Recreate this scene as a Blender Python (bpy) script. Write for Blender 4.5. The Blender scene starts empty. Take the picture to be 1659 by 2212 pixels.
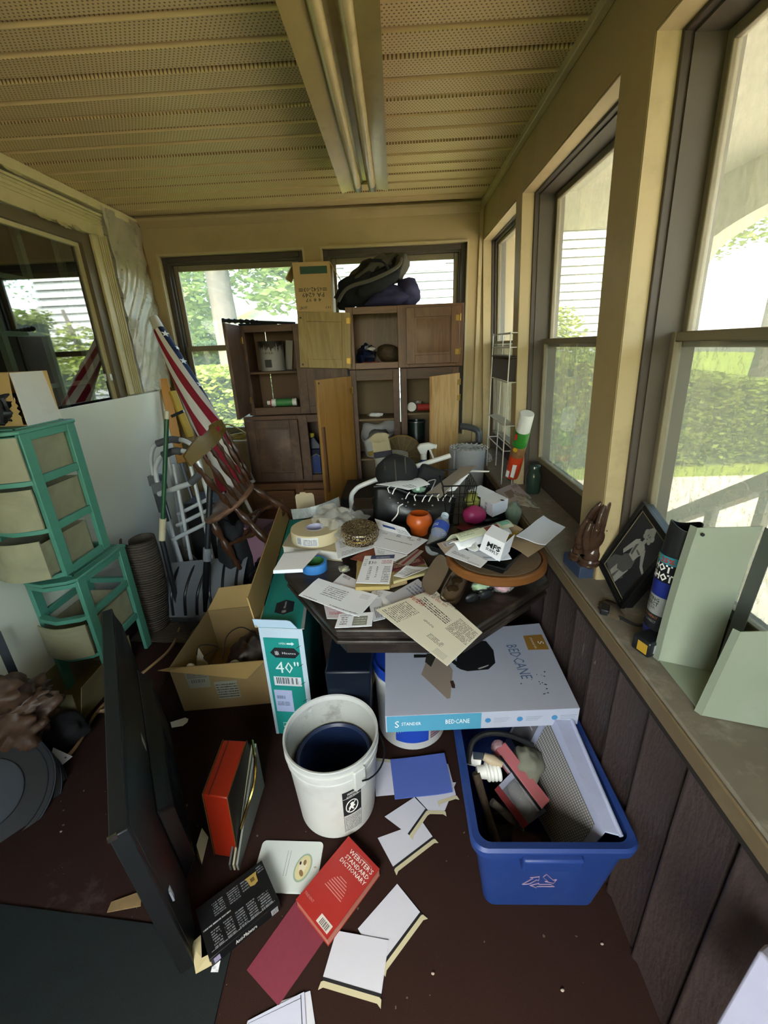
import bpy, bmesh, math, random
from mathutils import Matrix, Vector, noise as mnoise
S = bpy.context.scene
COL = S.collection
random.seed(11)

# ---------------------------------------------------------------- camera
FPX, W, H = 923.0, 1659, 2212
PITCH, ROLL, YAW, EYE = .3677, -.0397, -.0389, 1.55
def _rot():
    cy, sy = math.cos(YAW), math.sin(YAW)
    cp, sp = math.cos(PITCH), math.sin(PITCH)
    cr, sr = math.cos(ROLL), math.sin(ROLL)
    rz = Matrix(((cy, -sy, 0), (sy, cy, 0), (0, 0, 1)))
    b = Matrix(((1, 0, 0), (0, 0, -1), (0, 1, 0)))
    rx = Matrix(((1, 0, 0), (0, cp, -sp), (0, sp, cp)))
    rr = Matrix(((cr, -sr, 0), (sr, cr, 0), (0, 0, 1)))
    return rr @ rx @ b @ rz
RM = _rot()
CAM = Vector((0, 0, EYE))
cd = bpy.data.cameras.new('camera')
cd.sensor_fit = 'VERTICAL'; cd.sensor_height = 24.0; cd.sensor_width = 18.0
cd.lens = FPX / H * 24.0
cd.clip_start = .02; cd.clip_end = 300
cam = bpy.data.objects.new('camera', cd); COL.objects.link(cam)
m3 = Matrix((RM[0], -RM[1], -RM[2])).transposed()
cam.matrix_world = Matrix.Translation(CAM) @ m3.to_4x4()
S.camera = cam

# ---------------------------------------------------------------- sky, sun, exposure
w = bpy.data.worlds.new('sky'); S.world = w; w.use_nodes = True
nt = w.node_tree; nt.nodes.clear()
sk = nt.nodes.new('ShaderNodeTexSky'); sk.sky_type = 'NISHITA'
sk.sun_disc = False; sk.sun_elevation = math.radians(52); sk.sun_rotation = math.radians(195)
sk.air_density = 1.0; sk.dust_density = 3.0; sk.ozone_density = .6
bg = nt.nodes.new('ShaderNodeBackground'); bg.inputs[1].default_value = .8
wo = nt.nodes.new('ShaderNodeOutputWorld')
nt.links.new(sk.outputs[0], bg.inputs[0]); nt.links.new(bg.outputs[0], wo.inputs[0])
sd = bpy.data.lights.new('sun', 'SUN'); sd.energy = 2.7; sd.angle = math.radians(.6); sd.color = (1, .95, .86)
sun = bpy.data.objects.new('sun', sd); COL.objects.link(sun)
sun.rotation_euler = Vector((-.28, .62, -.9)).to_track_quat('-Z', 'Y').to_euler()
S.view_settings.view_transform = 'Standard'; S.view_settings.look = 'None'
S.view_settings.gamma = 1.0; S.view_settings.use_curve_mapping = False
S.view_settings.exposure = 2.4
cy_ = S.cycles
cy_.max_bounces = 14; cy_.diffuse_bounces = 7; cy_.glossy_bounces = 5; cy_.transmission_bounces = 8
cy_.transparent_max_bounces = 24; cy_.caustics_reflective = False; cy_.caustics_refractive = False
cy_.sample_clamp_indirect = 6.0; cy_.use_denoising = True

# ---------------------------------------------------------------- placing: a direction through the lens met with a real plane
def ray(px, py):
    return RM.transposed() @ Vector(((px - W / 2) / FPX, (py - H / 2) / FPX, 1.0))
def at(px, py, X=None, Y=None, Z=None):
    d = ray(px, py)
    if X is not None: k = X / d.x
    elif Y is not None: k = Y / d.y
    else: k = (Z - EYE) / d.z
    return CAM + d * k

# ---------------------------------------------------------------- materials
def lin(h):
    if not isinstance(h, str): return (*h[:3], 1)
    h = h.lstrip('#')
    v = [int(h[i:i + 2], 16) / 255 for i in (0, 2, 4)]
    return (*[x / 12.92 if x <= .04045 else ((x + .055) / 1.055) ** 2.4 for x in v], 1)
class NT:
    """short-hand for building a node tree"""
    def __init__(s, name):
        s.m = bpy.data.materials.new(name); s.m.use_nodes = True
        s.t = s.m.node_tree; s.b = s.t.nodes['Principled BSDF']; s.out = s.t.nodes['Material Output']
    def n(s, kind, **kw):
        x = s.t.nodes.new('ShaderNode' + kind)
        for k, v in kw.items(): setattr(x, k, v)
        return x
    def l(s, a, b): s.t.links.new(a, b)
    def set(s, sock, v):
        if hasattr(v, 'links') or hasattr(v, 'is_linked'): s.l(v, sock)
        else: sock.default_value = v
    def ma(s, op, a, b=0.0, c=0.0):
        x = s.n('Math', operation=op)
        for i, v in enumerate((a, b, c)): s.set(x.inputs[i], v)
        return x.outputs[0]
    def mix(s, f, a, b, mode='MIX'):
        x = s.n('Mix', data_type='RGBA', blend_type=mode)
        s.set(x.inputs[0], f); s.set(x.inputs[6], a); s.set(x.inputs[7], b)
        return x.outputs[2]
    def coord(s, kind='Object', scale=(1, 1, 1), rot=(0, 0, 0)):
        c = s.n('TexCoord'); mp = s.n('Mapping'); s.l(c.outputs[kind], mp.inputs[0])
        mp.inputs['Scale'].default_value = scale; mp.inputs['Rotation'].default_value = rot
        return mp.outputs[0]
    def noise(s, vec, scale, detail=3.0, rough=.55, dist=0.0):
        x = s.n('TexNoise'); s.l(vec, x.inputs['Vector'])
        x.inputs['Scale'].default_value = scale; x.inputs['Detail'].default_value = detail
        x.inputs['Roughness'].default_value = rough; x.inputs['Distortion'].default_value = dist
        return x.outputs['Fac']
    def ramp(s, f, stops):
        x = s.n('ValToRGB'); s.l(f, x.inputs[0]); e = x.color_ramp.elements
        while len(e) < len(stops): e.new(.5)
        for k, (p, c) in zip(e, stops): k.position = p; k.color = lin(c)
        return x.outputs[0]
    def bump(s, h, strength=.3, dist=.01):
        x = s.n('Bump'); s.l(h, x.inputs['Height']); x.inputs['Strength'].default_value = strength
        x.inputs['Distance'].default_value = dist; s.l(x.outputs[0], s.b.inputs['Normal'])
    def col(s, v): s.set(s.b.inputs['Base Color'], v)
    def props(s, rough=.6, metal=0.0, spec=.5):
        s.b.inputs['Roughness'].default_value = rough; s.b.inputs['Metallic'].default_value = metal
        s.b.inputs['Specular IOR Level'].default_value = spec
_M = {}
def mat(name, c, rough=.6, metal=0.0, var=.12, scale=6.0, bump=0.0, bscale=60.0, spec=.4, dirt=None, dscale=9.0, damt=.5):
    """plain painted, plastic or metal surface with slight unevenness; dirt = colour of blotches"""
    if name in _M: return _M[name]
    t = NT(name); v = t.coord()
    c = lin(c); f = t.noise(v, scale, 4)
    lo = tuple(x * (1 - var) for x in c[:3]) + (1,); hi = tuple(min(1, x * (1 + var)) for x in c[:3]) + (1,)
    k = t.mix(f, lo, hi)
    if dirt:
        d = t.noise(v, dscale, 6, .7)
        d = t.ma('MULTIPLY', t.ma('SMOOTH_MIN', t.ma('MAXIMUM', t.ma('SUBTRACT', d, .52), 0.0), .25, .05), damt * 4)
        k = t.mix(d, k, lin(dirt))
    t.col(k); t.props(rough, metal, spec)
    if bump: t.bump(t.noise(v, bscale, 3), bump, .004)
    _M[name] = t.m; return t.m
def wood(name, c1, c2, axis='Z', scale=9.0, rough=.45, rings=6.0, wear=None):
    if name in _M: return _M[name]
    t = NT(name)
    sc = {'X': (.12, 1, 1), 'Y': (1, .12, 1), 'Z': (1, 1, .12)}[axis]
    v = t.coord(scale=sc); a = t.noise(v, scale, 4, .6, 1.2)
    g = t.noise(v, scale * 14, 2, .5)
    s_ = t.ma('SINE', t.ma('MULTIPLY', a, rings * 6.28))
    f = t.ma('ADD', t.ma('MULTIPLY', s_, .26), t.ma('ADD', t.ma('MULTIPLY', g, .5), .25))
    k = t.mix(f, lin(c1), lin(c2))
    if wear:
        d = t.noise(t.coord(), 7, 5, .7); d = t.ma('MULTIPLY', t.ma('MAXIMUM', t.ma('SUBTRACT', d, .5), 0.0), 4.0)
        k = t.mix(d, k, lin(wear))
    t.col(k); t.props(rough, 0, .4); t.bump(f, .12, .003)
    _M[name] = t.m; return t.m
def glass(name, tint='#ffffff', rough=.02, haze=0.0, hcol='#b9bca8', streak=0.0, gloss=1.0):
    """thin pane: see-through, mirror-like at a slant, with an optional scattering film"""
    if name in _M: return _M[name]
    t = NT(name); t.t.nodes.remove(t.b)
    tr = t.n('BsdfTransparent'); tr.inputs[0].default_value = lin(tint)
    gl = t.n('BsdfGlossy'); gl.inputs['Roughness'].default_value = rough
    fr = t.n('Fresnel'); fr.inputs[0].default_value = 1.52
    mx = t.n('MixShader'); ge = t.n('NewGeometry'); front = t.ma('SUBTRACT', 1.0, ge.outputs['Backfacing'])   # reflect once, at the face the light meets first
    t.l(t.ma('MULTIPLY', t.ma('MINIMUM', t.ma('MULTIPLY', fr.outputs[0], 1.7 * gloss), 1.0), front), mx.inputs[0])
    t.l(tr.outputs[0], mx.inputs[1]); t.l(gl.outputs[0], mx.inputs[2]); o = mx.outputs[0]
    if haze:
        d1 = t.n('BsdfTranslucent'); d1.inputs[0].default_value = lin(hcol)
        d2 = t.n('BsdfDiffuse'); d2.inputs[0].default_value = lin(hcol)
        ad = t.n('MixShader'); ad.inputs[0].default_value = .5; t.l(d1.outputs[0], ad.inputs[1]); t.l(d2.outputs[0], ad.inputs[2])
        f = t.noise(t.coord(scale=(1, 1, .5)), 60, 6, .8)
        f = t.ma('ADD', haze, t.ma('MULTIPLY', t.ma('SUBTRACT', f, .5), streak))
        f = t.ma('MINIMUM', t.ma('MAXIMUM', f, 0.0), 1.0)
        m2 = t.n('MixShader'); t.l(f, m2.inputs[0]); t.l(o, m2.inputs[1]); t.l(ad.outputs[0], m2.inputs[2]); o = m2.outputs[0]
    t.l(o, t.out.inputs[0]); _M[name] = t.m; return t.m
def film(name, c='#dfe3e0', alpha=.25, rough=.12, fine=True):
    """clear or milky plastic film"""
    if name in _M: return _M[name]
    t = NT(name); tr = t.n('BsdfTransparent'); mx = t.n('MixShader')
    t.col(lin(c)); t.props(rough, 0, .6)
    f = t.noise(t.coord(), 35 if fine else 4, 4, .6, 1.0)
    t.l(t.ma('ADD', alpha, t.ma('MULTIPLY', t.ma('SUBTRACT', f, .5), alpha)), mx.inputs[0])
    if fine: t.bump(t.noise(t.coord(), 22, 3, .6, 2.0), .5, .01)
    t.l(tr.outputs[0], mx.inputs[1]); t.l(t.b.outputs[0], mx.inputs[2]); t.l(mx.outputs[0], t.out.inputs[0])
    _M[name] = t.m; return t.m
def printed(name, base, blocks=(), rough=.7, var=.05):
    """flat print laid out on the sheet's own UVs. block: (u0,v0,u1,v1,kind,colour,n) kinds: text, fill, bars, lines"""
    if name in _M: return _M[name]
    t = NT(name); uv = t.n('UVMap'); sp = t.n('SeparateXYZ'); t.l(uv.outputs[0], sp.inputs[0]); u, v = sp.outputs[0], sp.outputs[1]
    nz = t.noise(t.coord(), 12, 4)
    b = lin(base)
    k = t.mix(nz, tuple(x * (1 - var) for x in b[:3]) + (1,), b)
    for (u0, v0, u1, v1, kind, c, n) in blocks:
        m = t.ma('MULTIPLY', t.ma('MULTIPLY', t.ma('GREATER_THAN', u, u0), t.ma('LESS_THAN', u, u1)),
                 t.ma('MULTIPLY', t.ma('GREATER_THAN', v, v0), t.ma('LESS_THAN', v, v1)))
        if kind in ('text', 'lines'):
            y = t.ma('MULTIPLY', t.ma('SUBTRACT', v, v0), n / (v1 - v0))
            m = t.ma('MULTIPLY', m, t.ma('LESS_THAN', t.ma('FRACT', y), .45 if kind == 'text' else .2))
            if kind == 'text':
                cb = t.n('CombineXYZ'); t.l(t.ma('MULTIPLY', u, 90.0), cb.inputs[0]); t.l(t.ma('MULTIPLY', t.ma('FLOOR', y), 7.31), cb.inputs[1])
                m = t.ma('MULTIPLY', m, t.ma('GREATER_THAN', t.noise(cb.outputs[0], .8, 1), .44))
        elif kind == 'bars':
            cb = t.n('CombineXYZ'); t.l(t.ma('MULTIPLY', t.ma('SUBTRACT', u, u0), n / (u1 - u0)), cb.inputs[0])
            m = t.ma('MULTIPLY', m, t.ma('GREATER_THAN', t.noise(cb.outputs[0], 1.0, 0), .5))
        k = t.mix(m, k, lin(c))
    t.col(k); t.props(rough, 0, .3); _M[name] = t.m; return t.m

# ---------------------------------------------------------------- mesh building
class MB:
    def __init__(s, F=None):
        s.V = []; s.Fc = []; s.mi = []; s.uv = []; s.F = F or Matrix.Identity(4); s.m = 0
    def p(s, x, y=None, z=None):
        q = Vector(x) if y is None else Vector((x, y, z))
        s.V.append(s.F @ q); return len(s.V) - 1
    def f(s, ids, uv=None, m=None):
        s.Fc.append(tuple(ids)); s.mi.append(s.m if m is None else m); s.uv.append(uv or [(0, 0)] * len(ids))
    def hexa(s, b, t, uvtop=True, m=None):
        """b, t: four bottom and four top corners, counter-clockwise from above"""
        i = [s.p(q) for q in b] + [s.p(q) for q in t]
        q = [(0, 0), (1, 0), (1, 1), (0, 1)]
        s.f((i[3], i[2], i[1], i[0]), None, m); s.f((i[4], i[5], i[6], i[7]), q if uvtop else None, m)
        for k in range(4):
            n = (k + 1) % 4; s.f((i[k], i[n], i[4 + n], i[4 + k]), None, m)
        return s
    def box(s, x0, y0, z0, x1, y1, z1, m=None):
        b = [(x0, y0, z0), (x1, y0, z0), (x1, y1, z0), (x0, y1, z0)]
        return s.hexa(b, [(x, y, z1) for x, y, _ in b], m=m)
    def prism(s, poly, z0, z1, m=None, hole=None):
        """poly in local x,y counter-clockwise, raised from z0 to z1"""
        a = [s.p(x, y, z0) for x, y in poly]; b = [s.p(x, y, z1) for x, y in poly]; n = len(poly)
        xs = [q[0] for q in poly]; ys = [q[1] for q in poly]; dx = max(xs) - min(xs) or 1; dy = max(ys) - min(ys) or 1
        uv = [((x - min(xs)) / dx, (y - min(ys)) / dy) for x, y in poly]
        s.f(a[::-1], None, m); s.f(b, uv, m)
        for k in range(n): s.f((a[k], a[(k + 1) % n], b[(k + 1) % n], b[k]), None, m)
        return s
    def lathe(s, prof, n=24, m=None, c=(0, 0), uvside=False, a0=0.0, a1=None):
        """prof: list of (r, z) bottom to top for an outside wall"""
        full = a1 is None; a1 = a0 + 2 * math.pi if full else a1; cnt = n if full else n + 1
        rows = []
        for r, z in prof:
            if r < 1e-6 and full: rows.append([s.p(c[0], c[1], z)]); continue
            rows.append([s.p(c[0] + r * math.cos(a0 + (a1 - a0) * k / n), c[1] + r * math.sin(a0 + (a1 - a0) * k / n), z) for k in range(cnt)])
        L = len(rows)
        for j in range(L - 1):
            A, B = rows[j], rows[j + 1]
            for k in range(n):
                k2 = (k + 1) % cnt
                uv = [(k / n, j / (L - 1)), ((k + 1) / n, j / (L - 1)), ((k + 1) / n, (j + 1) / (L - 1)), (k / n, (j + 1) / (L - 1))]
                if len(A) == 1 and len(B) == 1: continue
                if len(A) == 1: s.f((A[0], B[k2], B[k]), None, m)
                elif len(B) == 1: s.f((A[k], A[k2], B[0]), None, m)
                else: s.f((A[k], A[k2], B[k2], B[k]), uv, m)
        return s
    def tube(s, pts, r, n=8, m=None, caps=True):
        pts = [Vector(q) for q in pts]; N = len(pts); rs = r if isinstance(r, (list, tuple)) else [r] * N
        prev = None; rows = []
        for i, q in enumerate(pts):
            d = (pts[min(i + 1, N - 1)] - pts[max(i - 1, 0)]).normalized()
            if prev is None:
                u = d.orthogonal().normalized()
            else:
                u = (prev - d * prev.dot(d)); u = u.normalized() if u.length > 1e-6 else d.orthogonal().normalized()
            prev = u; v = d.cross(u)
            rows.append([s.p(q + (u * math.cos(2 * math.pi * k / n) + v * math.sin(2 * math.pi * k / n)) * rs[i]) for k in range(n)])
        for i in range(N - 1):
            for k in range(n):
                k2 = (k + 1) % n; s.f((rows[i][k], rows[i][k2], rows[i + 1][k2], rows[i + 1][k]), None, m)
        if caps: s.f(rows[0][::-1], None, m); s.f(rows[-1], None, m)
        return s
    def bar(s, a, b, w, h, m=None, up=(0, 0, 1)):
        """square-section bar from a to b"""
        a, b = Vector(a), Vector(b); d = (b - a).normalized(); u = Vector(up).cross(d)
        u = u.normalized() if u.length > 1e-5 else d.orthogonal().normalized(); v = d.cross(u)
        c = lambda q: [q - u * w / 2 - v * h / 2, q + u * w / 2 - v * h / 2, q + u * w / 2 + v * h / 2, q - u * w / 2 + v * h / 2]
        return s.hexa(c(a), c(b), m=m)
    def patch(s, fn, nu, nv, th=0.0, m=None):
        """sheet fn(u, v) -> point, seen from the side where u x v points; th gives it thickness"""
        g = [[Vector(fn(i / nu, j / nv)) for j in range(nv + 1)] for i in range(nu + 1)]
        top = [[s.p(q) for q in r] for r in g]
        for i in range(nu):
            for j in range(nv):
                s.f((top[i][j], top[i + 1][j], top[i + 1][j + 1], top[i][j + 1]),
                    [(i / nu, j / nv), ((i + 1) / nu, j / nv), ((i + 1) / nu, (j + 1) / nv), (i / nu, (j + 1) / nv)], m)
        if th:
            nn = []
            for i in range(nu + 1):
                r = []
                for j in range(nv + 1):
                    a = g[min(i + 1, nu)][j] - g[max(i - 1, 0)][j]; b = g[i][min(j + 1, nv)] - g[i][max(j - 1, 0)]
                    r.append(s.p(g[i][j] - a.cross(b).normalized() * th))
                nn.append(r)
            for i in range(nu):
                for j in range(nv): s.f((nn[i][j + 1], nn[i + 1][j + 1], nn[i + 1][j], nn[i][j]), None, m)
            ring = [(i, 0) for i in range(nu)] + [(nu, j) for j in range(nv)] + [(i, nv) for i in range(nu, 0, -1)] + [(0, j) for j in range(nv, 0, -1)]
            for k, (i, j) in enumerate(ring):
                i2, j2 = ring[(k + 1) % len(ring)]; s.f((nn[i][j], nn[i2][j2], top[i2][j2], top[i][j]), None, m)
        return s
    def blob(s, c, r, seed=0.0, amp=.25, fr=1.6, nu=16, nv=10, m=None, flat=None):
        """lumpy closed body; flat = lowest z it may reach"""
        r = (r, r, r) if not isinstance(r, (tuple, list)) else r
        rows = []
        for j in range(nv + 1):
            th = math.pi * j / nv; row = []
            for i in range(1 if j in (0, nv) else nu):
                ph = 2 * math.pi * i / nu
                d = Vector((math.sin(th) * math.cos(ph), math.sin(th) * math.sin(ph), -math.cos(th)))
                k = 1 + amp * mnoise.noise(d * fr + Vector((seed, seed * 1.7, 3)))
                q = Vector((c[0] + d.x * r[0] * k, c[1] + d.y * r[1] * k, c[2] + d.z * r[2] * k))
                if flat is not None: q.z = max(q.z, flat)
                row.append(s.p(q))
            rows.append(row)
        for j in range(nv):
            A, B = rows[j], rows[j + 1]
            for i in range(nu):
                i2 = (i + 1) % nu
                if len(A) == 1: s.f((A[0], B[i2], B[i]), None, m)
                elif len(B) == 1: s.f((A[i], A[i2], B[0]), None, m)
                else: s.f((A[i], A[i2], B[i2], B[i]), None, m)
        return s
def link_mesh(name, mb, mats, org=(0, 0, 0), sharp=40):
    me = bpy.data.meshes.new(name); o_ = Vector(org)
    me.from_pydata([v - o_ for v in mb.V], [], mb.Fc)
    for k in (mats if isinstance(mats, (list, tuple)) else [mats]): me.materials.append(k)
    me.polygons.foreach_set('material_index', mb.mi)
    me.polygons.foreach_set('use_smooth', [True] * len(mb.Fc))
    ul = me.uv_layers.new(name='UVMap'); flat = [c for f in mb.uv for q in f for c in q]
    ul.data.foreach_set('uv', flat); me.validate(); me.update()
    me.set_sharp_from_angle(angle=math.radians(sharp))
    o = bpy.data.objects.new(name, me); COL.objects.link(o); return o
def obj(name, mb, mats, parent, sharp=40, bev=0.0, label=None):
    """a part (or sub-part) of a thing; its mesh is written relative to the thing's base"""
    t = parent
    while t.parent: t = t.parent
    o = link_mesh(name, mb, mats, t.location, sharp); o.parent = parent
    if bev: bevel(o, bev)
    if label: o['label'] = label
    return o
def bevel(o, wd, seg=2):
    b = o.modifiers.new('edge', 'BEVEL'); b.width = wd; b.segments = seg; b.limit_method = 'ANGLE'; b.angle_limit = math.radians(50)
def thing(name, label, cat, loc=(0, 0, 0), group=None):
    o = bpy.data.objects.new(name, None); COL.objects.link(o); o.location = loc; o.empty_display_size = .05
    o['label'] = label; o['category'] = cat
    if group: o['group'] = group
    return o
def single(name, label, cat, mb, mats, group=None, sharp=40, bev=0.0, kind=None):
    """a thing that is one mesh"""
    xs = [v.x for v in mb.V]; ys = [v.y for v in mb.V]; zs = [v.z for v in mb.V]
    org = ((min(xs) + max(xs)) / 2, (min(ys) + max(ys)) / 2, min(zs))
    o = link_mesh(name, mb, mats, org, sharp); o.location = org
    o['label'] = label; o['category'] = cat
    if group: o['group'] = group
    if kind: o['kind'] = kind
    if bev: bevel(o, bev)
    return o
LEAN = [0.0]
def struct(name, mb, mats, parent=None, sharp=40, bev=0.0):
    if LEAN[0]:          # the window wall leans out a little towards the sill
        for v in mb.V: v.x += max(0.0, 2.19 - v.z) * LEAN[0]
    if parent: return obj(name, mb, mats, parent, sharp, bev)
    o = link_mesh(name, mb, mats, (0, 0, 0), sharp); o['kind'] = 'structure'
    if bev: bevel(o, bev)
    return o
def holder(name):
    o = bpy.data.objects.new(name, None); COL.objects.link(o); o['kind'] = 'structure'; return o
def fr(loc=(0, 0, 0), rz=0, rx=0, ry=0):
    return Matrix.Translation(Vector(loc)) @ Matrix.Rotation(math.radians(rz), 4, 'Z') @ Matrix.Rotation(math.radians(ry), 4, 'Y') @ Matrix.Rotation(math.radians(rx), 4, 'X')
def plane_fr(o, px, py):
    """frame with origin o, x towards px, y in the plane towards py"""
    o = Vector(o); x = (Vector(px) - o).normalized(); y = Vector(py) - o; z = x.cross(y).normalized(); y = z.cross(x)
    return Matrix(((x.x, y.x, z.x, o.x), (x.y, y.y, z.y, o.y), (x.z, y.z, z.z, o.z), (0, 0, 0, 1)))
def lerp(a, b, t): return a + (b - a) * t
def bil(c, u, v):
    """corners c = bottom-left, bottom-right, top-right, top-left"""
    return (c[0] * (1 - u) + c[1] * u) * (1 - v) + (c[3] * (1 - u) + c[2] * u) * v
def spline(pts, n=8):
    P = [Vector(p) for p in pts]; out = []
    for i in range(len(P) - 1):
        p0 = P[max(i - 1, 0)]; p1 = P[i]; p2 = P[i + 1]; p3 = P[min(i + 2, len(P) - 1)]
        for k in range(n):
            t = k / n
            out.append(.5 * ((2 * p1) + (p2 - p0) * t + (2 * p0 - 5 * p1 + 4 * p2 - p3) * t * t + (3 * p1 - p0 - 3 * p2 + p3) * t ** 3))
    out.append(P[-1]); return out
def lettering(text, F, w, h, m, parent, lift=.0008, shear=0.0, name='lettering', bold=0.0, align=True):
    """flat printed words filling w x h on the plane F (x along the line, y up)"""
    cu = bpy.data.curves.new('words', 'FONT'); cu.body = text; cu.resolution_u = 1; cu.shear = shear; cu.offset = bold
    cu.space_line = .85
    tmp = bpy.data.objects.new('words', cu); COL.objects.link(tmp)
    dg = bpy.context.evaluated_depsgraph_get()
    me = bpy.data.meshes.new_from_object(tmp.evaluated_get(dg))
    bpy.data.objects.remove(tmp); bpy.data.curves.remove(cu)
    xs = [v.co.x for v in me.vertices]; ys = [v.co.y for v in me.vertices]
    x0, x1, y0, y1 = min(xs), max(xs), min(ys), max(ys)
    mb = MB(F)
    for v in me.vertices: mb.p((v.co.x - x0) / (x1 - x0) * w, (v.co.y - y0) / (y1 - y0) * h, lift)
    for p in me.polygons: mb.f(tuple(p.vertices))
    bpy.data.meshes.remove(me)
    return obj(name, mb, m, parent)

# shared materials
BLACK = mat('black_plastic', '#16171a', .45, var=.2)
WHITE = mat('white_plastic', '#d9dad6', .45, var=.05)
INK = mat('black_ink', '#15151a', .7, var=0)
WINK = mat('white_ink', '#e6e6e2', .6, var=0)
CHROME = mat('bright_metal', '#b9bcc2', .25, 1.0, var=.06)
STEEL = mat('dull_metal', '#83868a', .4, 1.0, var=.15)
CARD = mat('brown_cardboard', '#a58754', .85, var=.1, scale=4, bump=.08)
CARDIN = mat('cardboard_inside', '#a98b58', .85, var=.08, scale=3)
PAPER = mat('white_paper', '#e2e3e8', .75, var=.05)
# ================================================================ THE ROOM
XL, XR, YB, YF, ZC = -1.725, .6, 3.33, -1.25, 2.403
TAN = mat('tan_wall_paint', '#a08c64', .55, var=.07, scale=2.5, dirt='#6e5e3c', dscale=3, damt=.35)
CREAM = mat('cream_trim_paint', '#ab9a74', .5, var=.08, scale=3, dirt='#6d6040', dscale=5, damt=.4)
BROWNF = mat('brown_window_frame', '#3f362e', .5, var=.15)
TANS = mat('tan_sash_metal', '#776d57', .45, var=.12)
t = NT('perforated_ceiling_vinyl')
v = t.coord(); sp = t.n('SeparateXYZ'); t.l(v, sp.inputs[0])
ry = t.ma('MULTIPLY', sp.outputs[1], 1 / .0118); row = t.ma('FLOOR', ry)
cx = t.ma('ADD', t.ma('MULTIPLY', sp.outputs[0], 1 / .0135), t.ma('MULTIPLY', t.ma('FRACT', t.ma('MULTIPLY', row, .5)), 1.0))
dx = t.ma('SUBTRACT', t.ma('FRACT', cx), .5); dy = t.ma('SUBTRACT', t.ma('FRACT', ry), .5)
d2 = t.ma('ADD', t.ma('MULTIPLY', dx, dx), t.ma('MULTIPLY', dy, dy))
hole = t.ma('LESS_THAN', d2, .05)
k = t.mix(t.noise(v, 1.6, 4), lin('#b0966a'), lin('#bea77c'))
t.col(t.mix(hole, k, lin('#63502f'))); t.props(.5, 0, .35)
t.bump(t.ma('SUBTRACT', 1.0, hole), .4, .002)
CEILM = t.m
t = NT('maroon_carpet')
v = t.coord(); a = t.noise(v, 620, 2); b = t.noise(v, 3, 4)
k = t.mix(a, lin('#20120f'), lin('#372422')); k = t.mix(t.ma('MULTIPLY', b, .6), k, lin('#2a1d18'))
lint = t.ma('GREATER_THAN', t.noise(v, 55, 2, .4), .76); k = t.mix(t.ma('MULTIPLY', lint, .45), k, lin('#8d8378'))
dust = t.noise(v, 2.2, 6, .7); dust = t.ma('MULTIPLY', t.ma('MAXIMUM', t.ma('SUBTRACT', dust, .62), 0.0), 2.2)
k = t.mix(dust, k, lin('#77706b'))
t.col(k); t.props(.95, 0, .1); t.bump(a, .5, .003); CARPET = t.m
t = NT('brown_embossed_siding')
v = t.coord(scale=(1, 1, .45)); a = t.noise(v, 75, 2, .5)
k = t.mix(t.noise(t.coord(), 4, 4), lin('#352a29'), lin('#463a37'))
sc = t.ma('GREATER_THAN', t.noise(t.coord(scale=(1, 2.5, .3)), 14, 3, .6), .74); k = t.mix(t.ma('MULTIPLY', sc, .5), k, lin('#8b8078'))
t.col(k); t.props(.5, 0, .4); t.bump(a, .55, .005); PANELM = t.m
SILLM = mat('dusty_sill_paint', '#766e60', .75, var=.25, scale=9, dirt='#aaa69a', dscale=14, damt=.55, bump=.1)
CLAPM = mat('white_clapboard_paint', '#b9b39f', .6, var=.1, scale=3, dirt='#7d745c', dscale=5, damt=.5)
CASEM = mat('pale_yellow_casing_paint', '#b3a67c', .5, var=.1, scale=4, dirt='#6f6740', dscale=8, damt=.35)

struct('floor', MB().box(-1.95, -1.4, -.06, .84, 3.5, 0), CARPET)
ceil = struct('ceiling', MB().box(-1.95, -1.4, 2.425, .84, 3.5, 2.50), CEILM)
P_ = .1225; y0 = 1.533 - 23 * P_
for i in range(38):
    y = y0 + i * P_
    if y + P_ > 3.335 or y < YF: continue
    prof = [(y + .012, 2.403), (y + .104, 2.403), (y + .107, 2.4165), (y + P_ + .004, 2.417), (y + P_ + .004, 2.423), (y + .004, 2.423), (y + .004, 2.4165), (y + .009, 2.4165)]
    mb = MB(Matrix(((0, 0, 1, 0), (1, 0, 0, 0), (0, 1, 0, 0), (0, 0, 0, 1)))).prism(prof, XL, XR)
    struct('plank', mb, CEILM, ceil, sharp=25)

# right wall: posts, header, lower core, then the brown vertical planks and the sill
wr = MB()
wr.box(.625, YF, 0, .80, YB, .735); wr.box(XR, YF, 2.19, .80, YB, ZC)
wall_right = struct('wall_right', wr, TAN)
LEAN[0] = .043
wr = MB()
for a, b in ((1.295, 1.452), (2.378, 2.475), (3.312, YB), (.06, .2), (YF, -1.05)): wr.box(XR, a, .735, .80, b, 2.19)
struct('post', wr, TAN, wall_right)
LEAN[0] = 0.0
for i in range(-12, 20):
    y = .519 + i * .148
    a, b = max(y, YF), min(y + .148, YB)
    if b - a < .02: continue
    prof = [(.626, a), (.600, a + .010), (.600, b - .024), (.594, b - .016), (.592, b - .010), (.596, b - .004), (.626, b - .002)]
    struct('plank', MB().prism([(p, q) for p, q in prof][::-1], 0, .735), PANELM, wall_right, sharp=60)
struct('trim_1', MB().box(.582, YF, .738, .86, YB - .002, .785), SILLM, bev=.006)
struct('trim_10', MB().box(.574, YF, .738, .5818, YB - .002, .782), mat('sill_nosing_paint', '#6e5d44', .6, var=.12, dirt='#8d8268', dscale=12, damt=.4), bev=.003)
struct('trim_2', MB().box(.575, YF, .725, .600, YB - .002, .738), mat('dark_gap', '#241d19', .8))
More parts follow.
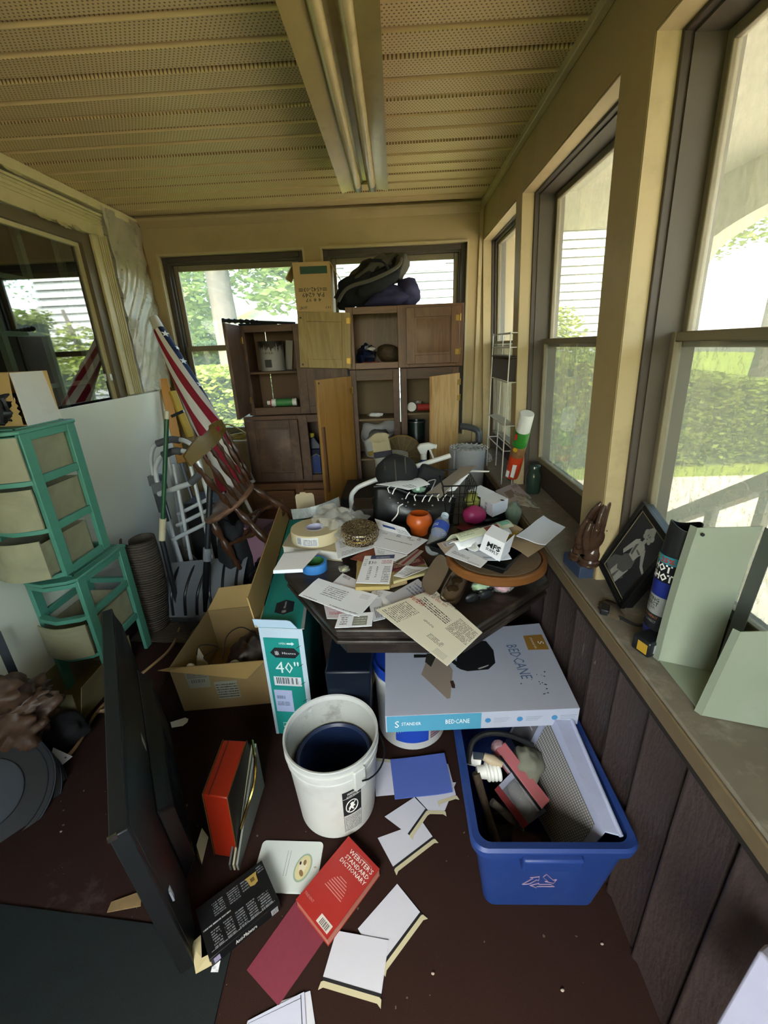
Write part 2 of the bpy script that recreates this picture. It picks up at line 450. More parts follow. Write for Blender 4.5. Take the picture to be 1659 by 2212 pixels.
# back wall
wb = MB()
wb.box(-1.95, YB, 0, .84, 3.47, .90); wb.box(-1.95, YB, 2.187, .84, 3.47, 2.43)
for a, b in ((-1.95, -1.607), (-.613, -.48), (.50, .84)): wb.box(a, YB, .90, b, 3.47, 2.187)
struct('wall_back', wb, TAN)
struct('trim_3', MB().box(-1.607, YB - .03, .885, -.613, YB + .05, .905), CREAM)
# left wall: house side with clapboards and a window into the house
wl = MB()
wl.box(-1.95, YF, 0, -1.74, YB, 1.05); wl.box(-1.95, YF, 2.21, -1.74, YB, ZC + .02)
wl.box(-1.95, 2.79, 1.05, -1.74, YB, 2.21); wl.box(-1.95, YF, 1.05, -1.74, 1.0, 2.21)
wall_left = struct('wall_left', wl, CLAPM)
for i in range(22):
    z = i * .112; z1 = min(z + .12, ZC)
    for a, b in ((YF, .87), (.87, 2.915), (2.915, YB)):
        if a == .87 and z > .95: continue
        mb = MB().hexa([(-1.742, a, z), (-1.712, a, z), (-1.712, b, z), (-1.742, b, z)], [(-1.742, a, z1), (-1.734, a, z1), (-1.734, b, z1), (-1.742, b, z1)])
        struct('plank', mb, CLAPM, wall_left)
# end wall behind the viewer
wf = MB(); wx0, wx1, wz0, wz1 = -1.1, .25, .85, 2.15
wf.box(-1.95, -1.4, -.06, .84, YF, wz0); wf.box(-1.95, -1.4, wz1, .84, YF, 2.43); wf.box(-1.95, -1.4, wz0, wx0, YF, wz1); wf.box(wx1, -1.4, wz0, .84, YF, wz1)
struct('wall_front', wf, TAN)
# ceiling trims and corner boards
struct('trim_4', MB().box(.572, YF, 2.372, .6, YB, 2.402), CREAM, bev=.004)
struct('trim_5', MB().box(XL - .01, YF, 2.355, XL + .035, YB, 2.402), CASEM, bev=.005)
struct('trim_6', MB().hexa([(XL, 3.29, 2.385), (XR, 3.29, 2.385), (XR, YB, 2.35), (XL, YB, 2.35)], [(XL, 3.288, 2.402), (XR, 3.288, 2.402), (XR, YB, 2.402), (XL, YB, 2.402)]), TAN)
struct('trim_7', MB().box(.575, 3.316, .785, .602, 3.332, 2.38), CREAM, bev=.004)
struct('baseboard_back', MB().box(XL, 3.312, 0, XR, YB, .09), CREAM)

CLEAR = glass('clear_pane', '#f2f6f2', haze=.10, hcol='#d3d6c8', streak=.15, gloss=1.0)  # haze here is a painted veil that washes out the view
DIRTY = glass('dirty_pane', '#eef0ea', haze=.24, hcol='#a3a493', streak=.7)
SCREEN = glass('dusty_insect_screen', '#e4e4de', rough=.5, haze=.45, hcol='#828373', streak=.9, gloss=.2)
CHAN = mat('dark_channel', '#4a4237', .5, var=.15)
def dh_window(name, F, wd, ht, pane_up, pane_lo, mid, fw=.018, sw=.024, bot=.10, screen=False, fmat=None, smat=None, depth=.09, zb=0.0, zu=-.072, zl=-.044):
    """double-hung window seen from the room: x along the opening, y up, z into the room"""
    h = holder(name); fmat = fmat or BROWNF; smat = smat or TANS
    mb = MB(F)
    mb.box(0, 0, -depth, fw, ht, 0); mb.box(wd - fw, 0, -depth, wd, ht, 0)
    mb.box(fw, ht - fw, -depth, wd - fw, ht, 0); mb.box(fw, 0, -depth, wd - fw, bot, zb - .002)
    struct('window_frame', mb, fmat, h, bev=.003)
    # stepped channel inside the jamb
    mb = MB(F); d = .012 if depth < .1 else .005
    for x0 in (fw, wd - fw - d): mb.box(x0, bot, -depth + .004, x0 + d, ht - fw, -.022)
    mb.box(fw + d, ht - fw - d, -depth + .004, wd - fw - d, ht - fw, -.022)
    struct('channel', mb, CHAN, h)
    d0 = d
    def sash(nm, y0, y1, z, pane):
        mb = MB(F); x0, x1 = fw + d0, wd - fw - d0; k = .022
        mb.box(x0, y0, z, x0 + sw, y1, z + k); mb.box(x1 - sw, y0, z, x1, y1, z + k)
        mb.box(x0 + sw, y0, z, x1 - sw, y0 + sw * 1.25, z + k); mb.box(x0 + sw, y1 - sw * 1.15, z, x1 - sw, y1, z + k)
        o = struct(nm, mb, smat, h, bev=.003)
        mb = MB(F); mb.box(x0 + sw - .003, y0 + sw, z + .008, x1 - sw + .003, y1 - sw, z + .011)
        struct('pane', mb, pane, o)
    sash('upper_sash', mid - .02, ht - fw - d, zu, pane_up)
    sash('lower_sash', bot, mid + .02, zl, pane_lo)
    if screen:
        mb = MB(F); mb.box(fw + d, bot, -depth + .004, wd - fw - d, mid, -depth + .005)
        struct('insect_screen', mb, SCREEN, h)
    return h
FR = lambda y: Matrix(((0, 0, -1, .657), (-1, 0, 0, y), (0, 1, 0, .785), (0, 0, 0, 1)))
LEAN[0] = .043
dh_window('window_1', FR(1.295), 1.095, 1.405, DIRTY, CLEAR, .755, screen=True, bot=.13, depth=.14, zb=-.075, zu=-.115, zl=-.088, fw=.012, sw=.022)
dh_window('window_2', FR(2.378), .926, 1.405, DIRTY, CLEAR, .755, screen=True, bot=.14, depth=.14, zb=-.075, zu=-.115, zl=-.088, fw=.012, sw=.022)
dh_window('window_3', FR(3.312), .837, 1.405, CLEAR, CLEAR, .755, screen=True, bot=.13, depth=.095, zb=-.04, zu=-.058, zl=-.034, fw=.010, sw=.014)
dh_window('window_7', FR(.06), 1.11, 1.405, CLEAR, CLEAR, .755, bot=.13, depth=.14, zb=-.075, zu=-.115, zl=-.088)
rv = MB()      # cream reveals lining the openings of the right wall
for a, b in ((.2, 1.295), (1.452, 2.378), (2.475, 3.312)):
    rv.box(.602, b - .004, .785, .66, b - .0005, 2.19); rv.box(.602, a + .0005, .785, .66, a + .004, 2.19); rv.box(.602, a, 2.185, .66, b, 2.1895)
struct('trim_8', rv, CREAM)
LEAN[0] = 0.0
FBK = lambda x: Matrix(((1, 0, 0, x), (0, 0, -1, 3.365), (0, 1, 0, .90), (0, 0, 0, 1)))
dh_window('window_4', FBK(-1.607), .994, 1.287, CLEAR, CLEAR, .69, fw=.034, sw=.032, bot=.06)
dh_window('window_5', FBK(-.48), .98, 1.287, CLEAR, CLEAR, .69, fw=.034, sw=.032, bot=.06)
rv = MB()
for a, b in ((-1.607, -.613), (-.48, .5)):
    rv.box(a - .012, 3.318, .90, a, YB + .004, 2.2); rv.box(b, 3.318, .90, b + .012, YB + .004, 2.2); rv.box(a, 3.318, 2.187, b, YB + .004, 2.2)
struct('trim_9', rv, CREAM)
h8 = holder('window_8')
mb = MB()
for x in (wx0, -.45, wx1 - .04): mb.box(x, -1.38, wz0, x + .04, -1.27, wz1)
mb.box(wx0, -1.38, wz0, wx1, -1.27, wz0 + .04); mb.box(wx0, -1.38, wz1 - .04, wx1, -1.27, wz1)
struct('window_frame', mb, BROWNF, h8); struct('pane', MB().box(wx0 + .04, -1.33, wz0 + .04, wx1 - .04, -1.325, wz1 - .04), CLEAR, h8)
# the house window in the left wall: fluted casing, brown reveal, cream storm sash, dark room and muntin bars behind
h6 = holder('window_6')
def casing(mb, F, ln, wd):
    mb.F = F; mb.box(0, 0, 0, ln, wd, .016)
    for k in range(3): mb.box(0, wd * .48 + k * wd * .15, .016, ln, wd * .55 + k * wd * .15, .023)
    mb.box(0, wd * .9, .016, ln, wd, .03)
mb = MB()
casing(mb, Matrix(((0, 0, 1, XL), (1, 0, 0, .87), (0, 1, 0, 2.212), (0, 0, 0, 1))), 2.045, .123)
casing(mb, Matrix(((0, 0, 1, XL), (0, 1, 0, 2.79), (1, 0, 0, 1.324), (0, 0, 0, 1))), .896, .123)
struct('casing', mb, CASEM, h6, bev=.002)
mb = MB()
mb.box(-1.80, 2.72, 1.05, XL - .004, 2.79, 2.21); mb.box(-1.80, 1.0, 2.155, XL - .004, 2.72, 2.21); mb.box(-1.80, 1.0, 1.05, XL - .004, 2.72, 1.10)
struct('window_frame', mb, mat('brown_reveal_paint', '#5a4d35', .55, var=.15), h6)  # reveal in its own brown
mb = MB()
mb.box(-1.772, 2.700, 1.10, -1.752, 2.722, 2.157); mb.box(-1.772, 1.0, 2.135, -1.752, 2.7, 2.157)
st = struct('storm_sash', mb, CASEM, h6)
GL6 = glass('mirror_like_pane', '#c8d2ce', gloss=2.6)
struct('pane', MB().box(-1.768, 1.0, 1.10, -1.764, 2.702, 2.137), GL6, st)
struct('latch', MB(fr((-1.75, 2.708, 1.44))).box(-.005, -.008, -.02, .01, .008, .02), CHROME, st)
mb = MB()
for y in (1.05, 1.33, 1.61, 1.89, 2.17, 2.45, 2.73): mb.box(-1.90, y - .016, 1.05, -1.87, y + .016, 2.21)
for z in (1.16, 1.42, 1.68, 1.94): mb.box(-1.895, 1.0, z - .012, -1.875, 2.79, z + .012)
struct('muntin_bars', mb, mat('pale_muntin_paint', '#cfc9ac', .5, var=.05), h6)
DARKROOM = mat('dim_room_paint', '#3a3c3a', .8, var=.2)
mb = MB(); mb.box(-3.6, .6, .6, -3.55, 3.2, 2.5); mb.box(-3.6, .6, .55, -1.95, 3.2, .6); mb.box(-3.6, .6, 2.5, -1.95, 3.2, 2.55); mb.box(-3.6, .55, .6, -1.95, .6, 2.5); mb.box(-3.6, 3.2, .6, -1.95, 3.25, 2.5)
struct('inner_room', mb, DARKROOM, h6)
struct('reflection_sheet', MB().patch(lambda u, v: (-1.98 + .02 * math.sin(u * 30), 1.75 + u * .42, 1.1 + v * 1.05), 30, 2, .003), mat('pale_green_reflection', '#8b917d', .9), h6)  # pale sheet added in place of a reflection in the glass
for i, (y, z, s_) in enumerate(((2.42, 2.20, .09), (2.55, 2.195, .07), (2.66, 2.20, .06), (2.16, 2.33, .12), (2.3, 2.345, .10))):
    single('paint_chip', ('curled old yellow paint flake on the window casing, %s' % ('longest above the glass', 'middle one above the glass', 'rightmost above the glass', 'left one under the ceiling', 'right one under the ceiling')[i]), 'paint flake',
        MB().patch(lambda u, v, y=y, z=z, s_=s_, i=i: (XL + .024 + .02 * v * v + .004 * mnoise.noise(Vector((u * 4, v * 3, i))), y + (u - .5) * s_, z + .022 - v * .03 - .008 * mnoise.noise(Vector((u * 6, i, 0)))), 5, 3, .0015), CASEM, group='paint flakes on the casing')
# clear plastic sheeting stapled over the clapboards beside the window, with the cord in the corner
def wrinkle(u, v):
    a = u * .4; b = v * 1.05
    n = mnoise.noise(Vector((a * 5 + b * 2, b * 3 - a * 3, 1))) * .010 + (abs(math.sin((b * 1.2 + a * 1.6 + .06 * mnoise.noise(Vector((a * 4, b * 4, 7)))) * 17)) ** 3) * .011 * max(.15, 1 - abs(v - .55) * 1.5)
    return (XL + .035 + n, 3.318 - a, 1.33 + b)
single('plastic_sheeting', 'wrinkled clear plastic sheeting over the white clapboards beside the corner', 'plastic sheet', MB().patch(wrinkle, 22, 48, .001), film('milky_film', '#b3a88e', .55, .22, fine=False))
single('brown_wire', 'thin brown wire hanging down the corner behind the flag', 'wire', MB().tube(spline([(-1.70, 3.31, 2.36), (-1.69, 3.312, 2.1), (-1.702, 3.31, 1.9), (-1.69, 3.31, 1.7), (-1.68, 3.312, 1.2)], 5), .006, 6), mat('brown_cord', '#6b4a1c', .7))

# ceiling light: two-tube fluorescent strip with an angled reflector
tx0, tx1, ty0, ty1 = -.255, -.015, 1.12, 2.66
fl = thing('fluorescent_light', 'yellowed two tube fluorescent strip light under the ceiling', 'light', ((tx0 + tx1) / 2, (ty0 + ty1) / 2, 2.29))
YEL = mat('yellowed_enamel', '#a3905a', .3, .35, var=.2, scale=7, dirt='#5d4a22', dscale=6, damt=.4)
prof = [(tx0, 2.302), (tx0 + .055, 2.318), (tx0 + .062, 2.40), (tx1 - .062, 2.40), (tx1 - .055, 2.318), (tx1, 2.302), (tx1 - .058, 2.3155), (tx1 - .11, 2.345), (tx0 + .11, 2.345), (tx0 + .058, 2.3155)]
MXZ = Matrix(((1, 0, 0, 0), (0, 0, 1, 0), (0, 1, 0, 0), (0, 0, 0, 1)))
obj('reflector', MB(MXZ).prism(prof[::-1], ty0, ty1), YEL, fl, sharp=20)
for x in (tx0 + .083, tx1 - .083):
    tb = obj('tube', MB().tube([(x, ty0 + .03, 2.322), (x, ty1 - .012, 2.322)], .019, 14), mat('dull_lamp_glass', '#a8966a', .25, 0, var=.1, dirt='#6e5a30', damt=.5), fl)
    obj('end_cap', MB().tube([(x, ty1 - .05, 2.322), (x, ty1 + .004, 2.322)], .0205, 14), STEEL, tb)
obj('end_plate', MB().box(tx0 + .06, ty1 - .004, 2.335, tx1 - .06, ty1, 2.40), YEL, fl)
# ================================================================ OUTSIDE
GRASS = NT('sunlit_grass'); v = GRASS.coord()
GRASS.col(GRASS.mix(GRASS.noise(v, 6, 5), lin('#53641c'), lin('#9aa040'))); GRASS.props(.9, 0, .1); GRASS.bump(GRASS.noise(v, 60, 3), .6, .03)
gd = MB(); gd.box(-30, 3.5, -.7, 40, 60, -.5); gd.box(-30, -30, -.7, -4.2, 3.5, -.5); gd.box(.84, -30, -.7, 40, 3.5, -.5); gd.box(-4.2, -30, -.7, .84, -1.4, -.5)
struct('ground', gd, GRASS.m)
DRIVE = mat('sunlit_brick_driveway', '#c4b4a2', .9, var=.2, scale=30)
struct('driveway', MB().box(.84, -12, -.5, 16, 6.45, -.485), DRIVE)
struct('path', MB().box(.84, 8.6, -.5, 20, 9.2, -.49), mat('pale_pavement', '#b9b4a8', .9, var=.1))
def leafmat(name, a, b):
    t = NT(name); v = t.coord(); t.col(t.mix(t.noise(v, 3, 4), lin(a), lin(b))); t.props(.55, 0, .3)
    tl = t.n('BsdfTranslucent'); t.l(t.mix(t.noise(v, 3, 4), lin(a), lin(b)), tl.inputs[0])
    mx = t.n('MixShader'); mx.inputs[0].default_value = .35
    t.l(t.b.outputs[0], mx.inputs[1]); t.l(tl.outputs[0], mx.inputs[2]); t.l(mx.outputs[0], t.out.inputs[0]); return t.m
L_HEDGE = leafmat('hedge_leaves', '#4d5c1e', '#8f9a3c'); L_TREE = leafmat('tree_leaves', '#2f4420', '#5f7632'); L_PALE = leafmat('pale_tree_leaves', '#4f6430', '#93a35a')
BARK = mat('grey_bark', '#514a41', .9, var=.3, scale=12, bump=.5, bscale=30)
rl = random.Random(5)
def leaves(mb, pts, s):
    for q in pts:
        a = rl.uniform(0, 6.28); b = rl.uniform(-.9, .9); k = s * rl.uniform(.6, 1.3)
        u = Vector((math.cos(a), math.sin(a), b * .5)).normalized(); n = u.cross(Vector((rl.uniform(-1, 1), rl.uniform(-1, 1), .6))).normalized() * .45
        i = [mb.p(Vector(q) + u * k * x + n * k * y) for x, y in ((-1, 0), (0, -1), (1, 0), (0, 1))]
        mb.f(i)
def hedge(label, x0, y0, x1, y1, z0, z1a, z1b, n, s, m):
    ht = thing('hedge', label, 'hedge', ((x0 + x1) / 2, (y0 + y1) / 2, z0))
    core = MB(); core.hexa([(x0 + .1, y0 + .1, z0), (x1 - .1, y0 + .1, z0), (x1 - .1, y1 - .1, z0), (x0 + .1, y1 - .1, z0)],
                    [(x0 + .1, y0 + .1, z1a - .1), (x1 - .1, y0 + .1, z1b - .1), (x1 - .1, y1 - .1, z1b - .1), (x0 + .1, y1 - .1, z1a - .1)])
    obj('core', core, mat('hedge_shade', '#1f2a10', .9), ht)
    mb = MB(); ps = []
    for _ in range(n):
        u = rl.random(); top = z1a + (z1b - z1a) * u; f = rl.random()
        x = x0 + (x1 - x0) * u
        if f < .62: ps.append((x, y0 + rl.uniform(-.05, .14), z0 + (top - z0) * rl.random()))
        elif f < .9: ps.append((x, rl.uniform(y0, y1), top + rl.uniform(-.1, .06)))
        else: ps.append((rl.choice((x0, x1)), rl.uniform(y0, y1), z0 + (top - z0) * rl.random()))
    leaves(mb, ps, s); o = obj('foliage', mb, m, ht, sharp=180); o['kind'] = 'stuff'
hedge('clipped sunny hedge close behind the left back window', -4.6, 5.6, -1.15, 6.6, -.5, 1.36, 1.33, 9000, .05, L_HEDGE)
hedge('long clipped hedge beyond the driveway on the right', 2.0, 7.1, 7.5, 8.2, -.5, 1.42, .55, 11000, .055, L_HEDGE)
hedge('far hedge with bluish green leaves behind the tree trunk', -8.5, 10.2, -3.75, 11.0, -.5, 1.75, 1.75, 5000, .08, L_TREE)
hedge('bright shrub hedge beside the corner window', 1.0, 5.2, 1.75, 6.2, -.5, 2.1, 1.9, 4000, .05, L_HEDGE)
def tree(label, x, y, r, h, crown, n, s, m, z=-.5):
    t = thing('tree', label, 'tree', (x, y, z), 'trees in the yards')
    obj('trunk', MB().tube([(x, y, z), (x + .03, y, z + h * .4), (x - .05, y + .05, z + h), (x + .1, y, z + h * 1.5)], [r * 1.25, r, r * .85, r * .4], 12), BARK, t)
    mb = MB(); ps = []
    for _ in range(n):
        c = rl.choice(crown); d = Vector((rl.gauss(0, 1), rl.gauss(0, 1), rl.gauss(0, 1))).normalized() * (rl.random() ** .45)
        ps.append((x + c[0] + d.x * c[3], y + c[1] + d.y * c[3], c[2] + d.z * c[3] * .8))
    leaves(mb, ps, s); o = obj('crown', mb, m, t, sharp=180); o['kind'] = 'stuff'
tree('broad grey trunked tree seen through the left back window', -3.0, 8.2, .22, 4.2, [(-1.5, 0, 3.6, 1.4), (.4, -.4, 4.0, 1.1), (-.3, -.3, 5, 1.6), (-2.6, .5, 2.6, 1.1), (.9, .6, 2.9, .9), (-1.0, .3, 2.4, .9)], 9000, .085, L_PALE)
tree('leafy tree far behind the clipped hedge and its neighbour trunk', -7.2, 12.5, .22, 4.0, [(0, 0, 4, 2.2), (1.5, 0, 3, 1.6), (-1.5, 0, 3, 1.6), (2.6, -.5, 4.6, 1.8), (1.5, 1, 2.2, 1.2)], 7000, .11, L_TREE)
tree('tall hazy tree behind the gabled house on the right', 9.0, 20, .3, 6, [(0, 0, 7, 2.8), (-2.0, 0, 6, 2.4), (1.8, 0, 5.4, 2.4), (-2.6, 0, 8.4, 2.0), (-.5, 0, 4, 2.0)], 8000, .11, L_PALE)
tree('tree with a brown trunk right of the far hedge', 9.2, 11.5, .28, 4, [(0, 0, 5, 2.0), (-1.6, .5, 4.4, 1.5), (1.3, 0, 4.2, 1.6)], 6000, .1, L_PALE)
tree('slim tree between the hedge and the white gable', 3.1, 9.4, .08, 2.0, [(0, 0, 1.7, .7), (.4, 0, 1.2, .6), (-.4, 0, 1.3, .6)], 2500, .07, L_HEDGE)
SIDING = mat('white_siding', '#8f918f', .6, var=.03)
def house(label, F, wd, z0, z1, board, gable=0.0, wins=(), shutters=()):
    t = thing('house', label, 'house', (F.translation.x, F.translation.y, -.5))
    mb = MB(F); mb.box(0, .06, -.5, wd, .4, z1); obj('wall_core', mb, mat('siding_shade', '#4a4c4c', .8), t)
    n = int((z1 - z0) / board)
    for i in range(n):
        z = z0 + i * board
        mb = MB(F).hexa([(0, 0, z), (wd, 0, z), (wd, .06, z), (0, .06, z)], [(0, .05, z + board * .95), (wd, .05, z + board * .95), (wd, .06, z + board * .95), (0, .06, z + board * .95)])
        obj('plank', mb, SIDING, t)
    if gable:
        k = 0; z = z1
        while (z - z1) < gable - board * .5:
            a = (z - z1) / gable * wd / 2; b = min((z + board - z1) / gable, 1) * wd / 2
            mb = MB(F).hexa([(a, 0, z), (wd - a, 0, z), (wd - a, .06, z), (a, .06, z)], [(b, .05, z + board * .95), (wd - b, .05, z + board * .95), (wd - b, .06, z + board * .95), (b, .06, z + board * .95)])
            obj('plank', mb, SIDING, t); z += board
        mb = MB(F)
        for a, b in (((-.3, -.2, z1 - .25), (wd / 2, -.2, z1 + gable + .05)), ((wd / 2, -.2, z1 + gable + .05), (wd + .3, -.2, z1 - .25))):
            a, b = Vector(a), Vector(b); mb.hexa([a, b, b + Vector((0, 5, 0)), a + Vector((0, 5, 0))], [q + Vector((0, 0, .16)) for q in (a, b, b + Vector((0, 5, 0)), a + Vector((0, 5, 0)))])
        obj('roof', mb, mat('grey_shingle_roof', '#8f8d88', .9, var=.2, scale=20), t)
    for (x0, za, x1, zb) in wins:
        f = obj('window', MB(F).box(x0 - .08, -.03, za - .08, x1 + .08, 0, zb + .08), WHITE, t)
        obj('pane', MB(F).box(x0, -.036, za, x1, -.03, zb), mat('far_window_glass', '#8fa0a3', .1, 0, var=.3), f)
    for (x0, za, x1, zb) in shutters:
        f = obj('shutter', MB(F).box(x0, -.04, za, x1, 0, zb), mat('plum_shutter', '#7b5a66', .6), t)
        for q in range(int((zb - za) / .1)): obj('slat', MB(F).box(x0 + .03, -.06, za + .02 + q * .1, x1 - .03, -.04, za + .07 + q * .1), mat('plum_shutter', '#7b5a66', .6), f)
    return t
ha = house('white clapboard house filling the right back window', fr((-1.9, 10.6, 0)), 6.5, .4, 4.8, .165,
    wins=((2.35, 3.15, 2.95, 4.4), (3.3, 3.15, 3.7, 4.4), (.9, 3.2, 1.5, 4.4)), shutters=((1.75, 3.1, 2.15, 4.4),))
obj('porch_roof', MB().hexa([(-3.5, 9.6, 2.15), (-1.9, 9.6, 2.75), (-1.9, 10.6, 2.75), (-3.5, 10.6, 2.15)], [(-3.5, 9.6, 2.4), (-1.9, 9.6, 3.2), (-1.9, 10.6, 3.2), (-3.5, 10.6, 2.4)]), WHITE, ha)
obj('porch_wall', MB().box(-3.2, 10.0, -.5, -1.9, 10.6, 2.2), WHITE, ha)
house('white gabled house seen through the middle right window', fr((.5, 11.4, 0)), 6.0, .9, 1.75, .2, gable=1.85)
# side porch beyond the right wall: roof slab, arched beam, post, stair rail
PW = mat('grey_porch_paint', '#a2a192', .7, var=.08)
struct('porch_roof', MB().box(.85, -4, 2.42, 2.15, 4.3, 2.56), PW)
mb = MB(Matrix(((0, 0, 1, 0), (1, 0, 0, 0), (0, 1, 0, 0), (0, 0, 0, 1))))
ya, yb = 1.3, 3.30; arch = []
for i in range(21):
    u = i / 20; y = ya + (yb - ya) * u; arch.append((y, 1.95 + .24 * math.sqrt(max(0, 1 - (2 * u - 1) ** 2))))
mb.prism([(yb + .2, 1.95), (yb + .2, 2.42), (ya - .2, 2.42), (ya - .2, 1.95)] + arch, 1.95, 2.08)
struct('porch_beam', mb, PW)
struct('porch_column', MB().box(1.94, 3.29, -.5, 2.09, 3.46, 2.42), PW)
struct('porch_column', MB().box(1.94, 1.12, -.5, 2.09, 1.27, 2.42), PW)
rail = thing('stair_rail', 'grey sloping wooden stair rail outside the near right window', 'railing', (2.0, 2.6, -.02))
RW = mat('weathered_rail_wood', '#6f6558', .8, var=.15)
a, b = Vector((2.0, 3.3, .06)), Vector((2.0, 1.6, 1.26))
obj('handrail', MB().bar(a, b, .09, .09), RW, rail)
for i in range(4):
    q = a + (b - a) * (.20 + i * .21); obj('baluster', MB().box(q.x - .02, q.y - .03, -.48, q.x + .02, q.y + .03, q.z), RW, rail)
# ================================================================ CABINETS AGAINST THE BACK WALL
WALNUT = wood('worn_walnut_stain', '#3c281b', '#573c2a', 'Z', 8, .5, 4, wear='#6a503c')
WALNUTX = wood('walnut_stain_crosswise', '#432d1e', '#5b3f2b', 'X', 8, .5, 4)
OAK = wood('brown_oak', '#4f3018', '#6e4828', 'Z', 10, .4, 5)
OAKX = wood('brown_oak_crosswise', '#4f3018', '#6e4828', 'X', 10, .4, 5)
HONEY = wood('honey_oak', '#7b5726', '#99713a', 'Z', 6, .4, 3)
OLIVE = wood('raw_oak_door_back', '#7a6334', '#96804b', 'Z', 6, .5, 6)
PALEOAK = wood('pale_oak', '#9a7446', '#c09a64', 'Z', 7, .4, 6)
BEIGE = mat('beige_cabinet_lining', '#6b5a41', .7, var=.08)
BRASS = mat('brass_hinge', '#8d7136', .4, .8, var=.2)
YC = 3.0
def cabinet(label, x0, x1, z0, z1, stiles, rails, m, mx, lining, shelves=(), slit=None, depth=.29, back=True, y=YC, tilt=0):
    """face-frame cabinet: stiles = (xa, xb) list, rails = (za, zb) list; shelves = (xa, xb, z)"""
    t = thing('cabinet', label, 'cabinet', ((x0 + x1) / 2, y + depth / 2, z0), 'kitchen cabinets stacked at the back windows')
    k = .016; mb = MB()
    mb.box(x0, y + .02, z0, x0 + k, y + depth, z1); mb.box(x1 - k, y + .02, z0, x1, y + depth, z1)
    mb.box(x0 + k, y + .02, z1 - k, x1 - k, y + depth, z1); mb.box(x0 + k, y + .02, z0, x1 - k, y + depth, z0 + k)
    obj('carcass', mb, m, t)
    mb = MB()
    if slit:
        mb.box(x0 + k, y + depth - .012, z0 + k, slit - .003, y + depth - .002, z1 - k); mb.box(slit + .003, y + depth - .012, z0 + k, x1 - k, y + depth - .002, z1 - k)
    else: mb.box(x0 + k, y + depth - .012, z0 + k, x1 - k, y + depth - .002, z1 - k)
    obj('back_panel', mb, lining, t)
    for a, b in stiles: obj('stile', MB().box(a, y, z0, b, y + .019, z1), m, t, bev=.002)
    xs = sorted(stiles)
    for a, b in rails:
        mb = MB()
        for q in range(len(xs) - 1): mb.box(xs[q][1], y, a, xs[q + 1][0], y + .0185, b)
        obj('rail', mb, mx, t, bev=.002)
    for a, b, z in shelves: obj('shelf', MB().box(a, y + .03, z - .016, b, y + depth - .014, z), mx if lining is not BEIGE else lining, t, bev=.003)
    return t
def door(t, F, wd, ht, m, style='panel', hinges=(), hside=0, knobs=()):
    mb = MB(F); mb.box(0, 0, 0, wd, ht, .012)
    s = .055
    if style == 'panel':
        mb.box(0, 0, .012, s, ht, .02); mb.box(wd - s, 0, .012, wd, ht, .02); mb.box(s, 0, .012, wd - s, s, .02); mb.box(s, ht - s, .012, wd - s, ht, .02)
        a = s + .012; b = .03
        mb.hexa([(a, a, .012), (wd - a, a, .012), (wd - a, ht - a, .012), (a, ht - a, .012)], [(a + b, a + b, .019), (wd - a - b, a + b, .019), (wd - a - b, ht - a - b, .019), (a + b, ht - a - b, .019)])
    elif style == 'flat': mb.box(0, 0, .012, wd, ht, .019)
    elif style == 'back':
        mb.box(0, 0, .012, s, ht, .018); mb.box(wd - s, 0, .012, wd, ht, .018); mb.box(s, 0, .012, wd - s, s, .018); mb.box(s, ht - s, .012, wd - s, ht, .018)
    d = obj('door', mb, m, t, bev=.002)
    for h in hinges:
        mb = MB(F); x = wd - .02 if hside else 0
        mb.box(x - .006, h, .018, x + .022, h + .034, .021); mb.tube([(x + (.022 if hside else -.004), h, .022), (x + (.022 if hside else -.004), h + .04, .022)], .004, 8)
        obj('hinge', mb, BRASS, d)
    for q in knobs: obj('screw', MB(F @ Matrix.Translation(Vector(q))).lathe([(0, 0), (.006, .0), (.005, .003), (0, .004)], 10), BLACK, d)
    return d
FD = lambda x, y, z, rz=0, ry=0: fr((x, y, z)) @ Matrix.Rotation(math.radians(rz), 4, 'Z') @ Matrix(((1, 0, 0, 0), (0, 0, -1, 0), (0, 1, 0, 0), (0, 0, 0, 1))) @ Matrix.Rotation(math.radians(ry), 4, 'Z')

# upper right oak cabinet
ur = cabinet('oak wall cabinet topped by a backpack, its left door hanging open', -.315, .442, 1.418, 1.795, [(-.315, -.268), (.018, .085), (.395, .442)], [(1.418, 1.458), (1.752, 1.795)], OAK, OAKX, OAK)
door(ur, FD(.072, YC - .022, 1.44), .34, .335, OAK, 'panel', (.05, .25), 1)
door(ur, FD(-.63, YC - .028, 1.445, 0, -3.0), .335, .335, OLIVE, 'back', (.03, .27), 1, ((.02, .02, .019), (.02, .3, .019)))
# tall right pair under it, a gap of light between the two
z0t, z1t = .505, 1.414
tra = cabinet('tall open cabinet with beige lining holding a white bag, honey oak door', -.31, .022, z0t, z1t, [(-.31, -.268), (-.022, .022)], [(z0t, z0t + .05), (z1t - .07, z1t)], WALNUT, WALNUTX, BEIGE, [(-.292, .004, 1.085), (-.292, .004, .80)])
a = math.radians(57)
door(tra, FD(-.312 - .34 * math.cos(a), YC - .03 - .34 * math.sin(a), .55, 57), .34, .83, HONEY, 'flat', (.06, .72), 1, ((.02, .81, .019),))
trb = cabinet('narrow tall cabinet with a dark green cylinder, pale oak door ajar', .030, .418, z0t, z1t, [(.030, .072), (.376, .418)], [(z0t, z0t + .05), (z1t - .07, z1t)], WALNUT, WALNUTX, BEIGE, [(.048, .40, 1.115)])
a = math.radians(52)
door(trb, FD(.405 - .33 * math.cos(a), YC - .025 - .33 * math.sin(a), .60, 52), .33, .775, PALEOAK, 'flat', (.6, .7), 1)
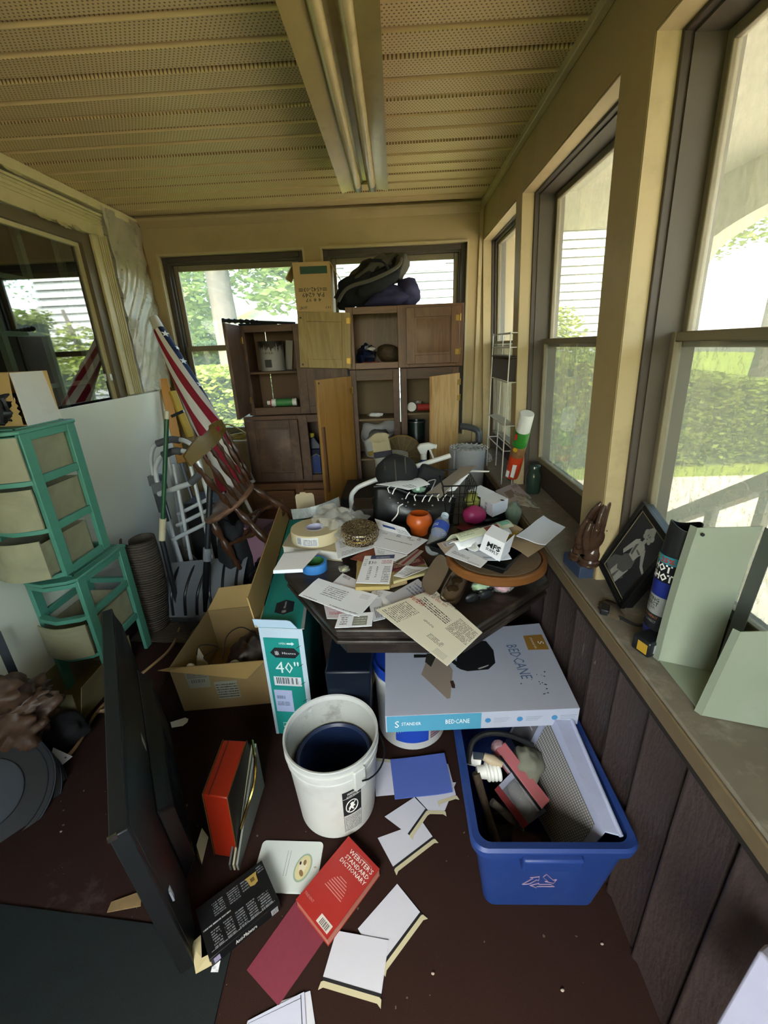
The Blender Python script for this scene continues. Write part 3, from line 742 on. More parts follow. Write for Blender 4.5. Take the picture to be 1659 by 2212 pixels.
# upper left
ul = cabinet('dark upper cabinet with a paint can on its shelf and a door swung out left', -1.025, -.325, 1.14, 1.714, [(-1.025, -.985), (-.665, -.60), (-.365, -.325)], [(1.14, 1.19), (1.672, 1.714)], WALNUT, WALNUTX, mat('tan_cabinet_back', '#604834', .7, var=.08), [(-1.009, -.64, 1.425)], slit=-.925)
obj('blind_panel', MB().box(-.60, YC + .004, 1.19, -.365, YC + .014, 1.672), WALNUT, ul)
door(ul, FD(-.992, YC - .345, 1.165, 95), .335, .55, WALNUT, 'flat', (.06, .44), 1)
# lower left
ll = cabinet('dark lower cabinet with one raised panel door and blue bottles in its opening', -1.075, -.415, .655, 1.132, [(-1.075, -1.03), (-.705, -.63), (-.46, -.415)], [(.655, .70), (1.08, 1.132)], WALNUT, WALNUTX, WALNUT)
door(ll, FD(-1.045, YC - .022, .678), .355, .43, WALNUT, 'panel')
door(ll, FD(-.482, YC - .315, .665, 80), .30, .43, OAK, 'panel', (), 1)
# base cabinets the stack stands on
bl = cabinet('orange brown base cabinet under the left stack, behind the chair legs', -1.13, -.33, 0, .648, [(-1.13, -1.08), (-.76, -.70), (-.38, -.33)], [(0, .10), (.45, .50), (.60, .648)], OAK, OAKX, OAK, y=2.97, depth=.33)
mb = MB()
for a_, b_ in ((-1.075, -.765), (-.695, -.385)):
    obj('drawer', MB().box(a_, 2.952, .505, b_, 2.972, .598), OAKX, bl, bev=.004); obj('door', MB().box(a_, 2.952, .105, b_, 2.972, .448), OAK, bl, bev=.004)
br = cabinet('base cabinet under the right stack, mostly hidden by the desk', -.315, .43, 0, .498, [(-.315, -.265), (.03, .09), (.38, .43)], [(0, .10), (.33, .37), (.45, .498)], WALNUT, WALNUTX, WALNUT, y=2.97, depth=.33)
for a_, b_ in ((-.26, .025), (.095, .375)):
    obj('drawer', MB().box(a_, 2.952, .375, b_, 2.972, .448), WALNUTX, br, bev=.004); obj('door', MB().box(a_, 2.952, .105, b_, 2.972, .328), WALNUT, br, bev=.004)

# ---- on top of the cabinets
bx = thing('cardboard_box', 'tan carton on the cabinet printed upside down PA 6249', 'box', (-.52, 3.13, 1.714))
TANCARD = mat('tan_carton', '#b09467', .8, var=.06, scale=3)
F = fr((-.63, 3.03, 1.7145), rz=2)
mb = MB(F); k = .004
mb.box(0, 0, 0, .235, k, .345); mb.box(0, .21 - k, 0, .235, .21, .345); mb.box(0, k, 0, k, .21 - k, .345); mb.box(.235 - k, k, 0, .235, .21 - k, .345); mb.box(k, k, 0, .235 - k, .21 - k, k)
obj('carton', mb, [TANCARD], bx)
obj('flap', MB(F).hexa([(0, .01, .34), (-.05, .01, .26), (-.05, .19, .26), (0, .19, .34)], [(.0, .01, .345), (-.055, .01, .265), (-.055, .19, .265), (0, .19, .345)]), TANCARD, bx)
obj('flap', MB(F).hexa([(.235, .0, .34), (.30, 0, .23), (.30, .2, .23), (.235, .2, .34)], [(.238, 0, .345), (.303, 0, .235), (.303, .2, .235), (.238, .2, .345)]), TANCARD, bx)
obj('flap', MB(F).box(.0, .0, .345, .235, .21, .349), TANCARD, bx)
FU = F @ Matrix(((-1, 0, 0, .235), (0, 0, -1, 0), (0, -1, 0, .345), (0, 0, 0, 1)))   # upside-down print on the front
obj('green_band', MB(FU).box(.02, .02, -.0005, .19, .062, .0008), mat('green_print', '#2f4c3c', .7), bx)
lettering('6542-03', FU, .10, .018, INK, bx) if False else None
for tx, x, y, wd, ht in (('6542-03', .062, .138, .115, .024), ('PA 6249', .05, .168, .14, .026), ('4 8 97', .07, .2, .10, .02)):
    lettering(tx, FU @ Matrix.Translation((x, y, 0)), wd, ht, INK, bx)
for k in range(3): obj('printed_rule', MB(FU).box(.03, .142 + k * .007, 0, .058, .145 + k * .007, .0008), INK, bx); obj('printed_rule', MB(FU).box(.182, .142 + k * .007, 0, .21, .145 + k * .007, .0008), INK, bx)
FN = F @ Matrix(((1, 0, 0, 0), (0, 0, -1, 0), (0, 1, 0, 0), (0, 0, 0, 1)))
lettering('2809F', FN @ Matrix.Translation((.02, .082, 0)), .05, .018, INK, bx)
lettering('131', FN @ Matrix.Translation((.19, .082, 0)), .03, .014, INK, bx)
GREYCL = mat('grey_bag_cloth', '#4a473e', .9, var=.25, bump=.2); BLKCL = mat('black_bag_cloth', '#101216', .8, var=.3, bump=.15); PURP = mat('purple_bag_cloth', '#2d2b4c', .8, var=.25, bump=.15)
pb = thing('folded_bag', 'purple cloth bag squashed under the backpack on the oak cabinet', 'bag', (0, 3.12, 1.796))
obj('body', MB().blob((-.02, 3.13, 1.85), (.19, .13, .075), 4, .25, 2, 24, 14, flat=1.7965), PURP, pb, 180)
obj('body_fold', MB().blob((.09, 3.10, 1.87), (.085, .09, .085), 9, .3, 2, 18, 12, flat=1.7965), PURP, pb, 180)
bp = thing('backpack', 'grey and black backpack lying on the cabinets beside the carton', 'bag', (-.13, 3.12, 1.80))
def slabbag(mb, pts, w0, n=10):
    pass
mb = MB(fr((-.17, 3.10, 1.935), ry=-27)); mb.blob((0, 0, 0), (.225, .14, .105), 2, .28, 2.4, 30, 18); obj('body', mb, BLKCL, bp, 180)
mb = MB(fr((-.15, 3.12, 1.985), ry=-28)); mb.blob((.0, 0, 0), (.22, .145, .075), 6, .30, 2.6, 30, 18); obj('back_pad', mb, GREYCL, bp, 180)
mb = MB(fr((-.10, 2.985, 1.93), ry=-24)); mb.blob((0, 0, 0), (.15, .035, .06), 3, .2, 2, 22, 12); obj('side_pocket', mb, BLKCL, bp, 180)
mb = MB(fr((.045, 3.11, 2.02), ry=20)); mb.blob((0, 0, 0), (.05, .13, .085), 8, .35, 1.5, 18, 12); obj('top_flap', mb, GREYCL, bp, 180)
obj('strap', MB().tube(spline([(-.35, 2.97, 1.83), (-.28, 2.94, 1.90), (-.12, 2.935, 1.94), (.02, 2.955, 2.0), (.05, 2.98, 2.05)], 6), [.012] * 25, 6), GREYCL, bp)
obj('strap', MB().tube(spline([(-.02, 2.96, 1.97), (-.06, 2.93, 2.03), (-.14, 2.945, 2.04)], 6), .009, 6), BLKCL, bp)
ub = thing('twisted_rod', 'black twisted rod lying along the dark upper cabinet top', 'rod', (-.9, 3.1, 1.715))
pts = [Vector((-1.13, 3.03, 1.752)).lerp(Vector((-.68, 3.18, 1.726)), i / 40) for i in range(41)]
obj('twist', MB().tube(pts[:20], [.013 + .004 * math.sin(i * 2.0) for i in range(20)], 8), BLACK, ub); obj('shaft', MB().tube(pts[19:], .009, 8), BLACK, ub)
single('black_rod', 'short black rod beside the twisted one on the dark cabinet', 'rod', MB().tube([(-1.04, 3.08, 1.724), (-.80, 3.16, 1.724)], .009, 8), BLACK)

# ---- inside the cabinets
pc = thing('paint_can', 'white paint can with dark drips on the upper left shelf', 'can', (-.86, 3.15, 1.4255))
c_ = (-.86, 3.15)
DRIP = NT('drip_stained_label'); v = DRIP.coord(); sp = DRIP.n('SeparateXYZ'); DRIP.l(v, sp.inputs[0])
n = DRIP.noise(DRIP.coord(scale=(1, 1, .05)), 60, 2)
d = DRIP.ma('GREATER_THAN', DRIP.ma('ADD', DRIP.ma('MULTIPLY', sp.outputs[2], 5.0), n), 1.22)
DRIP.col(DRIP.mix(d, lin('#8b8782'), lin('#231b16'))); DRIP.props(.5)
obj('body', MB().lathe([(0, 1.426), (.083, 1.426), (.085, 1.43), (.083, 1.435), (.083, 1.605), (.087, 1.61), (.087, 1.618), (.075, 1.618), (.072, 1.61), (0, 1.609)], 28, c=c_), DRIP.m, pc)
lettering('CAULK', fr((-.90, 3.064, 1.535), rx=90), .075, .014, INK, pc)
obj('label', MB(fr((-.87, 3.0655, 1.45), rx=90)).box(-.02, 0, 0, .025, .05, .001), mat('dark_label', '#2a2926', .6), pc)
obj('bail', MB().tube([(c_[0] + .088 * math.cos(q), c_[1] - .088 * abs(math.sin(q)) * .9, 1.60 - .03 * math.sin(q)) for q in [i * math.pi / 12 for i in range(13)]], .002, 6), STEEL, pc)
single('flat_stick', 'white slab of broken board standing behind the paint can', 'board', MB(fr((-.80, 3.235, 1.4255), ry=8)).box(0, 0, 0, .05, .012, .20), mat('dusty_white', '#9a958c', .8))
def tubecan(name, label, cat, a, b, r, segs, group=None):
    """lying or leaning cartridge: segs = (name, t0, t1, radius factor, material)"""
    a, b = Vector(a), Vector(b); t = thing(name, label, cat, (a.x, a.y, min(a.z, b.z) - r), group)
    for nm, t0, t1, k, m in segs: obj(nm, MB().tube([a.lerp(b, t0), a.lerp(b, t1)], r * k, 16), m, t)
    return t
GREENP = mat('green_label', '#3d7a45', .5); REDP = mat('red_plastic', '#9a2f2c', .45)
tubecan('caulk_tube', 'white caulk tube with a green label lying on the cabinet floor', 'tube', (-.905, 3.05, 1.2165), (-.70, 3.06, 1.2165), .025, (('body', .12, 1, 1, WHITE), ('label', .30, .86, 1.02, GREENP), ('tip', 0, .12, .55, WHITE), ('ring', .12, .16, 1.03, REDP)))
single('navy_plastic_bag', 'crumpled navy blue plastic bag in the top oak cubby', 'bag', MB().blob((-.20, 3.14, 1.505), (.065, .09, .06), 3, .5, 2.4, 18, 12, flat=1.4345), mat('navy_film', '#151c30', .25, var=.4))
single('clear_scrap', 'shiny clear scrap of plastic lying on the navy bag', 'plastic', MB().blob((-.16, 3.07, 1.545), (.028, .02, .014), 5, .4, 2, 12, 8), film('glossy_film', '#cfc9bf', .5, .1))
single('brown_broom_head', 'rounded dark brown straw broom head on the right in the oak cubby', 'broom', MB(fr((-.045, 3.14, 1.505), ry=20)).blob((0, 0, 0), (.085, .10, .062), 2, .1, 3, 24, 14), wood('dark_straw', '#2a2017', '#51412b', 'X', 20, .8, 3))
single('red_small_box', 'small red box lying in front of the navy bag', 'box', MB(fr((-.225, 3.03, 1.4345), rz=-3)).box(0, 0, 0, .11, .06, .026), mat('red_card', '#8f3a31', .6), bev=.002)
single('crumpled_tissue', 'crumpled white tissue on the beige shelf', 'tissue', MB().blob((-.155, 3.10, 1.102), (.055, .035, .014), 7, .6, 3, 16, 8, flat=1.0855), PAPER)
gt = thing('green_cylinder', 'dark green metal cylinder standing in the narrow tall cabinet', 'cylinder', (.135, 3.13, z0t + .016))
DGREEN = mat('dark_green_enamel', '#18241f', .35, .2, var=.2)
obj('body', MB().lathe([(0, .522), (.062, .522), (.062, 1.04), (.058, 1.048), (.055, 1.03), (0, 1.028)], 24, c=(.138, 3.13)), DGREEN, gt); obj('rim', MB().lathe([(.06, 1.036), (.0645, 1.04), (.0645, 1.047), (.06, 1.05)], 24, c=(.138, 3.13)), STEEL, gt)
single('plastic_disc', 'round white plastic lid standing on the narrow cabinet shelf', 'lid', MB(fr((.105, 3.10, 1.148), rx=82)).lathe([(0, 0), (.032, 0), (.032, .012), (0, .012)], 22), WHITE)
single('red_bottle', 'red plastic bottle lying beside the white lid', 'bottle', MB().tube([(.145, 3.12, 1.141), (.25, 3.13, 1.141)], [.024, .024], 14), REDP)
single('clear_cup', 'clear plastic cup behind the white lid', 'cup', MB().lathe([(0, 1.116), (.024, 1.116), (.03, 1.175), (.028, 1.175), (.022, 1.12), (0, 1.12)], 18, c=(.155, 3.2)), film('cup_film', '#b9b2a6', .3))
sb = thing('white_bag', 'open white plastic bag standing in the tall beige cabinet', 'bag', (-.15, 3.10, .801))
WBAG = mat('white_bag_plastic', '#a6a5a3', .4, var=.15, bump=.3, bscale=25)
def bagwall(u, v):
    a = u * 2 * math.pi; r = (.095 + .03 * v) * (1 + .16 * mnoise.noise(Vector((math.cos(a) * 2, math.sin(a) * 2, v * 3))))
    return (-.14 + r * math.cos(a), 3.125 + r * .85 * math.sin(a), .801 + v * (.20 + .05 * math.sin(a * 1.0 + .6) + .03 * math.sin(3 * a)))
obj('bag_wall', MB().patch(lambda u, v: bagwall(u, v), 28, 8, .003), WBAG, sb, 180)
obj('filling', MB().blob((-.14, 3.125, .93), (.085, .075, .06), 3, .3, 2), mat('grey_filling', '#6a6660', .8), sb, 180)
obj('printed_band', MB().patch(lambda u, v: tuple(Vector(bagwall(.62 + u * .28, .12 + v * .22)) + Vector((0, -.004, 0))), 10, 3), mat('yellow_blue_print', '#8a7430', .5), sb)
for k, (x, y, lb) in enumerate(((-.600, 3.11, 'dark blue jug with a gold edged label in the lower cabinet opening'), (-.525, 3.10, 'second dark blue jug half hidden by the open oak door'))):
    jg = thing('oil_jug', lb, 'bottle', (x, y, .6715)); NAVY = mat('navy_plastic', '#0f1730', .25, var=.1)
    obj('body', MB(fr((x, y, .672))).prism([(-.05, -.035), (.045, -.035), (.05, -.02), (.05, .02), (.045, .035), (-.05, .035)], 0, .20), NAVY, jg, bev=.008)
    obj('shoulder', MB(fr((x, y, .872))).hexa([(-.05, -.035, 0), (.05, -.035, 0), (.05, .035, 0), (-.05, .035, 0)], [(-.045, -.018, .075), (-.01, -.018, .09), (-.01, .018, .09), (-.045, .018, .075)]), NAVY, jg, bev=.006)
    obj('cap', MB().lathe([(.018, .955), (.018, .985), (0, .986)], 14, c=(x - .027, y)), mat('yellow_cap', '#b09a24', .4), jg)
    lb_ = obj('label', MB(fr((x, y - .0365, .69), rx=90)).prism([(-.042, 0), (.035, 0), (.042, .12), (.0, .15), (-.04, .13)], 0, .001), mat('gold_edge', '#a79a50', .5), jg)
    obj('label_print', MB(fr((x, y - .0378, .693), rx=90)).prism([(-.038, 0), (.031, 0), (.038, .115), (.0, .143), (-.036, .125)], 0, .0006), mat('blue_print', '#1c2f66', .4), lb_)
single('white_box_scrap', 'white slip of card under the blue jugs', 'card', MB().box(-.625, 3.02, .671, -.55, 3.06, .6845), WHITE)

# ---- heap before the right cabinets
bk = thing('white_bucket', 'small white bucket with a paint brush across it, behind the desk', 'bucket', (-.10, 2.62, .70))
cb = at(846, 1040, Y=2.62)
obj('body', MB().lathe([(0, .70), (.085, .70), (.102, .90), (.108, .902), (.108, .93), (.10, .93), (.098, .905), (.082, .71), (0, .71)], 28, c=(cb.x, 2.62)), mat('bucket_white', '#a9a79e', .45), bk)
obj('bail', MB().tube([(cb.x + .11 * math.cos(q), 2.62 - .05 * math.sin(q), .91 + .02 * math.sin(q)) for q in [i * math.pi / 10 for i in range(11)]], .0025, 6), STEEL, bk)
single('crate_under_bucket', 'dark plastic crate under the white bucket behind the desk', 'crate', MB().box(-.36, 2.46, 0, .20, 2.86, .699), mat('dark_crate', '#1d1b1a', .6), bev=.01)
pbz = thing('paint_brush', 'wide worn paint brush lying over the small white bucket', 'brush', (cb.x - .05, 2.55, .931))
o = at(806, 985, Y=2.54); px = at(850, 1000, Y=2.50); py = at(800, 962, Y=2.56)
F = plane_fr(at(812, 990, Y=2.53), at(852, 984, Y=2.50), at(800, 965, Y=2.55))
mb = MB(F)
for i in range(16):
    x = i * .0066; mb.hexa([(x, .035, 0), (x + .006, .035, 0), (x + .006, .035, .02), (x, .035, .02)], [(x - .004, .105 + random.uniform(-.006, .006), .002), (x + .004, .108, .002), (x + .004, .106, .018), (x - .004, .104, .018)])
obj('bristles', mb, mat('cream_bristle', '#a3987a', .9, var=.2), pbz); obj('ferrule', MB(F).box(-.002, 0, -.002, .108, .036, .022), mat('dark_ferrule', '#2c2a38', .4, .5), pbz, bev=.002)
obj('bristle_wad', MB(F).blob((.05, .115, .012), (.06, .03, .014), 4, .3), mat('cream_bristle', '#a3987a', .9, var=.2), pbz)
wk = thing('wicker_tray', 'round wicker tray leaning behind the white bucket', 'tray', (0, 2.78, .70))
wc = at(868, 1000, Y=2.80); F = fr((wc.x, 2.80, .86), rx=72)
obj('disc', MB(F).lathe([(0, 0), (.14, .0), (.14, .006), (0, .006)], 40), mat('woven_straw', '#5d5136', .85, var=.4, scale=60, bump=.4), wk)
obj('rim', MB(F).tube([(.143 * math.cos(q), .143 * math.sin(q), .004) for q in [i * math.pi / 20 for i in range(41)]], .006, 6), mat('rim_straw', '#83683a', .7), wk)
mb = MB(F)
for i in range(9):
    q = math.pi * i / 9; mb.tube([(-.138 * math.cos(q), -.138 * math.sin(q), .009), (.138 * math.cos(q), .138 * math.sin(q), .009)], .0025, 5)
obj('spoke', mb, mat('rim_straw', '#83683a', .7), wk)
sp_ = thing('spray_bottle', 'white trigger spray bottle with blue body behind the desk', 'bottle', (.10, 2.55, .70))
s0 = at(915, 1010, Y=2.52); F = fr((s0.x, 2.52, .70))
obj('body', MB(F).lathe([(0, 0), (.04, 0), (.04, .15), (.03, .19), (.018, .215), (0, .216)], 20), mat('blue_bottle', '#2a3f8e', .3), sp_)
obj('collar', MB(F).lathe([(.019, .213), (.019, .245), (.014, .25), (0, .25)], 16), WHITE, sp_)
FX = F @ Matrix(((1, 0, 0, 0), (0, 0, -1, .018), (0, 1, 0, 0), (0, 0, 0, 1)))
obj('trigger_head', MB(FX).prism([(-.02, .245), (.018, .245), (.022, .27), (.062, .278), (.066, .30), (.03, .312), (-.02, .306), (-.04, .285)], 0, .034), WHITE, sp_, bev=.005)
obj('nozzle', MB(F).tube([(.06, 0, .29), (.078, 0, .287)], .013, 12), WHITE, sp_)
obj('trigger', MB(FX).prism([(.03, .272), (.044, .272), (.066, .215), (.056, .21)], .008, .026), WHITE, sp_, bev=.003)
# roll of grey padding leaning in the corner by the sill
rc = at(1000, 1085, Y=2.62)
pr_ = thing('padding_roll', 'roll of grey foam padding standing in the corner by the sill', 'roll', (.44, 2.72, 0))
F = fr((.42, 2.72, 0), ry=2)
FOAM = mat('grey_foam', '#a6a8aa', .85, var=.1, scale=30, bump=.3, bscale=150)
def roll(mb, r0, r1, turns, z0, z1, n=90):
    P = [(lerp(r0, r1, i / n) * math.cos(turns * 6.283 * i / n), lerp(r0, r1, i / n) * math.sin(turns * 6.283 * i / n)) for i in range(n + 1)]
    mb.patch(lambda u, v: (*[lerp(P[min(int(u * n), n)][k], P[min(int(u * n) + 1, n)][k], u * n - int(u * n)) for k in (0, 1)], z0 + (z1 - z0) * v + (.012 * mnoise.noise(Vector((u * 50, 0, 0))) if v > .99 else 0)), n, 3, .012)
mb = MB(F); roll(mb, .03, .125, 3.6, 0.0, .93); obj('wound_sheet', mb, FOAM, pr_, 60)
mb = MB(F)
for i in range(46):
    q = 6.283 * i / 46 * 2.2; r = .085 + .04 * (i / 46); mb.blob((r * math.cos(q), r * math.sin(q), .935), (.006, .006, .004), i, .3, 2, 6, 4)
obj('frayed_edge', mb, mat('pale_foam', '#bfc2c0', .9), pr_)
gp = at(1018, 918, Y=2.95)
single('grey_pipe', 'short grey pipe elbow poking out beside the pale oak door', 'pipe', MB().tube(spline([(.44, 2.99, 1.02), (.50, 2.96, 1.015), (.55, 2.93, .99), (.556, 2.925, .92)], 5), .022, 12), mat('grey_pvc', '#3f444b', .4))
single('corner_stand', 'dark board standing behind the padding roll under the grey pipe', 'board', MB().box(.47, 2.90, 0, .565, 2.96, .915), mat('dark_board', '#2b2522', .8))

# wire rack on the sill at the corner window
wr_ = thing('wire_rack', 'white three tier wire rack on the sill at the corner window', 'rack', (.66, 2.55, .785))
WIRE = mat('white_wire', '#b3b1a8', .4, .2)
rx0, rx1, ry0, ry1 = .592, .652, 2.38, 2.80
for x in (rx0, rx1):
    for y in (ry0, ry1): obj('post', MB().tube([(x, y, .786), (x, y, 1.60)], .0035, 6), WIRE, wr_)
for z in (.98, 1.12, 1.35, 1.525, 1.595):
    mb = MB(); mb.tube([(rx0, ry0, z), (rx1, ry0, z), (rx1, ry1, z), (rx0, ry1, z), (rx0, ry0, z)], .003, 6, caps=False); obj('rail', mb, WIRE, wr_)
obj('tier', MB().box(rx0, ry0, 1.118, rx1, ry1, 1.122), mat('tier_plastic', '#a0a096', .5), wr_)
db = thing('dark_bin', 'dark brown bin sitting in the wire rack at the corner window', 'bin', (.62, 2.59, 1.352))
mb = MB(); mb.hexa([(.598, 2.40, 1.353), (.646, 2.40, 1.353), (.646, 2.78, 1.353), (.598, 2.78, 1.353)], [(.594, 2.385, 1.47), (.65, 2.385, 1.47), (.65, 2.795, 1.47), (.594, 2.795, 1.47)])
obj('body', mb, mat('dark_bin_plastic', '#2a211b', .5), db, bev=.004); obj('rim', MB().box(.590, 2.382, 1.47, .654, 2.798, 1.482), mat('dark_bin_plastic', '#2a211b', .5), db, bev=.003)
single('plastic_scraps', 'crumpled clear plastic scraps on the sill behind the wire rack', 'plastic', MB().blob((.63, 2.98, .80), (.025, .10, .03), 5, .6, 3, 20, 10, flat=.786), film('scrap_film', '#c9c9c2', .6))
# ================================================================ LEFT SIDE
single('whiteboard', 'large smooth white panel leaning on the left wall under the window', 'panel', MB().hexa([(-1.7115, 1.15, .001), (-1.7035, 1.15, .001), (-1.7035, 3.25, .001), (-1.7115, 3.25, .001)], [(-1.7115, 1.15, 1.318), (-1.7035, 1.15, 1.318), (-1.7035, 3.25, 1.318), (-1.7115, 3.25, 1.318)]), mat('white_panel_face', '#c9c5b0', .35, var=.04, scale=1.5), bev=.002)
TEAL = mat('teal_cart_plastic', '#487f69', .45, var=.1, scale=4, dirt='#31584a', dscale=12, damt=.25)
FROST = film('frosted_drawer_plastic', '#8d8768', .86, .4, fine=False)
def cart(label, x0, x1, y0, y1, z0, tiers, th, drawers, out, F=None, feet=0.0):
    """plastic drawer tower: teal frame of four posts and rails, frosted bow-fronted drawers; out = how far each drawer is pulled forward"""
    F = F or Matrix.Identity(4)
    b = F @ Vector(((x0 + x1) / 2, (y0 + y1) / 2, z0 - feet)); t = thing('drawer_tower', label, 'drawers', b, 'teal drawer towers by the left wall')
    k = .050; top = z0 + tiers * th
    for x in (x0, x1 - .02):
        for y in (y0, y1 - k): obj('post', MB(F).box(x, y, z0 - feet, x + .02, y + k, top), TEAL, t, bev=.003)
    for i in range(tiers + 1):
        z = z0 + i * th - (.03 if i == tiers else 0)
        mb = MB(F)
        for x in (x0, x1 - .02): mb = MB(F); mb.box(x + .002, y0 + k, z - .004, x + .018, y1 - k, z + .03); obj('side_rail', mb, TEAL, t, bev=.002)
        bow = [(x0, y0 + .01), (x0 + .03, y0 - .02), (lerp(x0, x1, .5), y0 - .048), (x1 - .03, y0 - .02), (x1, y0 + .01), (x1 - .02, y0 + .022), (lerp(x0, x1, .5), y0 - .018), (x0 + .02, y0 + .022)]
        obj('front_rail', MB(F).prism(bow, z, z + .02), TEAL, t, bev=.002)
        mb = MB(F); mb.box(x0 + .02, y1 - .02, z, x1 - .02, y1, z + .026); obj('back_rail', mb, TEAL, t)
    P = [(x0 - .004, y0), (x0 + .03, y0 - .03), (lerp(x0, x1, .5), y0 - .056), (x1 - .03, y0 - .03), (x1 + .004, y0), (x1 + .004, y1 + .004), (x0 - .004, y1 + .004)]
    tp = obj('top_board', MB(F).prism(P, top - .004, top + .012), TEAL, t, bev=.004)
    mb = MB(F); mb.box(x0 + .03, y0 + .02, top + .012, x1 - .03, y0 + .026, top + .016); mb.box(x0 + .03, y1 - .026, top + .012, x1 - .03, y1 - .02, top + .016); mb.box(x0 + .03, y0 + .02, top + .012, x0 + .036, y1 - .02, top + .016); mb.box(x1 - .036, y0 + .02, top + .012, x1 - .03, y1 - .02, top + .016)
    obj('ridge', mb, TEAL, tp)
    for i in drawers:
        d = out.get(i, 0); za, zb = z0 + i * th + .024, z0 + (i + 1) * th - .012; w_ = .003
        xa, xb = x0 + .024, x1 - .024; ya, yb = y0 - d, y1 - .03 - d
        bow = lambda s: [(lerp(xa - (.02 if d == 0 else .012), xb + (.02 if d == 0 else .012), u), ya - .015 - .035 * math.sin(math.pi * u) + s) for u in [q / 10 for q in range(11)]]
        mb = MB(F); bo = bow(0); bi = bow(.006)
        mb.prism(bo + bi[::-1], za, zb)
        dr = obj('drawer', mb, FROST, t)
        mb = MB(F); mb.box(xa, ya, za, xa + w_, yb, zb - .02); mb.box(xb - w_, ya, za, xb, yb, zb - .02); mb.box(xa, ya, za, xb, yb, za + w_); mb.box(xa, yb - w_, za, xb, yb, zb - .02)
        obj('tub', mb, FROST, dr)
    return t
cart('upper teal tower with three frosted drawers by the white panel', -1.705, -1.452, 1.60, 1.905, .672, 3, .2065, (0, 1, 2), {0: .05, 1: .004})
cart('lower teal frame with one sagging frosted drawer under the other tower', -1.70, -1.45, 1.64, 2.00, .215, 2, .205, (0,), {0: .012}, feet=.213)
# open carton with black cords on the upper tower
oc = thing('torn_carton', 'torn white sided carton of black cords on the teal drawers', 'box', (-1.6, 1.72, 1.305))
WSIDE = mat('white_carton_print', '#b5b0a6', .7, var=.06, dirt='#8d7a5a', dscale=6, damt=.3)
F = fr((-1.70, 1.712, 1.3055))
mb = MB(F); mb.hexa([(.196, 0, 0), (.20, 0, 0), (.20, .19, 0), (.196, .19, 0)], [(.176, .02, .205), (.18, .02, .205), (.18, .19, .205), (.176, .19, .205)]); obj('side', mb, WSIDE, oc)
mb = MB(F); mb.box(0, 0, 0, .004, .19, .205); mb.box(0, .186, 0, .196, .19, .205); mb.box(0, 0, 0, .196, .19, .004); obj('carton', mb, CARD, oc)
obj('flap', MB(F).hexa([(.0, -.012, .10), (.18, -.012, .10), (.18, -.008, .10), (0, -.008, .10)], [(0, .012, .205), (.176, .012, .205), (.176, .016, .205), (0, .016, .205)]), CARD, oc)
obj('torn_edge', MB(F).patch(lambda u, v: (.185 - u * .075 * (1 - v) + .01 * mnoise.noise(Vector((v * 9, 1, 2))), -.004, .004 + v * .11), 3, 10, .003), CARD, oc)
bc = thing('power_cable', 'tangle of black cord inside the torn carton', 'cord', (-1.6, 1.68, 1.31))
rr = random.Random(3)
obj('cord', MB().tube(spline([(-1.69 + rr.random() * .16, 1.64 + rr.random() * .14, 1.318 + rr.random() * .11) for _ in range(34)], 4), .006, 6), BLACK, bc)
obj('bundle', MB().blob((-1.61, 1.72, 1.36), (.07, .07, .05), 3, .4, 3), BLACK, bc, 180)
# flag rolled round its pole
ft = thing('rolled_flag', 'rolled American flag with white sleeve leaning in the corner by the window', 'flag', (-1.2, 2.72, 0))
A, B = Vector(at(333, 690, Y=3.10)), Vector(at(512, 1045, Y=2.72)); ax = (B - A).normalized()
side = ax.cross(Vector((.25, -1, .2))).normalized(); side = -side if side.x < 0 else side; outw = side.cross(ax).normalized(); outw = -outw if outw.y > 0 else outw
LN = (B - A).length
def flagpt(u, v):
    a = (u - .5) * 2 * math.pi; r = .034 + .088 * v ** .85
    r *= 1 + .12 * math.sin(a * 4 + v * 5) * v + .06 * math.sin(a * 7 - v * 9) * v
    return A + ax * (.045 + (LN - .02) * v) + side * (r * math.sin(a)) + outw * (r * .8 * math.cos(a))
t = NT('flag_cloth'); uv = t.n('UVMap'); sp = t.n('SeparateXYZ'); t.l(uv.outputs[0], sp.inputs[0])
s_ = t.ma('SUBTRACT', t.ma('ADD', .50, t.ma('MULTIPLY', sp.outputs[1], .42)), sp.outputs[0])
k = t.ma('FLOOR', t.ma('DIVIDE', s_, .098)); odd = t.ma('GREATER_THAN', t.ma('FRACT', t.ma('MULTIPLY', k, .5)), .25)
cl = t.mix(odd, lin('#cdc8c0'), lin('#852130'))
nv = t.ma('MULTIPLY', t.ma('LESS_THAN', s_, 0.0), t.ma('LESS_THAN', sp.outputs[1], .62)); cl = t.mix(nv, cl, lin('#1d2540'))
t.col(cl); t.props(.75, 0, .2); t.bump(t.noise(t.coord(), 90, 2), .15, .002)
obj('cloth', MB().patch(flagpt, 48, 30), t.m, ft, 180)
obj('sleeve', MB().tube([A - ax * .012, A + ax * .075], [.030, .037], 16), mat('white_sleeve', '#b8b2a4', .7), ft)
obj('pole', MB().tube([A + ax * .05, B + ax * .25, B + ax * .55], .012, 10), mat('pole_wood', '#c0b9ad', .5), ft)
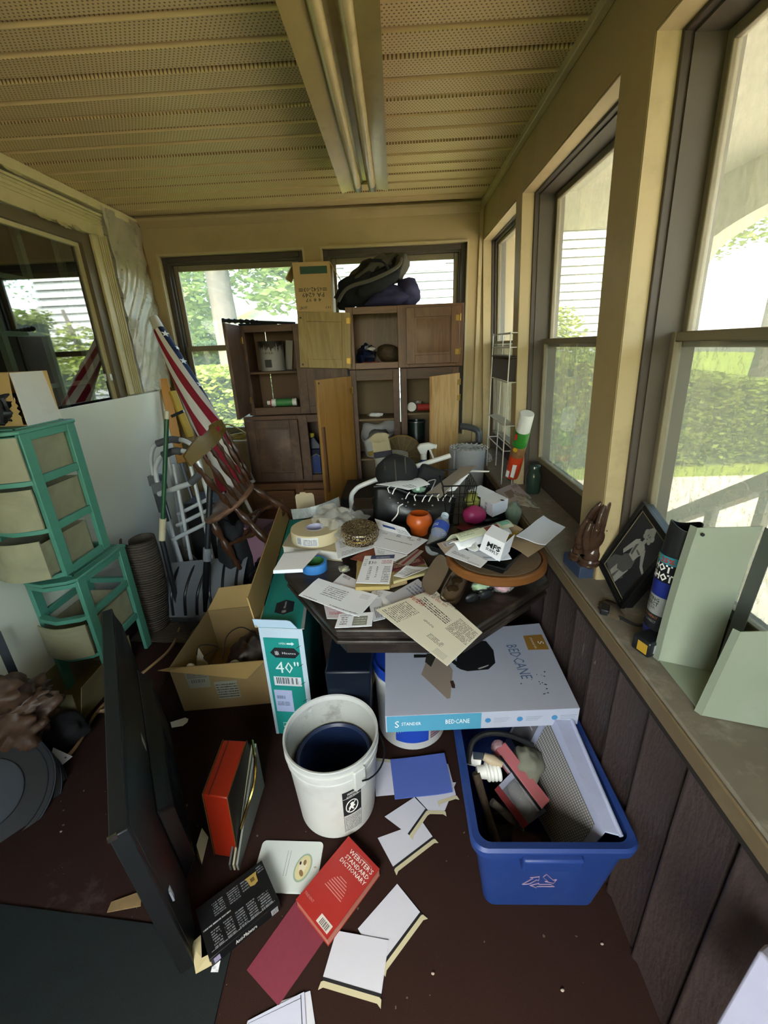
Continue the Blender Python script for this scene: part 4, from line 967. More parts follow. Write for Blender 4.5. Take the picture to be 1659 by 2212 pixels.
for u, v, s in ((.60, .075, .026), (.70, .165, .018), (.66, .25, .025), (.71, .40, .024), (.735, .52, .018)):
    p0 = flagpt(u, v); du = flagpt(u + .01, v) - p0; dv = flagpt(u, v + .01) - p0; nrm = dv.cross(du).normalized()
    if nrm.dot(CAM - p0) < 0: nrm = -nrm
    xx = du.normalized(); yy = nrm.cross(xx); mb = MB(Matrix(((xx.x, yy.x, nrm.x, p0.x), (xx.y, yy.y, nrm.y, p0.y), (xx.z, yy.z, nrm.z, p0.z), (0, 0, 0, 1))))
    mb.prism([((s if i % 2 == 0 else s * .42) * math.sin(i * math.pi / 5 + .3), (s if i % 2 == 0 else s * .42) * math.cos(i * math.pi / 5 + .3)) for i in range(10)][::-1], .003, .006)
    obj('star', mb, WINK, ft)
# yellow tool behind the flag
yl = thing('yellow_level', 'yellow orange long tool case standing behind the flag', 'tool', (-1.6, 3.2, 0))
YEO = mat('yellow_orange_plastic', '#b57a18', .4, var=.15)
a, b = at(352, 818, Y=3.18), at(392, 1000, Y=3.10); obj('body', MB().bar(b, a, .06, .03), YEO, yl, bev=.004)
a, b = at(372, 845, Y=3.14), at(412, 945, Y=3.08); obj('cover', MB().bar(b, a, .05, .025), mat('yellow_plastic', '#b08c1c', .4), yl, bev=.004)
a = at(384, 893, Y=3.05); obj('strap', MB(fr(a, ry=-20)).box(-.05, -.012, -.012, .05, .012, .008), BLACK, yl)
a, b = at(392, 1000, Y=3.10), at(425, 1100, Y=3.0); obj('shaft', MB().tube([a, (b.x, b.y, .35), (b.x, b.y, .001)], .013, 10), STEEL, yl)
# extension cord coil on the back window sill
ec = thing('extension_cord', 'coil of yellow extension cord on the back window sill', 'cord', (-1.28, 3.35, .905))
pts = []
for i in range(120):
    q = i / 120 * 6.283 * 6; r = 1 + .12 * math.sin(i * .9)
    pts.append((-1.26 + .12 * r * math.cos(q), 3.34 + .035 * r * math.sin(q), .915 + .045 * (i / 120) + .012 * math.sin(q * 1.5)))
obj('coil', MB().tube(pts, .006, 6), mat('yellow_cord', '#a8924a', .5), ec)
obj('loose_loop', MB().tube(spline([(-1.42, 3.32, 1.02), (-1.3, 3.28, 1.04), (-1.2, 3.27, .99), (-1.14, 3.27, .93), (-1.2, 3.29, .92)], 8), .006, 6), mat('yellow_cord', '#a8924a', .5), ec)
# folding walker
wk = thing('folding_walker', 'folded grey aluminium walking frame leaning on the white panel', 'walker', (-1.32, 2.45, 0))
ALU = mat('aluminium_tube', '#c9cbcb', .35, .4, var=.06); GRIP = mat('grey_foam_grip', '#484a4d', .8); CLAMP = mat('grey_clamp_plastic', '#55585a', .5)
for y, xl, xr, top, zb in ((2.36, -1.40, -1.14, 1.035, .0), (2.52, -1.51, -1.22, 1.07, .0)):
    path = [(xl + .03, y + .02, zb + .012), (xl + .01, y, .50), (xl - .01, y, .88), (xl + .02, y, top - .05), (xl + .07, y, top - .01), ((xl + xr) / 2, y, top + .01), (xr - .06, y, top), (xr - .005, y, top - .06), (xr + .01, y, .85), (xr + .03, y, .5), (xr + .06, y + .02, zb + .012)]
    fr_ = obj('frame_tube', MB().tube(spline(path, 5), .0135, 10), ALU, wk)
    obj('hand_grip', MB().tube(spline([(xl + .06, y, top - .012), ((xl + xr) / 2, y, top + .01), (xr - .09, y, top + .004)], 4), .021, 12), GRIP, fr_)
    for x in (xl + .03, xr + .06): obj('rubber_foot', MB().lathe([(0, zb), (.02, zb), (.018, zb + .035), (0, zb + .036)], 12, c=(x, y + .02)), BLACK, fr_)
    obj('clamp', MB().box(xl - .035, y - .03, .80, xl + .03, y + .03, .865), CLAMP, fr_, bev=.004)
    obj('slider', MB().bar((xl - .005, y, .62), (xl - .012, y, .80), .04, .036), mat('dark_slider', '#34373a', .5), fr_, bev=.003)
    obj('inner_leg', MB().tube([(xl + .05, y + .05, .06), (xl + .08, y + .05, .96)], .011, 8), ALU, fr_)
    obj('inner_leg', MB().tube([(xr - .05, y + .05, .06), (xr - .08, y + .05, .96)], .011, 8), ALU, fr_)
mb = MB().tube([(-1.40, 2.33, .80), (-1.18, 2.30, .87), (-1.12, 2.29, .92)], .015, 10); cbx = obj('cross_bar', mb, ALU, wk)
obj('cross_grip', MB().tube([(-1.18, 2.30, .872), (-1.11, 2.29, .93)], .021, 12), GRIP, cbx)
for z, d in ((.50, 0), (.56, .08), (.62, .12)): obj('cross_bar', MB().tube([(-1.39, 2.345 + d, z), (-1.15, 2.335 + d, z + .11)], .012, 8), ALU, wk)
# green handle
gh = thing('broomstick', 'green broom handle with a taped end standing against the walker', 'handle', (-1.45, 2.33, 0))
a, b = at(361, 888, Y=2.31), at(352, 1120, Y=2.22)
obj('shaft', MB().tube([b, a.lerp(b, .07)], .0125, 10), mat('green_paint', '#1f4a2c', .4), gh); obj('tip', MB().tube([a.lerp(b, .07), a], .0125, 10), mat('cream_tip', '#b5ac94', .5), gh)
c2 = b + (b - a).normalized() * .13; obj('tape', MB().tube([b, c2], .019, 10), mat('cream_tape', '#b8ac8c', .8, bump=.3), gh); obj('socket', MB().tube([c2, (c2.x + .01, c2.y - .02, .002)], .015, 8), BLACK, gh)
# ribbed carpet runner: a standing roll and the loose end on the floor
RIB = NT('ribbed_carpet'); uv = RIB.n('UVMap'); sp = RIB.n('SeparateXYZ'); RIB.l(uv.outputs[0], sp.inputs[0])
n_ = RIB.noise(RIB.coord(), 60, 3); vv = RIB.ma('ADD', RIB.ma('MULTIPLY', sp.outputs[1], 40.0), RIB.ma('MULTIPLY', n_, .5))
wv = RIB.ma('SINE', RIB.ma('MULTIPLY', vv, 6.283)); cb = RIB.n('CombineXYZ'); RIB.l(RIB.ma('FLOOR', vv), cb.inputs[0])
RIB.col(RIB.mix(RIB.noise(cb.outputs[0], .9, 0), RIB.mix(RIB.ma('GREATER_THAN', wv, .3), lin('#453d35'), lin('#312b26')), lin('#594f43'))); RIB.props(.95, 0, .1); RIB.bump(wv, .6, .01)
rg = thing('carpet_runner', 'ribbed grey brown carpet runner half rolled beside the teal drawers', 'carpet', (-1.5, 2.15, 0))
F = fr((-1.50, 2.16, .006), ry=3)
mb = MB(F).patch(lambda u, v: ((.085 + .03 * math.sin(v * 2.8) - .05 * u) * math.cos(u * 8.2 - 2.9), (.115 - .06 * u) * math.sin(u * 8.2 - 2.9), v * .60 - .02 * u), 48, 24, .008)
obj('roll', mb, RIB.m, rg, 70)
obj('loose_end', MB().patch(lambda u, v: (-1.56 + u * .75, 1.98 + v * .32 + .02 * math.sin(u * 6), .0105 + .03 * max(0, mnoise.noise(Vector((u * 3, v * 3, 2)))) + .12 * max(0, .25 - u)), 24, 20, .008), RIB.m, rg, 70)
obj('folded_corner', MB().patch(lambda u, v: (-1.42 + u * .22, 2.50 - .1 * v + .02 * math.sin(u * 5), .03 + (.42 - u * .25) * v), 12, 16, .008), RIB.m, rg, 70)
# snow shovel
sh = thing('snow_shovel', 'dark grey ribbed plastic snow shovel standing on the carpet runner', 'shovel', (-1.2, 2.3, .03))
SCOOP = mat('graphite_plastic', '#6c6f73', .28, var=.12, scale=8, dirt='#6d6f70', dscale=6, damt=.3)
def scoop(u, v, d=0):
    x = lerp(-1.435, -.945, u) + (.02 * (1 - v)) * (1 if u < .5 else -1) * 0
    z = .055 + .335 * v - .03 * v ** 3
    y = 2.175 + .03 * v + .19 * max(0, v - .45) ** 1.6 * 1.9 - .03 * math.sin(math.pi * u) * (1 - v) - d
    return (x + .01 * (v - .5), y, z + .04 * (u - .5))
obj('scoop', MB().patch(scoop, 30, 20, -.005), SCOOP, sh, 60)
for i, u0 in enumerate((.10, .27, .42, .62, .77, .92)):
    pts = [Vector(scoop(u0 + (.05 if i < 3 else -.05) * v ** 2 * (3 - abs(i - 2.5)) * .8, v, .006)) for v in [.12 + .82 * q / 14 for q in range(15)]]
    obj('groove', MB().tube(pts, [.009] * 14 + [.005], 8), mat('groove_black', '#15171a', .35), sh)
ws = obj('wear_strip', MB().patch(lambda u, v: Vector(scoop(u, v * .085 - .01, .007)), 20, 2, .004), STEEL, sh)
for u in (.06, .32, .60): obj('rivet', MB(fr(Vector(scoop(u, .03, .009)), rx=90)).lathe([(0, 0), (.008, 0), (.006, .004), (0, .005)], 10), CHROME, ws)
hb = Vector(scoop(.53, .18, .012)); ht = Vector(at(452, 1095, Y=2.24))
hd = obj('handle', MB().tube([hb, hb.lerp(ht, .25), hb.lerp(ht, .55)], [.010, .021, .019], 12), mat('black_handle', '#131416', .25), sh)
obj('shaft', MB().tube([hb.lerp(ht, .5), ht + (ht - hb) * .25], .0165, 12), BLACK, hd); obj('collar', MB().tube([hb.lerp(ht, .5), hb.lerp(ht, .62)], .024, 12), SCOOP, hd)
# tilted wooden chair
ch = thing('wooden_chair', 'turned spindle back wooden chair tipped over to the left', 'chair', (-.95, 2.3, .45))
U = Vector((-.495, -.187, .848)).normalized(); Bk = Vector((.537, -.351, .766)); Bk = (Bk - U * Bk.dot(U)).normalized(); Rt = U.cross(Bk)
C = at(493, 1079, Y=2.30)
F = Matrix(((Rt.x, Bk.x, U.x, C.x), (Rt.y, Bk.y, U.y, C.y), (Rt.z, Bk.z, U.z, C.z), (0, 0, 0, 1))) @ Matrix.Scale(.845, 4)
CHW = wood('dark_chair_wood', '#2c1a10', '#4a2e1c', 'Z', 9, .3, 3); SEATW = wood('worn_seat_wood', '#4c3122', '#6e4c37', 'X', 5, .45, 3, wear='#7d6350'); CREST = mat('worn_golden_crest', '#5f4a1c', .3, var=.3, scale=9, dirt='#8d8674', dscale=8, damt=.5)
seat = [(.19 * math.cos(q) * (1 if math.sin(q) > 0 else 1.08), .20 * math.sin(q) if math.sin(q) > 0 else .22 * math.sin(q)) for q in [6.2832 * i / 28 for i in range(28)]]
obj('seat', MB(F).prism(seat, -.036, 0), SEATW, ch, bev=.012)
def turned(a, b, r):
    a, b = Vector(a), Vector(b); n = 15; ks = [.6, .62, 1.0, 1.12, .9, .6, .85, 1.1, 1.2, 1.1, .8, .55, .95, .6, .55]
    return MB(F).tube([a.lerp(b, i / (n - 1)) for i in range(n)], [r * 1.35 * k for k in ks], 10)
for i in range(6):
    q = (i - 2.5) / 2.5; a = (.155 * q, .17 - .035 * q * q, -.002); b = (.20 * q, .205 - .03 * q * q + .04, .36)
    obj('spindle', turned(a, b, .0135 if i in (0, 5) else .012), CHW, ch)
cr = []
for u in [i / 12 for i in range(13)]: cr.append(u)
def crest(u, v):
    q = (u - .5) * 2; top = .425 + .028 * (1 - abs(q) ** 3) - .015 * (abs(q) < .25); bot = .345 + .012 * abs(q)
    return (.225 * q, .25 - .04 * q * q + .02 * v, lerp(bot, top, v))
mbL = MB(F).patch(lambda u, v: crest(u * .72, v), 14, 6, -.018); obj('crest_rail', mbL, CREST, ch)
obj('crest_rail_end', MB(F).patch(lambda u, v: crest(.88 + u * .12, v), 4, 6, -.018), CREST, ch)
obj('crest_bridge', MB(F).patch(lambda u, v: crest(.70 + u * .20, .70 + v * .30), 6, 3, -.018), CREST, ch); obj('crest_bridge', MB(F).patch(lambda u, v: crest(.70 + u * .20, v * .33), 6, 3, -.018), CREST, ch)
legs = [((.12, .12, -.03), (.19, .20, -.44)), ((-.12, .12, -.03), (-.19, .20, -.44)), ((.12, -.13, -.03), (.19, -.20, -.44)), ((-.12, -.13, -.03), (-.19, -.20, -.44))]
for a, b in legs: obj('leg', turned(a, b, .020), CHW, ch)
for a, b in (((.155, .16, -.24), (.155, -.16, -.24)), ((-.155, .16, -.24), (-.155, -.16, -.24)), ((-.15, 0, -.24), (.15, 0, -.24)), ((-.17, .175, -.32), (.17, .175, -.32))): obj('stretcher', turned(a, b, .012), CHW, ch)
# heap under the chair
single('pink_box', 'dusty pink box standing under the tipped chair', 'box', MB(fr((-.93, 2.42, 0), rz=-12)).box(-.10, -.06, 0, .12, .10, .56), mat('dusty_pink_card', '#7d5a66', .7), bev=.004)
single('black_bag', 'black soft bag slumped in front of the pink box', 'bag', MB().blob((-1.03, 2.36, .30), (.11, .09, .30), 3, .3, 2, 20, 14, flat=.002), mat('black_soft_cloth', '#121316', .8, var=.3), sharp=180)
single('dark_trash_bag', 'shiny black trash bag behind the long television carton', 'bag', MB().blob((-.80, 2.30, .20), (.13, .16, .21), 8, .35, 2.2, 22, 14, flat=.002), mat('black_bin_liner', '#0d0e10', .25, var=.3), sharp=180)
single('white_paper_bag', 'white paper wedged behind the snow shovel handle', 'paper', MB(fr((-1.13, 2.50, .001), rx=-8)).box(-.09, 0, 0, .09, .01, .45), PAPER)
single('storage_crate', 'dark crate behind the walker and the chair', 'crate', MB().box(-1.45, 2.66, 0, -1.16, 2.93, .62), mat('dark_crate', '#1d1b1a', .6), bev=.01)
single('small_helmet_toy', 'tiny figurine in white and purple sitting on the chair seat', 'figurine', MB(F).blob((.10, -.02, .035), (.016, .016, .03), 2, .3, 3, 10, 8), mat('pale_toy', '#9a8a80', .5))
# under and beside the towers
ub = thing('low_carton', 'low open cardboard tray under the lower teal tower', 'box', (-1.58, 1.6, 0))
OLC = mat('olive_cardboard', '#7d7350', .85, var=.12); x0, x1, y0, y1, zt = -1.70, -1.475, 1.44, 1.86, .165
mb = MB(); mb.box(x0, y0, .0005, x1, y1, .004); mb.box(x0, y0, .004, x1, y0 + .004, zt); mb.box(x0, y1 - .004, .004, x1, y1, zt); mb.box(x0, y0 + .004, .004, x0 + .004, y1 - .004, zt); obj('tray', mb, OLC, ub)
obj('side_wall', MB().hexa([(x1 - .004, y0, .004), (x1, y0, .004), (x1, y1, .004), (x1 - .004, y1, .004)], [(x1 + .026, y0 + .03, zt + .01), (x1 + .03, y0 + .03, zt + .01), (x1 + .01, y1, zt), (x1 + .006, y1, zt)]), OLC, ub)
single('dark_bag', 'dark cloth bag slumped in front of the low cardboard tray', 'bag', MB().blob((-1.50, 1.36, .05), (.12, .07, .07), 5, .4, 2.2, 20, 12, flat=.002), mat('near_black_cloth', '#141212', .9, var=.3), sharp=180)
LEATH = mat('worn_brown_leather', '#46301f', .55, var=.5, scale=14, bump=.5, bscale=26, dirt='#8f7b68', dscale=9, damt=.5)
lg = thing('leather_bag', 'crumpled worn brown leather bag by the left edge above the weights', 'bag', (-1.6, 1.25, .05))
c_ = at(20, 1570, Y=1.22)
obj('body', MB(fr(c_, rz=20, ry=-32)).blob((0, 0, 0), (.20, .10, .10), 5, .7, 2.6, 36, 24), LEATH, lg, 180)
c2 = at(45, 1512, Y=1.24); obj('flap', MB(fr(c2, rz=10, ry=-12)).blob((0, 0, 0), (.11, .07, .035), 9, .6, 3, 30, 20), LEATH, lg, 180)
obj('fold', MB(fr(at(5, 1500, Y=1.2))).blob((0, 0, 0), (.09, .07, .06), 2, .6, 2.4, 20, 12), LEATH, lg, 180)
wt = []
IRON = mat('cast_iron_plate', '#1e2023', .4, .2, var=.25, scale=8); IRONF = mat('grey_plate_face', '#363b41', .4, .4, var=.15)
axd = Vector((.56, -.42, .72)).normalized(); c0 = at(-40, 1722, Y=1.02)
for i in range(3):
    c_ = c0 + axd * (.034 * (2 - i) * -1) + Vector((.03, -.02, 0)) * 0
    off = Vector((.030, -.012, -.012)) * i; base = c0 - axd * .036 * i + off - axd * off.dot(axd)
    x_ = axd.orthogonal().normalized(); y_ = axd.cross(x_)
    F = Matrix(((x_.x, y_.x, axd.x, base.x), (x_.y, y_.y, axd.y, base.y), (x_.z, y_.z, axd.z, base.z), (0, 0, 0, 1)))
    wp = thing('weight_plate', 'round black iron weight plate, %s of the tilted stack' % ('top', 'middle', 'bottom')[i], 'weight', base - Vector((0, 0, .1)), 'iron weight plates in the tilted stack')
    obj('plate', MB(F).lathe([(.027, 0), (.205, 0), (.212, .006), (.212, .024), (.205, .03), (.190, .03), (.186, .02), (.12, .02), (.118, .027), (.03, .027), (.027, .02), (.027, 0)], 56), IRON, wp)
    obj('rim_highlight', MB(F).tube([(.209 * math.cos(q), .209 * math.sin(q), .027) for q in [6.2832 * i / 56 for i in range(57)]], .0035, 6, caps=False), IRONF, wp)  # paler ring paints the highlight along the plate's edge
    obj('face', MB(F).lathe([(.028, .0272), (.116, .0272), (.116, .0285), (.028, .0285)], 40), IRONF, wp)
pl = at(40, 1800, Z=.0)
single('plate_prop', 'dark cloth heap holding up the weight plates', 'cloth', MB().blob((c0.x - .10, c0.y + .08, .05), (.10, .10, .06), 4, .3, 2, 20, 12, flat=.002), mat('near_black_cloth', '#141212', .9, var=.3), sharp=180)
a, b = at(-8, 1368, Y=1.42), at(46, 1492, Y=1.38)
single('black_bar', 'black square metal bar sloping at the left edge above the leather bag', 'bar', MB().bar(a, Vector((b.x, b.y, .02)).lerp(b, .6), .03, .03), BLACK)
pz = [at(100, 1665, Z=.004), at(98, 1682, Z=.004), at(157, 1634, Z=.012), at(118, 1622, Z=.03)]
single('loose_sheet', 'white paper sheet on the carpet beside the weight plates', 'paper', MB().patch(lambda u, v: bil([pz[0], pz[1], pz[2], pz[3]], u, v) + Vector((0, 0, .02 * math.sin(math.pi * u) * 0 + .02 * v * (1 - u))), 8, 8, .0012), PAPER)
sk_ = thing('tan_cord', 'long tan cord lying across the carpet behind the television', 'cord', (-1.2, 1.6, .008))
obj('cord', MB().tube(spline([at(x, y, Z=.012) for x, y in ((140, 1640), (165, 1612), (190, 1570), (208, 1540), (232, 1515), (265, 1487), (300, 1460), (330, 1436), (362, 1408), (380, 1380), (388, 1357))], 5), .0075, 8), mat('tan_cord_rubber', '#8a6f49', .6), sk_)
single('dry_leaf', 'crumpled dry tan leaf stuck by the tan cord', 'leaf', MB().patch(lambda u, v: Vector(at(218, 1545, Z=.015)) + Vector((u * .11 - .02, v * .07 - .02 + .03 * u, .012 + .015 * mnoise.noise(Vector((u * 5, v * 5, 3))))) if abs(v - .5) < .2 + .3 * math.sin(u * 3.1) * (1 + .3 * math.sin(u * 20)) else Vector(at(218, 1545, Z=.015)) + Vector((u * .11 - .02, .015 + .03 * u, .012)), 9, 9, .001), mat('dry_leaf_brown', '#8d7256', .8))
single('thin_black_wire', 'thin black wire looping over the carpet runner end', 'wire', MB().tube(spline([at(x, y, Z=.05) for x, y in ((412, 1318), (425, 1325), (435, 1318), (428, 1340), (410, 1370), (398, 1385))], 5), .002, 5), BLACK)
single('cork_strip', 'torn tan strip of backing on the edge of the dark mat', 'strip', MB().hexa([at(231, 1972, Z=.007), at(304, 1958, Z=.007), at(307, 1926, Z=.007), at(240, 1950, Z=.007)][::1], [at(231, 1970, Z=.010), at(304, 1956, Z=.010), at(307, 1924, Z=.010), at(240, 1948, Z=.010)]), mat('tan_backing', '#7d6746', .9, var=.3, scale=20))
# ================================================================ THE DESK AND ITS HEAP
TT = .742
ESP = wood('dark_espresso_wood', '#171210', '#2b221d', 'X', 6, .4, 3, wear='#4a4038')
dk = thing('table', 'dark eight sided wooden table buried under mail and clutter', 'table', (.04, 1.6, 0))
OCT = [(-.21, 1.095), (.215, 1.085), (.535, 1.36), (.545, 1.86), (.28, 2.18), (-.22, 2.18), (-.46, 1.90), (-.455, 1.455)]
def inset(p, k): 
    cx, cy = .04, 1.62; return [(cx + (x - cx) * k, cy + (y - cy) * k) for x, y in p]
obj('tabletop', MB().prism(OCT, TT - .028, TT), ESP, dk, bev=.007)
obj('edge_moulding', MB().prism(inset(OCT, .975), TT - .046, TT - .0285), ESP, dk, bev=.005)
obj('edge_moulding', MB().prism(inset(OCT, .99), TT - .060, TT - .0465), ESP, dk, bev=.004)
obj('apron', MB().prism(inset(OCT, .90), TT - .13, TT - .0605), ESP, dk)
for x, y in ((-.33, 1.62), (.42, 1.60), (-.26, 2.02), (.32, 2.02)): obj('leg', MB().hexa([(x - .025, y - .025, 0), (x + .025, y - .025, 0), (x + .025, y + .025, 0), (x - .025, y + .025, 0)], [(x - .04, y - .04, TT - .13), (x + .04, y - .04, TT - .13), (x + .04, y + .04, TT - .13), (x - .04, y + .04, TT - .13)]), ESP, dk, bev=.004)
def sheet(name, label, cat, px, z, m, words=(), th=.0015, curl=0.0, group=None, n=8, seed=0.0, zs=None):
    """paper lying at height z; px = its corners bottom-left, bottom-right, top-right, top-left as one reads it"""
    zs = zs or [z] * 4
    c = [at(x, y, Z=zz) for (x, y), zz in zip(px, zs)]
    fn = lambda u, v: bil(c, u, v) + Vector((0, 0, curl * (mnoise.noise(Vector((u * 2 + seed, v * 2, seed))) + .8 * (abs(u - .5) * 2) ** 3)))
    base = (c[0] + c[1] + c[2] + c[3]) / 4
    if not words:
        return single(name, label, cat, MB().patch(fn, n, n, th), m, group)
    t = thing(name, label, cat, (base.x, base.y, min(q.z for q in c)), group)
    obj('sheet', MB().patch(fn, n, n, th), m, t)
    F = plane_fr(c[0], c[1], c[3]); wd = (c[1] - c[0]).length; ht = (c[3] - c[0]).length
    for (tx, u, v, w_, h_, mm) in words: lettering(tx, F @ Matrix.Translation((u * wd, v * ht, 0)), w_ * wd, h_ * ht, mm, t, lift=.0012)
    return t
GINK = '#55555c'; G2 = '#8a8a92'
RINK = mat('red_ink', '#a51f22', .6, var=0); BINK = mat('blue_ink', '#223a7a', .6, var=0)
def slab(name, label, cat, px, z0, z1, mats, group=None, bev=.0015, zs=None):
    b = [at(x, y, Z=z0) for x, y in px]; t_ = [Vector((q.x, q.y, z1)) for q in b]
    return single(name, label, cat, MB().hexa(b, t_), mats, group, bev=bev)

# --- back: bed rail, black bags, wire basket
br_ = thing('white_rail', 'bent white tube rail standing behind the black bags on the desk', 'rail', (0, 2.1, TT))
P0 = at(760, 1090, Y=2.09); P0 = Vector((P0.x, P0.y, TT + .014))
path = [(P0.x, 2.09, TT + .001), at(759, 1075, Y=2.09), at(766, 1060, Y=2.09), at(785, 1047, Y=2.09), at(860, 1020, Y=2.10), at(973, 984, Y=2.11)]
obj('tube', MB().tube(spline(path, 8), .0125, 12), mat('white_enamel', '#c6c8c8', .3, var=.04), br_)
BAGM = mat('black_bag_leather', '#0c0d0f', .35, var=.35, bump=.25, bscale=40)
bg_ = thing('black_handbag', 'black bag with white stitches along its top edge on the desk', 'bag', (.06, 1.98, TT))
fb = [at(808, 1128, Z=TT + .001), at(975, 1138, Z=TT + .001)]; y_ = 1.95
mb = MB(); A0, A1, A2, A3 = Vector((-.13, 1.93, TT + .001)), Vector((.25, 1.90, TT + .001)), Vector((.25, 2.07, TT + .001)), Vector((-.13, 2.09, TT + .001))
T0, T1 = at(808, 1052, Y=1.975), at(985, 1078, Y=1.955)
def bag(u, v): 
    b = A0.lerp(A1, u); t_ = T0.lerp(T1, u); q = b.lerp(t_, v); q.y -= .03 * math.sin(math.pi * v) * math.sin(math.pi * min(1, u * 1.0)); q.z += .012 * math.sin(u * 9) * v; return q
obj('front_panel', MB().patch(bag, 18, 10, .012), BAGM, bg_, 180)
obj('body', MB().blob((.06, 2.04, .81), (.20, .085, .095), 7, .2, 1.8, 26, 14, flat=TT + .001), BAGM, bg_, 180)
obj('flap_edge', MB().tube([bag(u, 1.0) + Vector((0, -.004, .002)) for u in [i / 14 for i in range(15)]], .007, 8), BLACK, bg_)
mb = MB()
for i, u in enumerate((.16, .24, .40, .48, .60, .68, .76, .85, .93)):
    q = bag(u, .96); mb = MB().tube([q + Vector((-.006 + .016 * (i % 3 == 0), -.016, -.018)), q + Vector((.004, -.014, .004)), q + Vector((.014, -.006, .012))], .0028, 6); obj('stitch', mb, WINK, bg_)
obj('zip_pull', MB().tube(spline([bag(.36, .70) + Vector((0, -.015, 0)), bag(.31, .60) + Vector((0, -.02, 0)), bag(.30, .4) + Vector((0, -.025, 0)), bag(.235, .18) + Vector((0, -.03, 0))], 5), .0032, 6), WINK, bg_)
for u, v in ((.2, .75), (.2, .88), (.35, .82), (.5, .75), (.42, .78), (.30, .68), (.40, .66), (.72, .72), (.68, .55)): obj('stud', MB(fr(bag(u, v) + Vector((0, -.013, 0)), rx=90)).lathe([(0, 0), (.006, 0), (.004, .002), (0, .003)], 8), STEEL, bg_)
p1_ = thing('black_pouch', 'quilted black rounded pouch standing on top of the black bag', 'bag', (-.01, 2.05, .88))
c_ = at(855, 1020, Y=2.03)
F = fr(c_, ry=-10)
obj('body', MB(F).blob((0, 0, 0), (.105, .05, .085), 1, .14, 1.5, 24, 14), BLKCL, p1_, 180)
for k in (-.05, .0, .05): obj('seam', MB(F).tube([(k + .01 * math.sin(q), -.052 * math.cos(q * .8) * (1 - (k / .12) ** 2), .075 * math.sin(q)) for q in [-1.2 + .24 * i for i in range(11)]], .003, 6), GREYCL, p1_)
c_ = at(925, 1030, Y=2.06)
single('black_neoprene_case', 'plain black soft case leaning beside the quilted pouch', 'case', MB(fr(c_, ry=22, rx=-12)).box(-.055, -.02, -.12, .075, .02, .055), BLKCL, bev=.015)
bkt = thing('wire_basket', 'black wire basket at the right of the black bags on the desk', 'basket', (.27, 2.05, TT))
BW = mat('black_wire', '#121315', .4, .3)
bx0, bx1, by0, by1, bz0, bz1 = .225, .335, 1.90, 2.13, TT + .004, .945
for z in (bz0, .80, .86, .905, bz1):
    k = (z - bz0) / (bz1 - bz0) * .022; obj('hoop', MB().tube([(bx0 - k, by0 - k, z), (bx1 + k, by0 - k, z), (bx1 + k, by1 + k, z), (bx0 - k, by1 + k, z), (bx0 - k, by0 - k, z)], .004 if z == bz1 else .002, 6, caps=False), BW, bkt)
for i in range(7):
    y = lerp(by0, by1, i / 6); obj('wire', MB().tube([(bx1, y, bz0), (bx1 + .022, lerp(by0 - .022, by1 + .022, i / 6), bz1)], .002, 5), BW, bkt)
for i in range(5):
    x = lerp(bx0, bx1, i / 4); obj('wire', MB().tube([(x, by0, bz0), (lerp(bx0 - .022, bx1 + .022, i / 4), by0 - .022, bz1)], .002, 5), BW, bkt)
obj('bottom_wire', MB().box(bx0, by0, bz0 - .003, bx1, by1, bz0), BW, bkt)
single('binder_clip', 'bent black and steel clip wire on top of the black bags', 'clip', MB().tube(spline([at(922, 1052, Y=1.99), at(925, 1040, Y=1.99), at(940, 1036, Y=1.985), at(938, 1045, Y=1.985), at(930, 1062, Y=1.985)], 6), .003, 6), STEEL)
single('green_film', 'crumpled pale green plastic film under the envelope on the black bags', 'plastic', MB().blob(at(905, 1056, Y=1.985), (.035, .02, .018), 4, .4, 2.2, 16, 10), mat('pale_green_film', '#6f8f7c', .25, var=.2), sharp=180)
def standing(name, label, cat, pts, m, th=.0018, n=8, curl=0.0):
    """stiff paper given by four (px, py, Y) corners, bottom-left first"""
    c = [Vector(at(x, y, Y=Y)) for x, y, Y in pts]
    return single(name, label, cat, MB().patch(lambda u, v: bil(c, u, v) + Vector((0, 0, curl * math.sin(u * math.pi))), n, n, th), m)
ENVP = printed('printed_envelope', '#e0e3ea', [(.62, .2, .95, .5, 'text', GINK, 3), (.04, .75, .3, .92, 'text', G2, 3)])
standing('white_envelope', 'white printed envelope lying across the top of the black bags', 'envelope', [(812, 1046, 1.93), (882, 1058, 1.90), (929, 1046, 1.97), (905, 1032, 2.03)], ENVP, curl=.004)
standing('grey_board', 'grey brown cardboard sheet sticking up out of the wire basket', 'card', [(920, 1066, 1.97), (950, 1076, 1.93), (1028, 1006, 2.05), (996, 1008, 2.10)], mat('grey_board', '#7d746a', .8, var=.06), .004)
standing('white_slip', 'white paper slip folded under the grey board in the basket', 'paper', [(962, 1062, 1.955), (982, 1060, 1.96), (1015, 1022, 2.03), (996, 1034, 2.00)], PAPER)
standing('white_strip', 'thin white strip poking out right of the basket', 'strip', [(1006, 1019, 2.06), (1056, 1020, 2.0), (1057, 1017, 2.0), (1006, 1015, 2.08)], WHITE, .002)

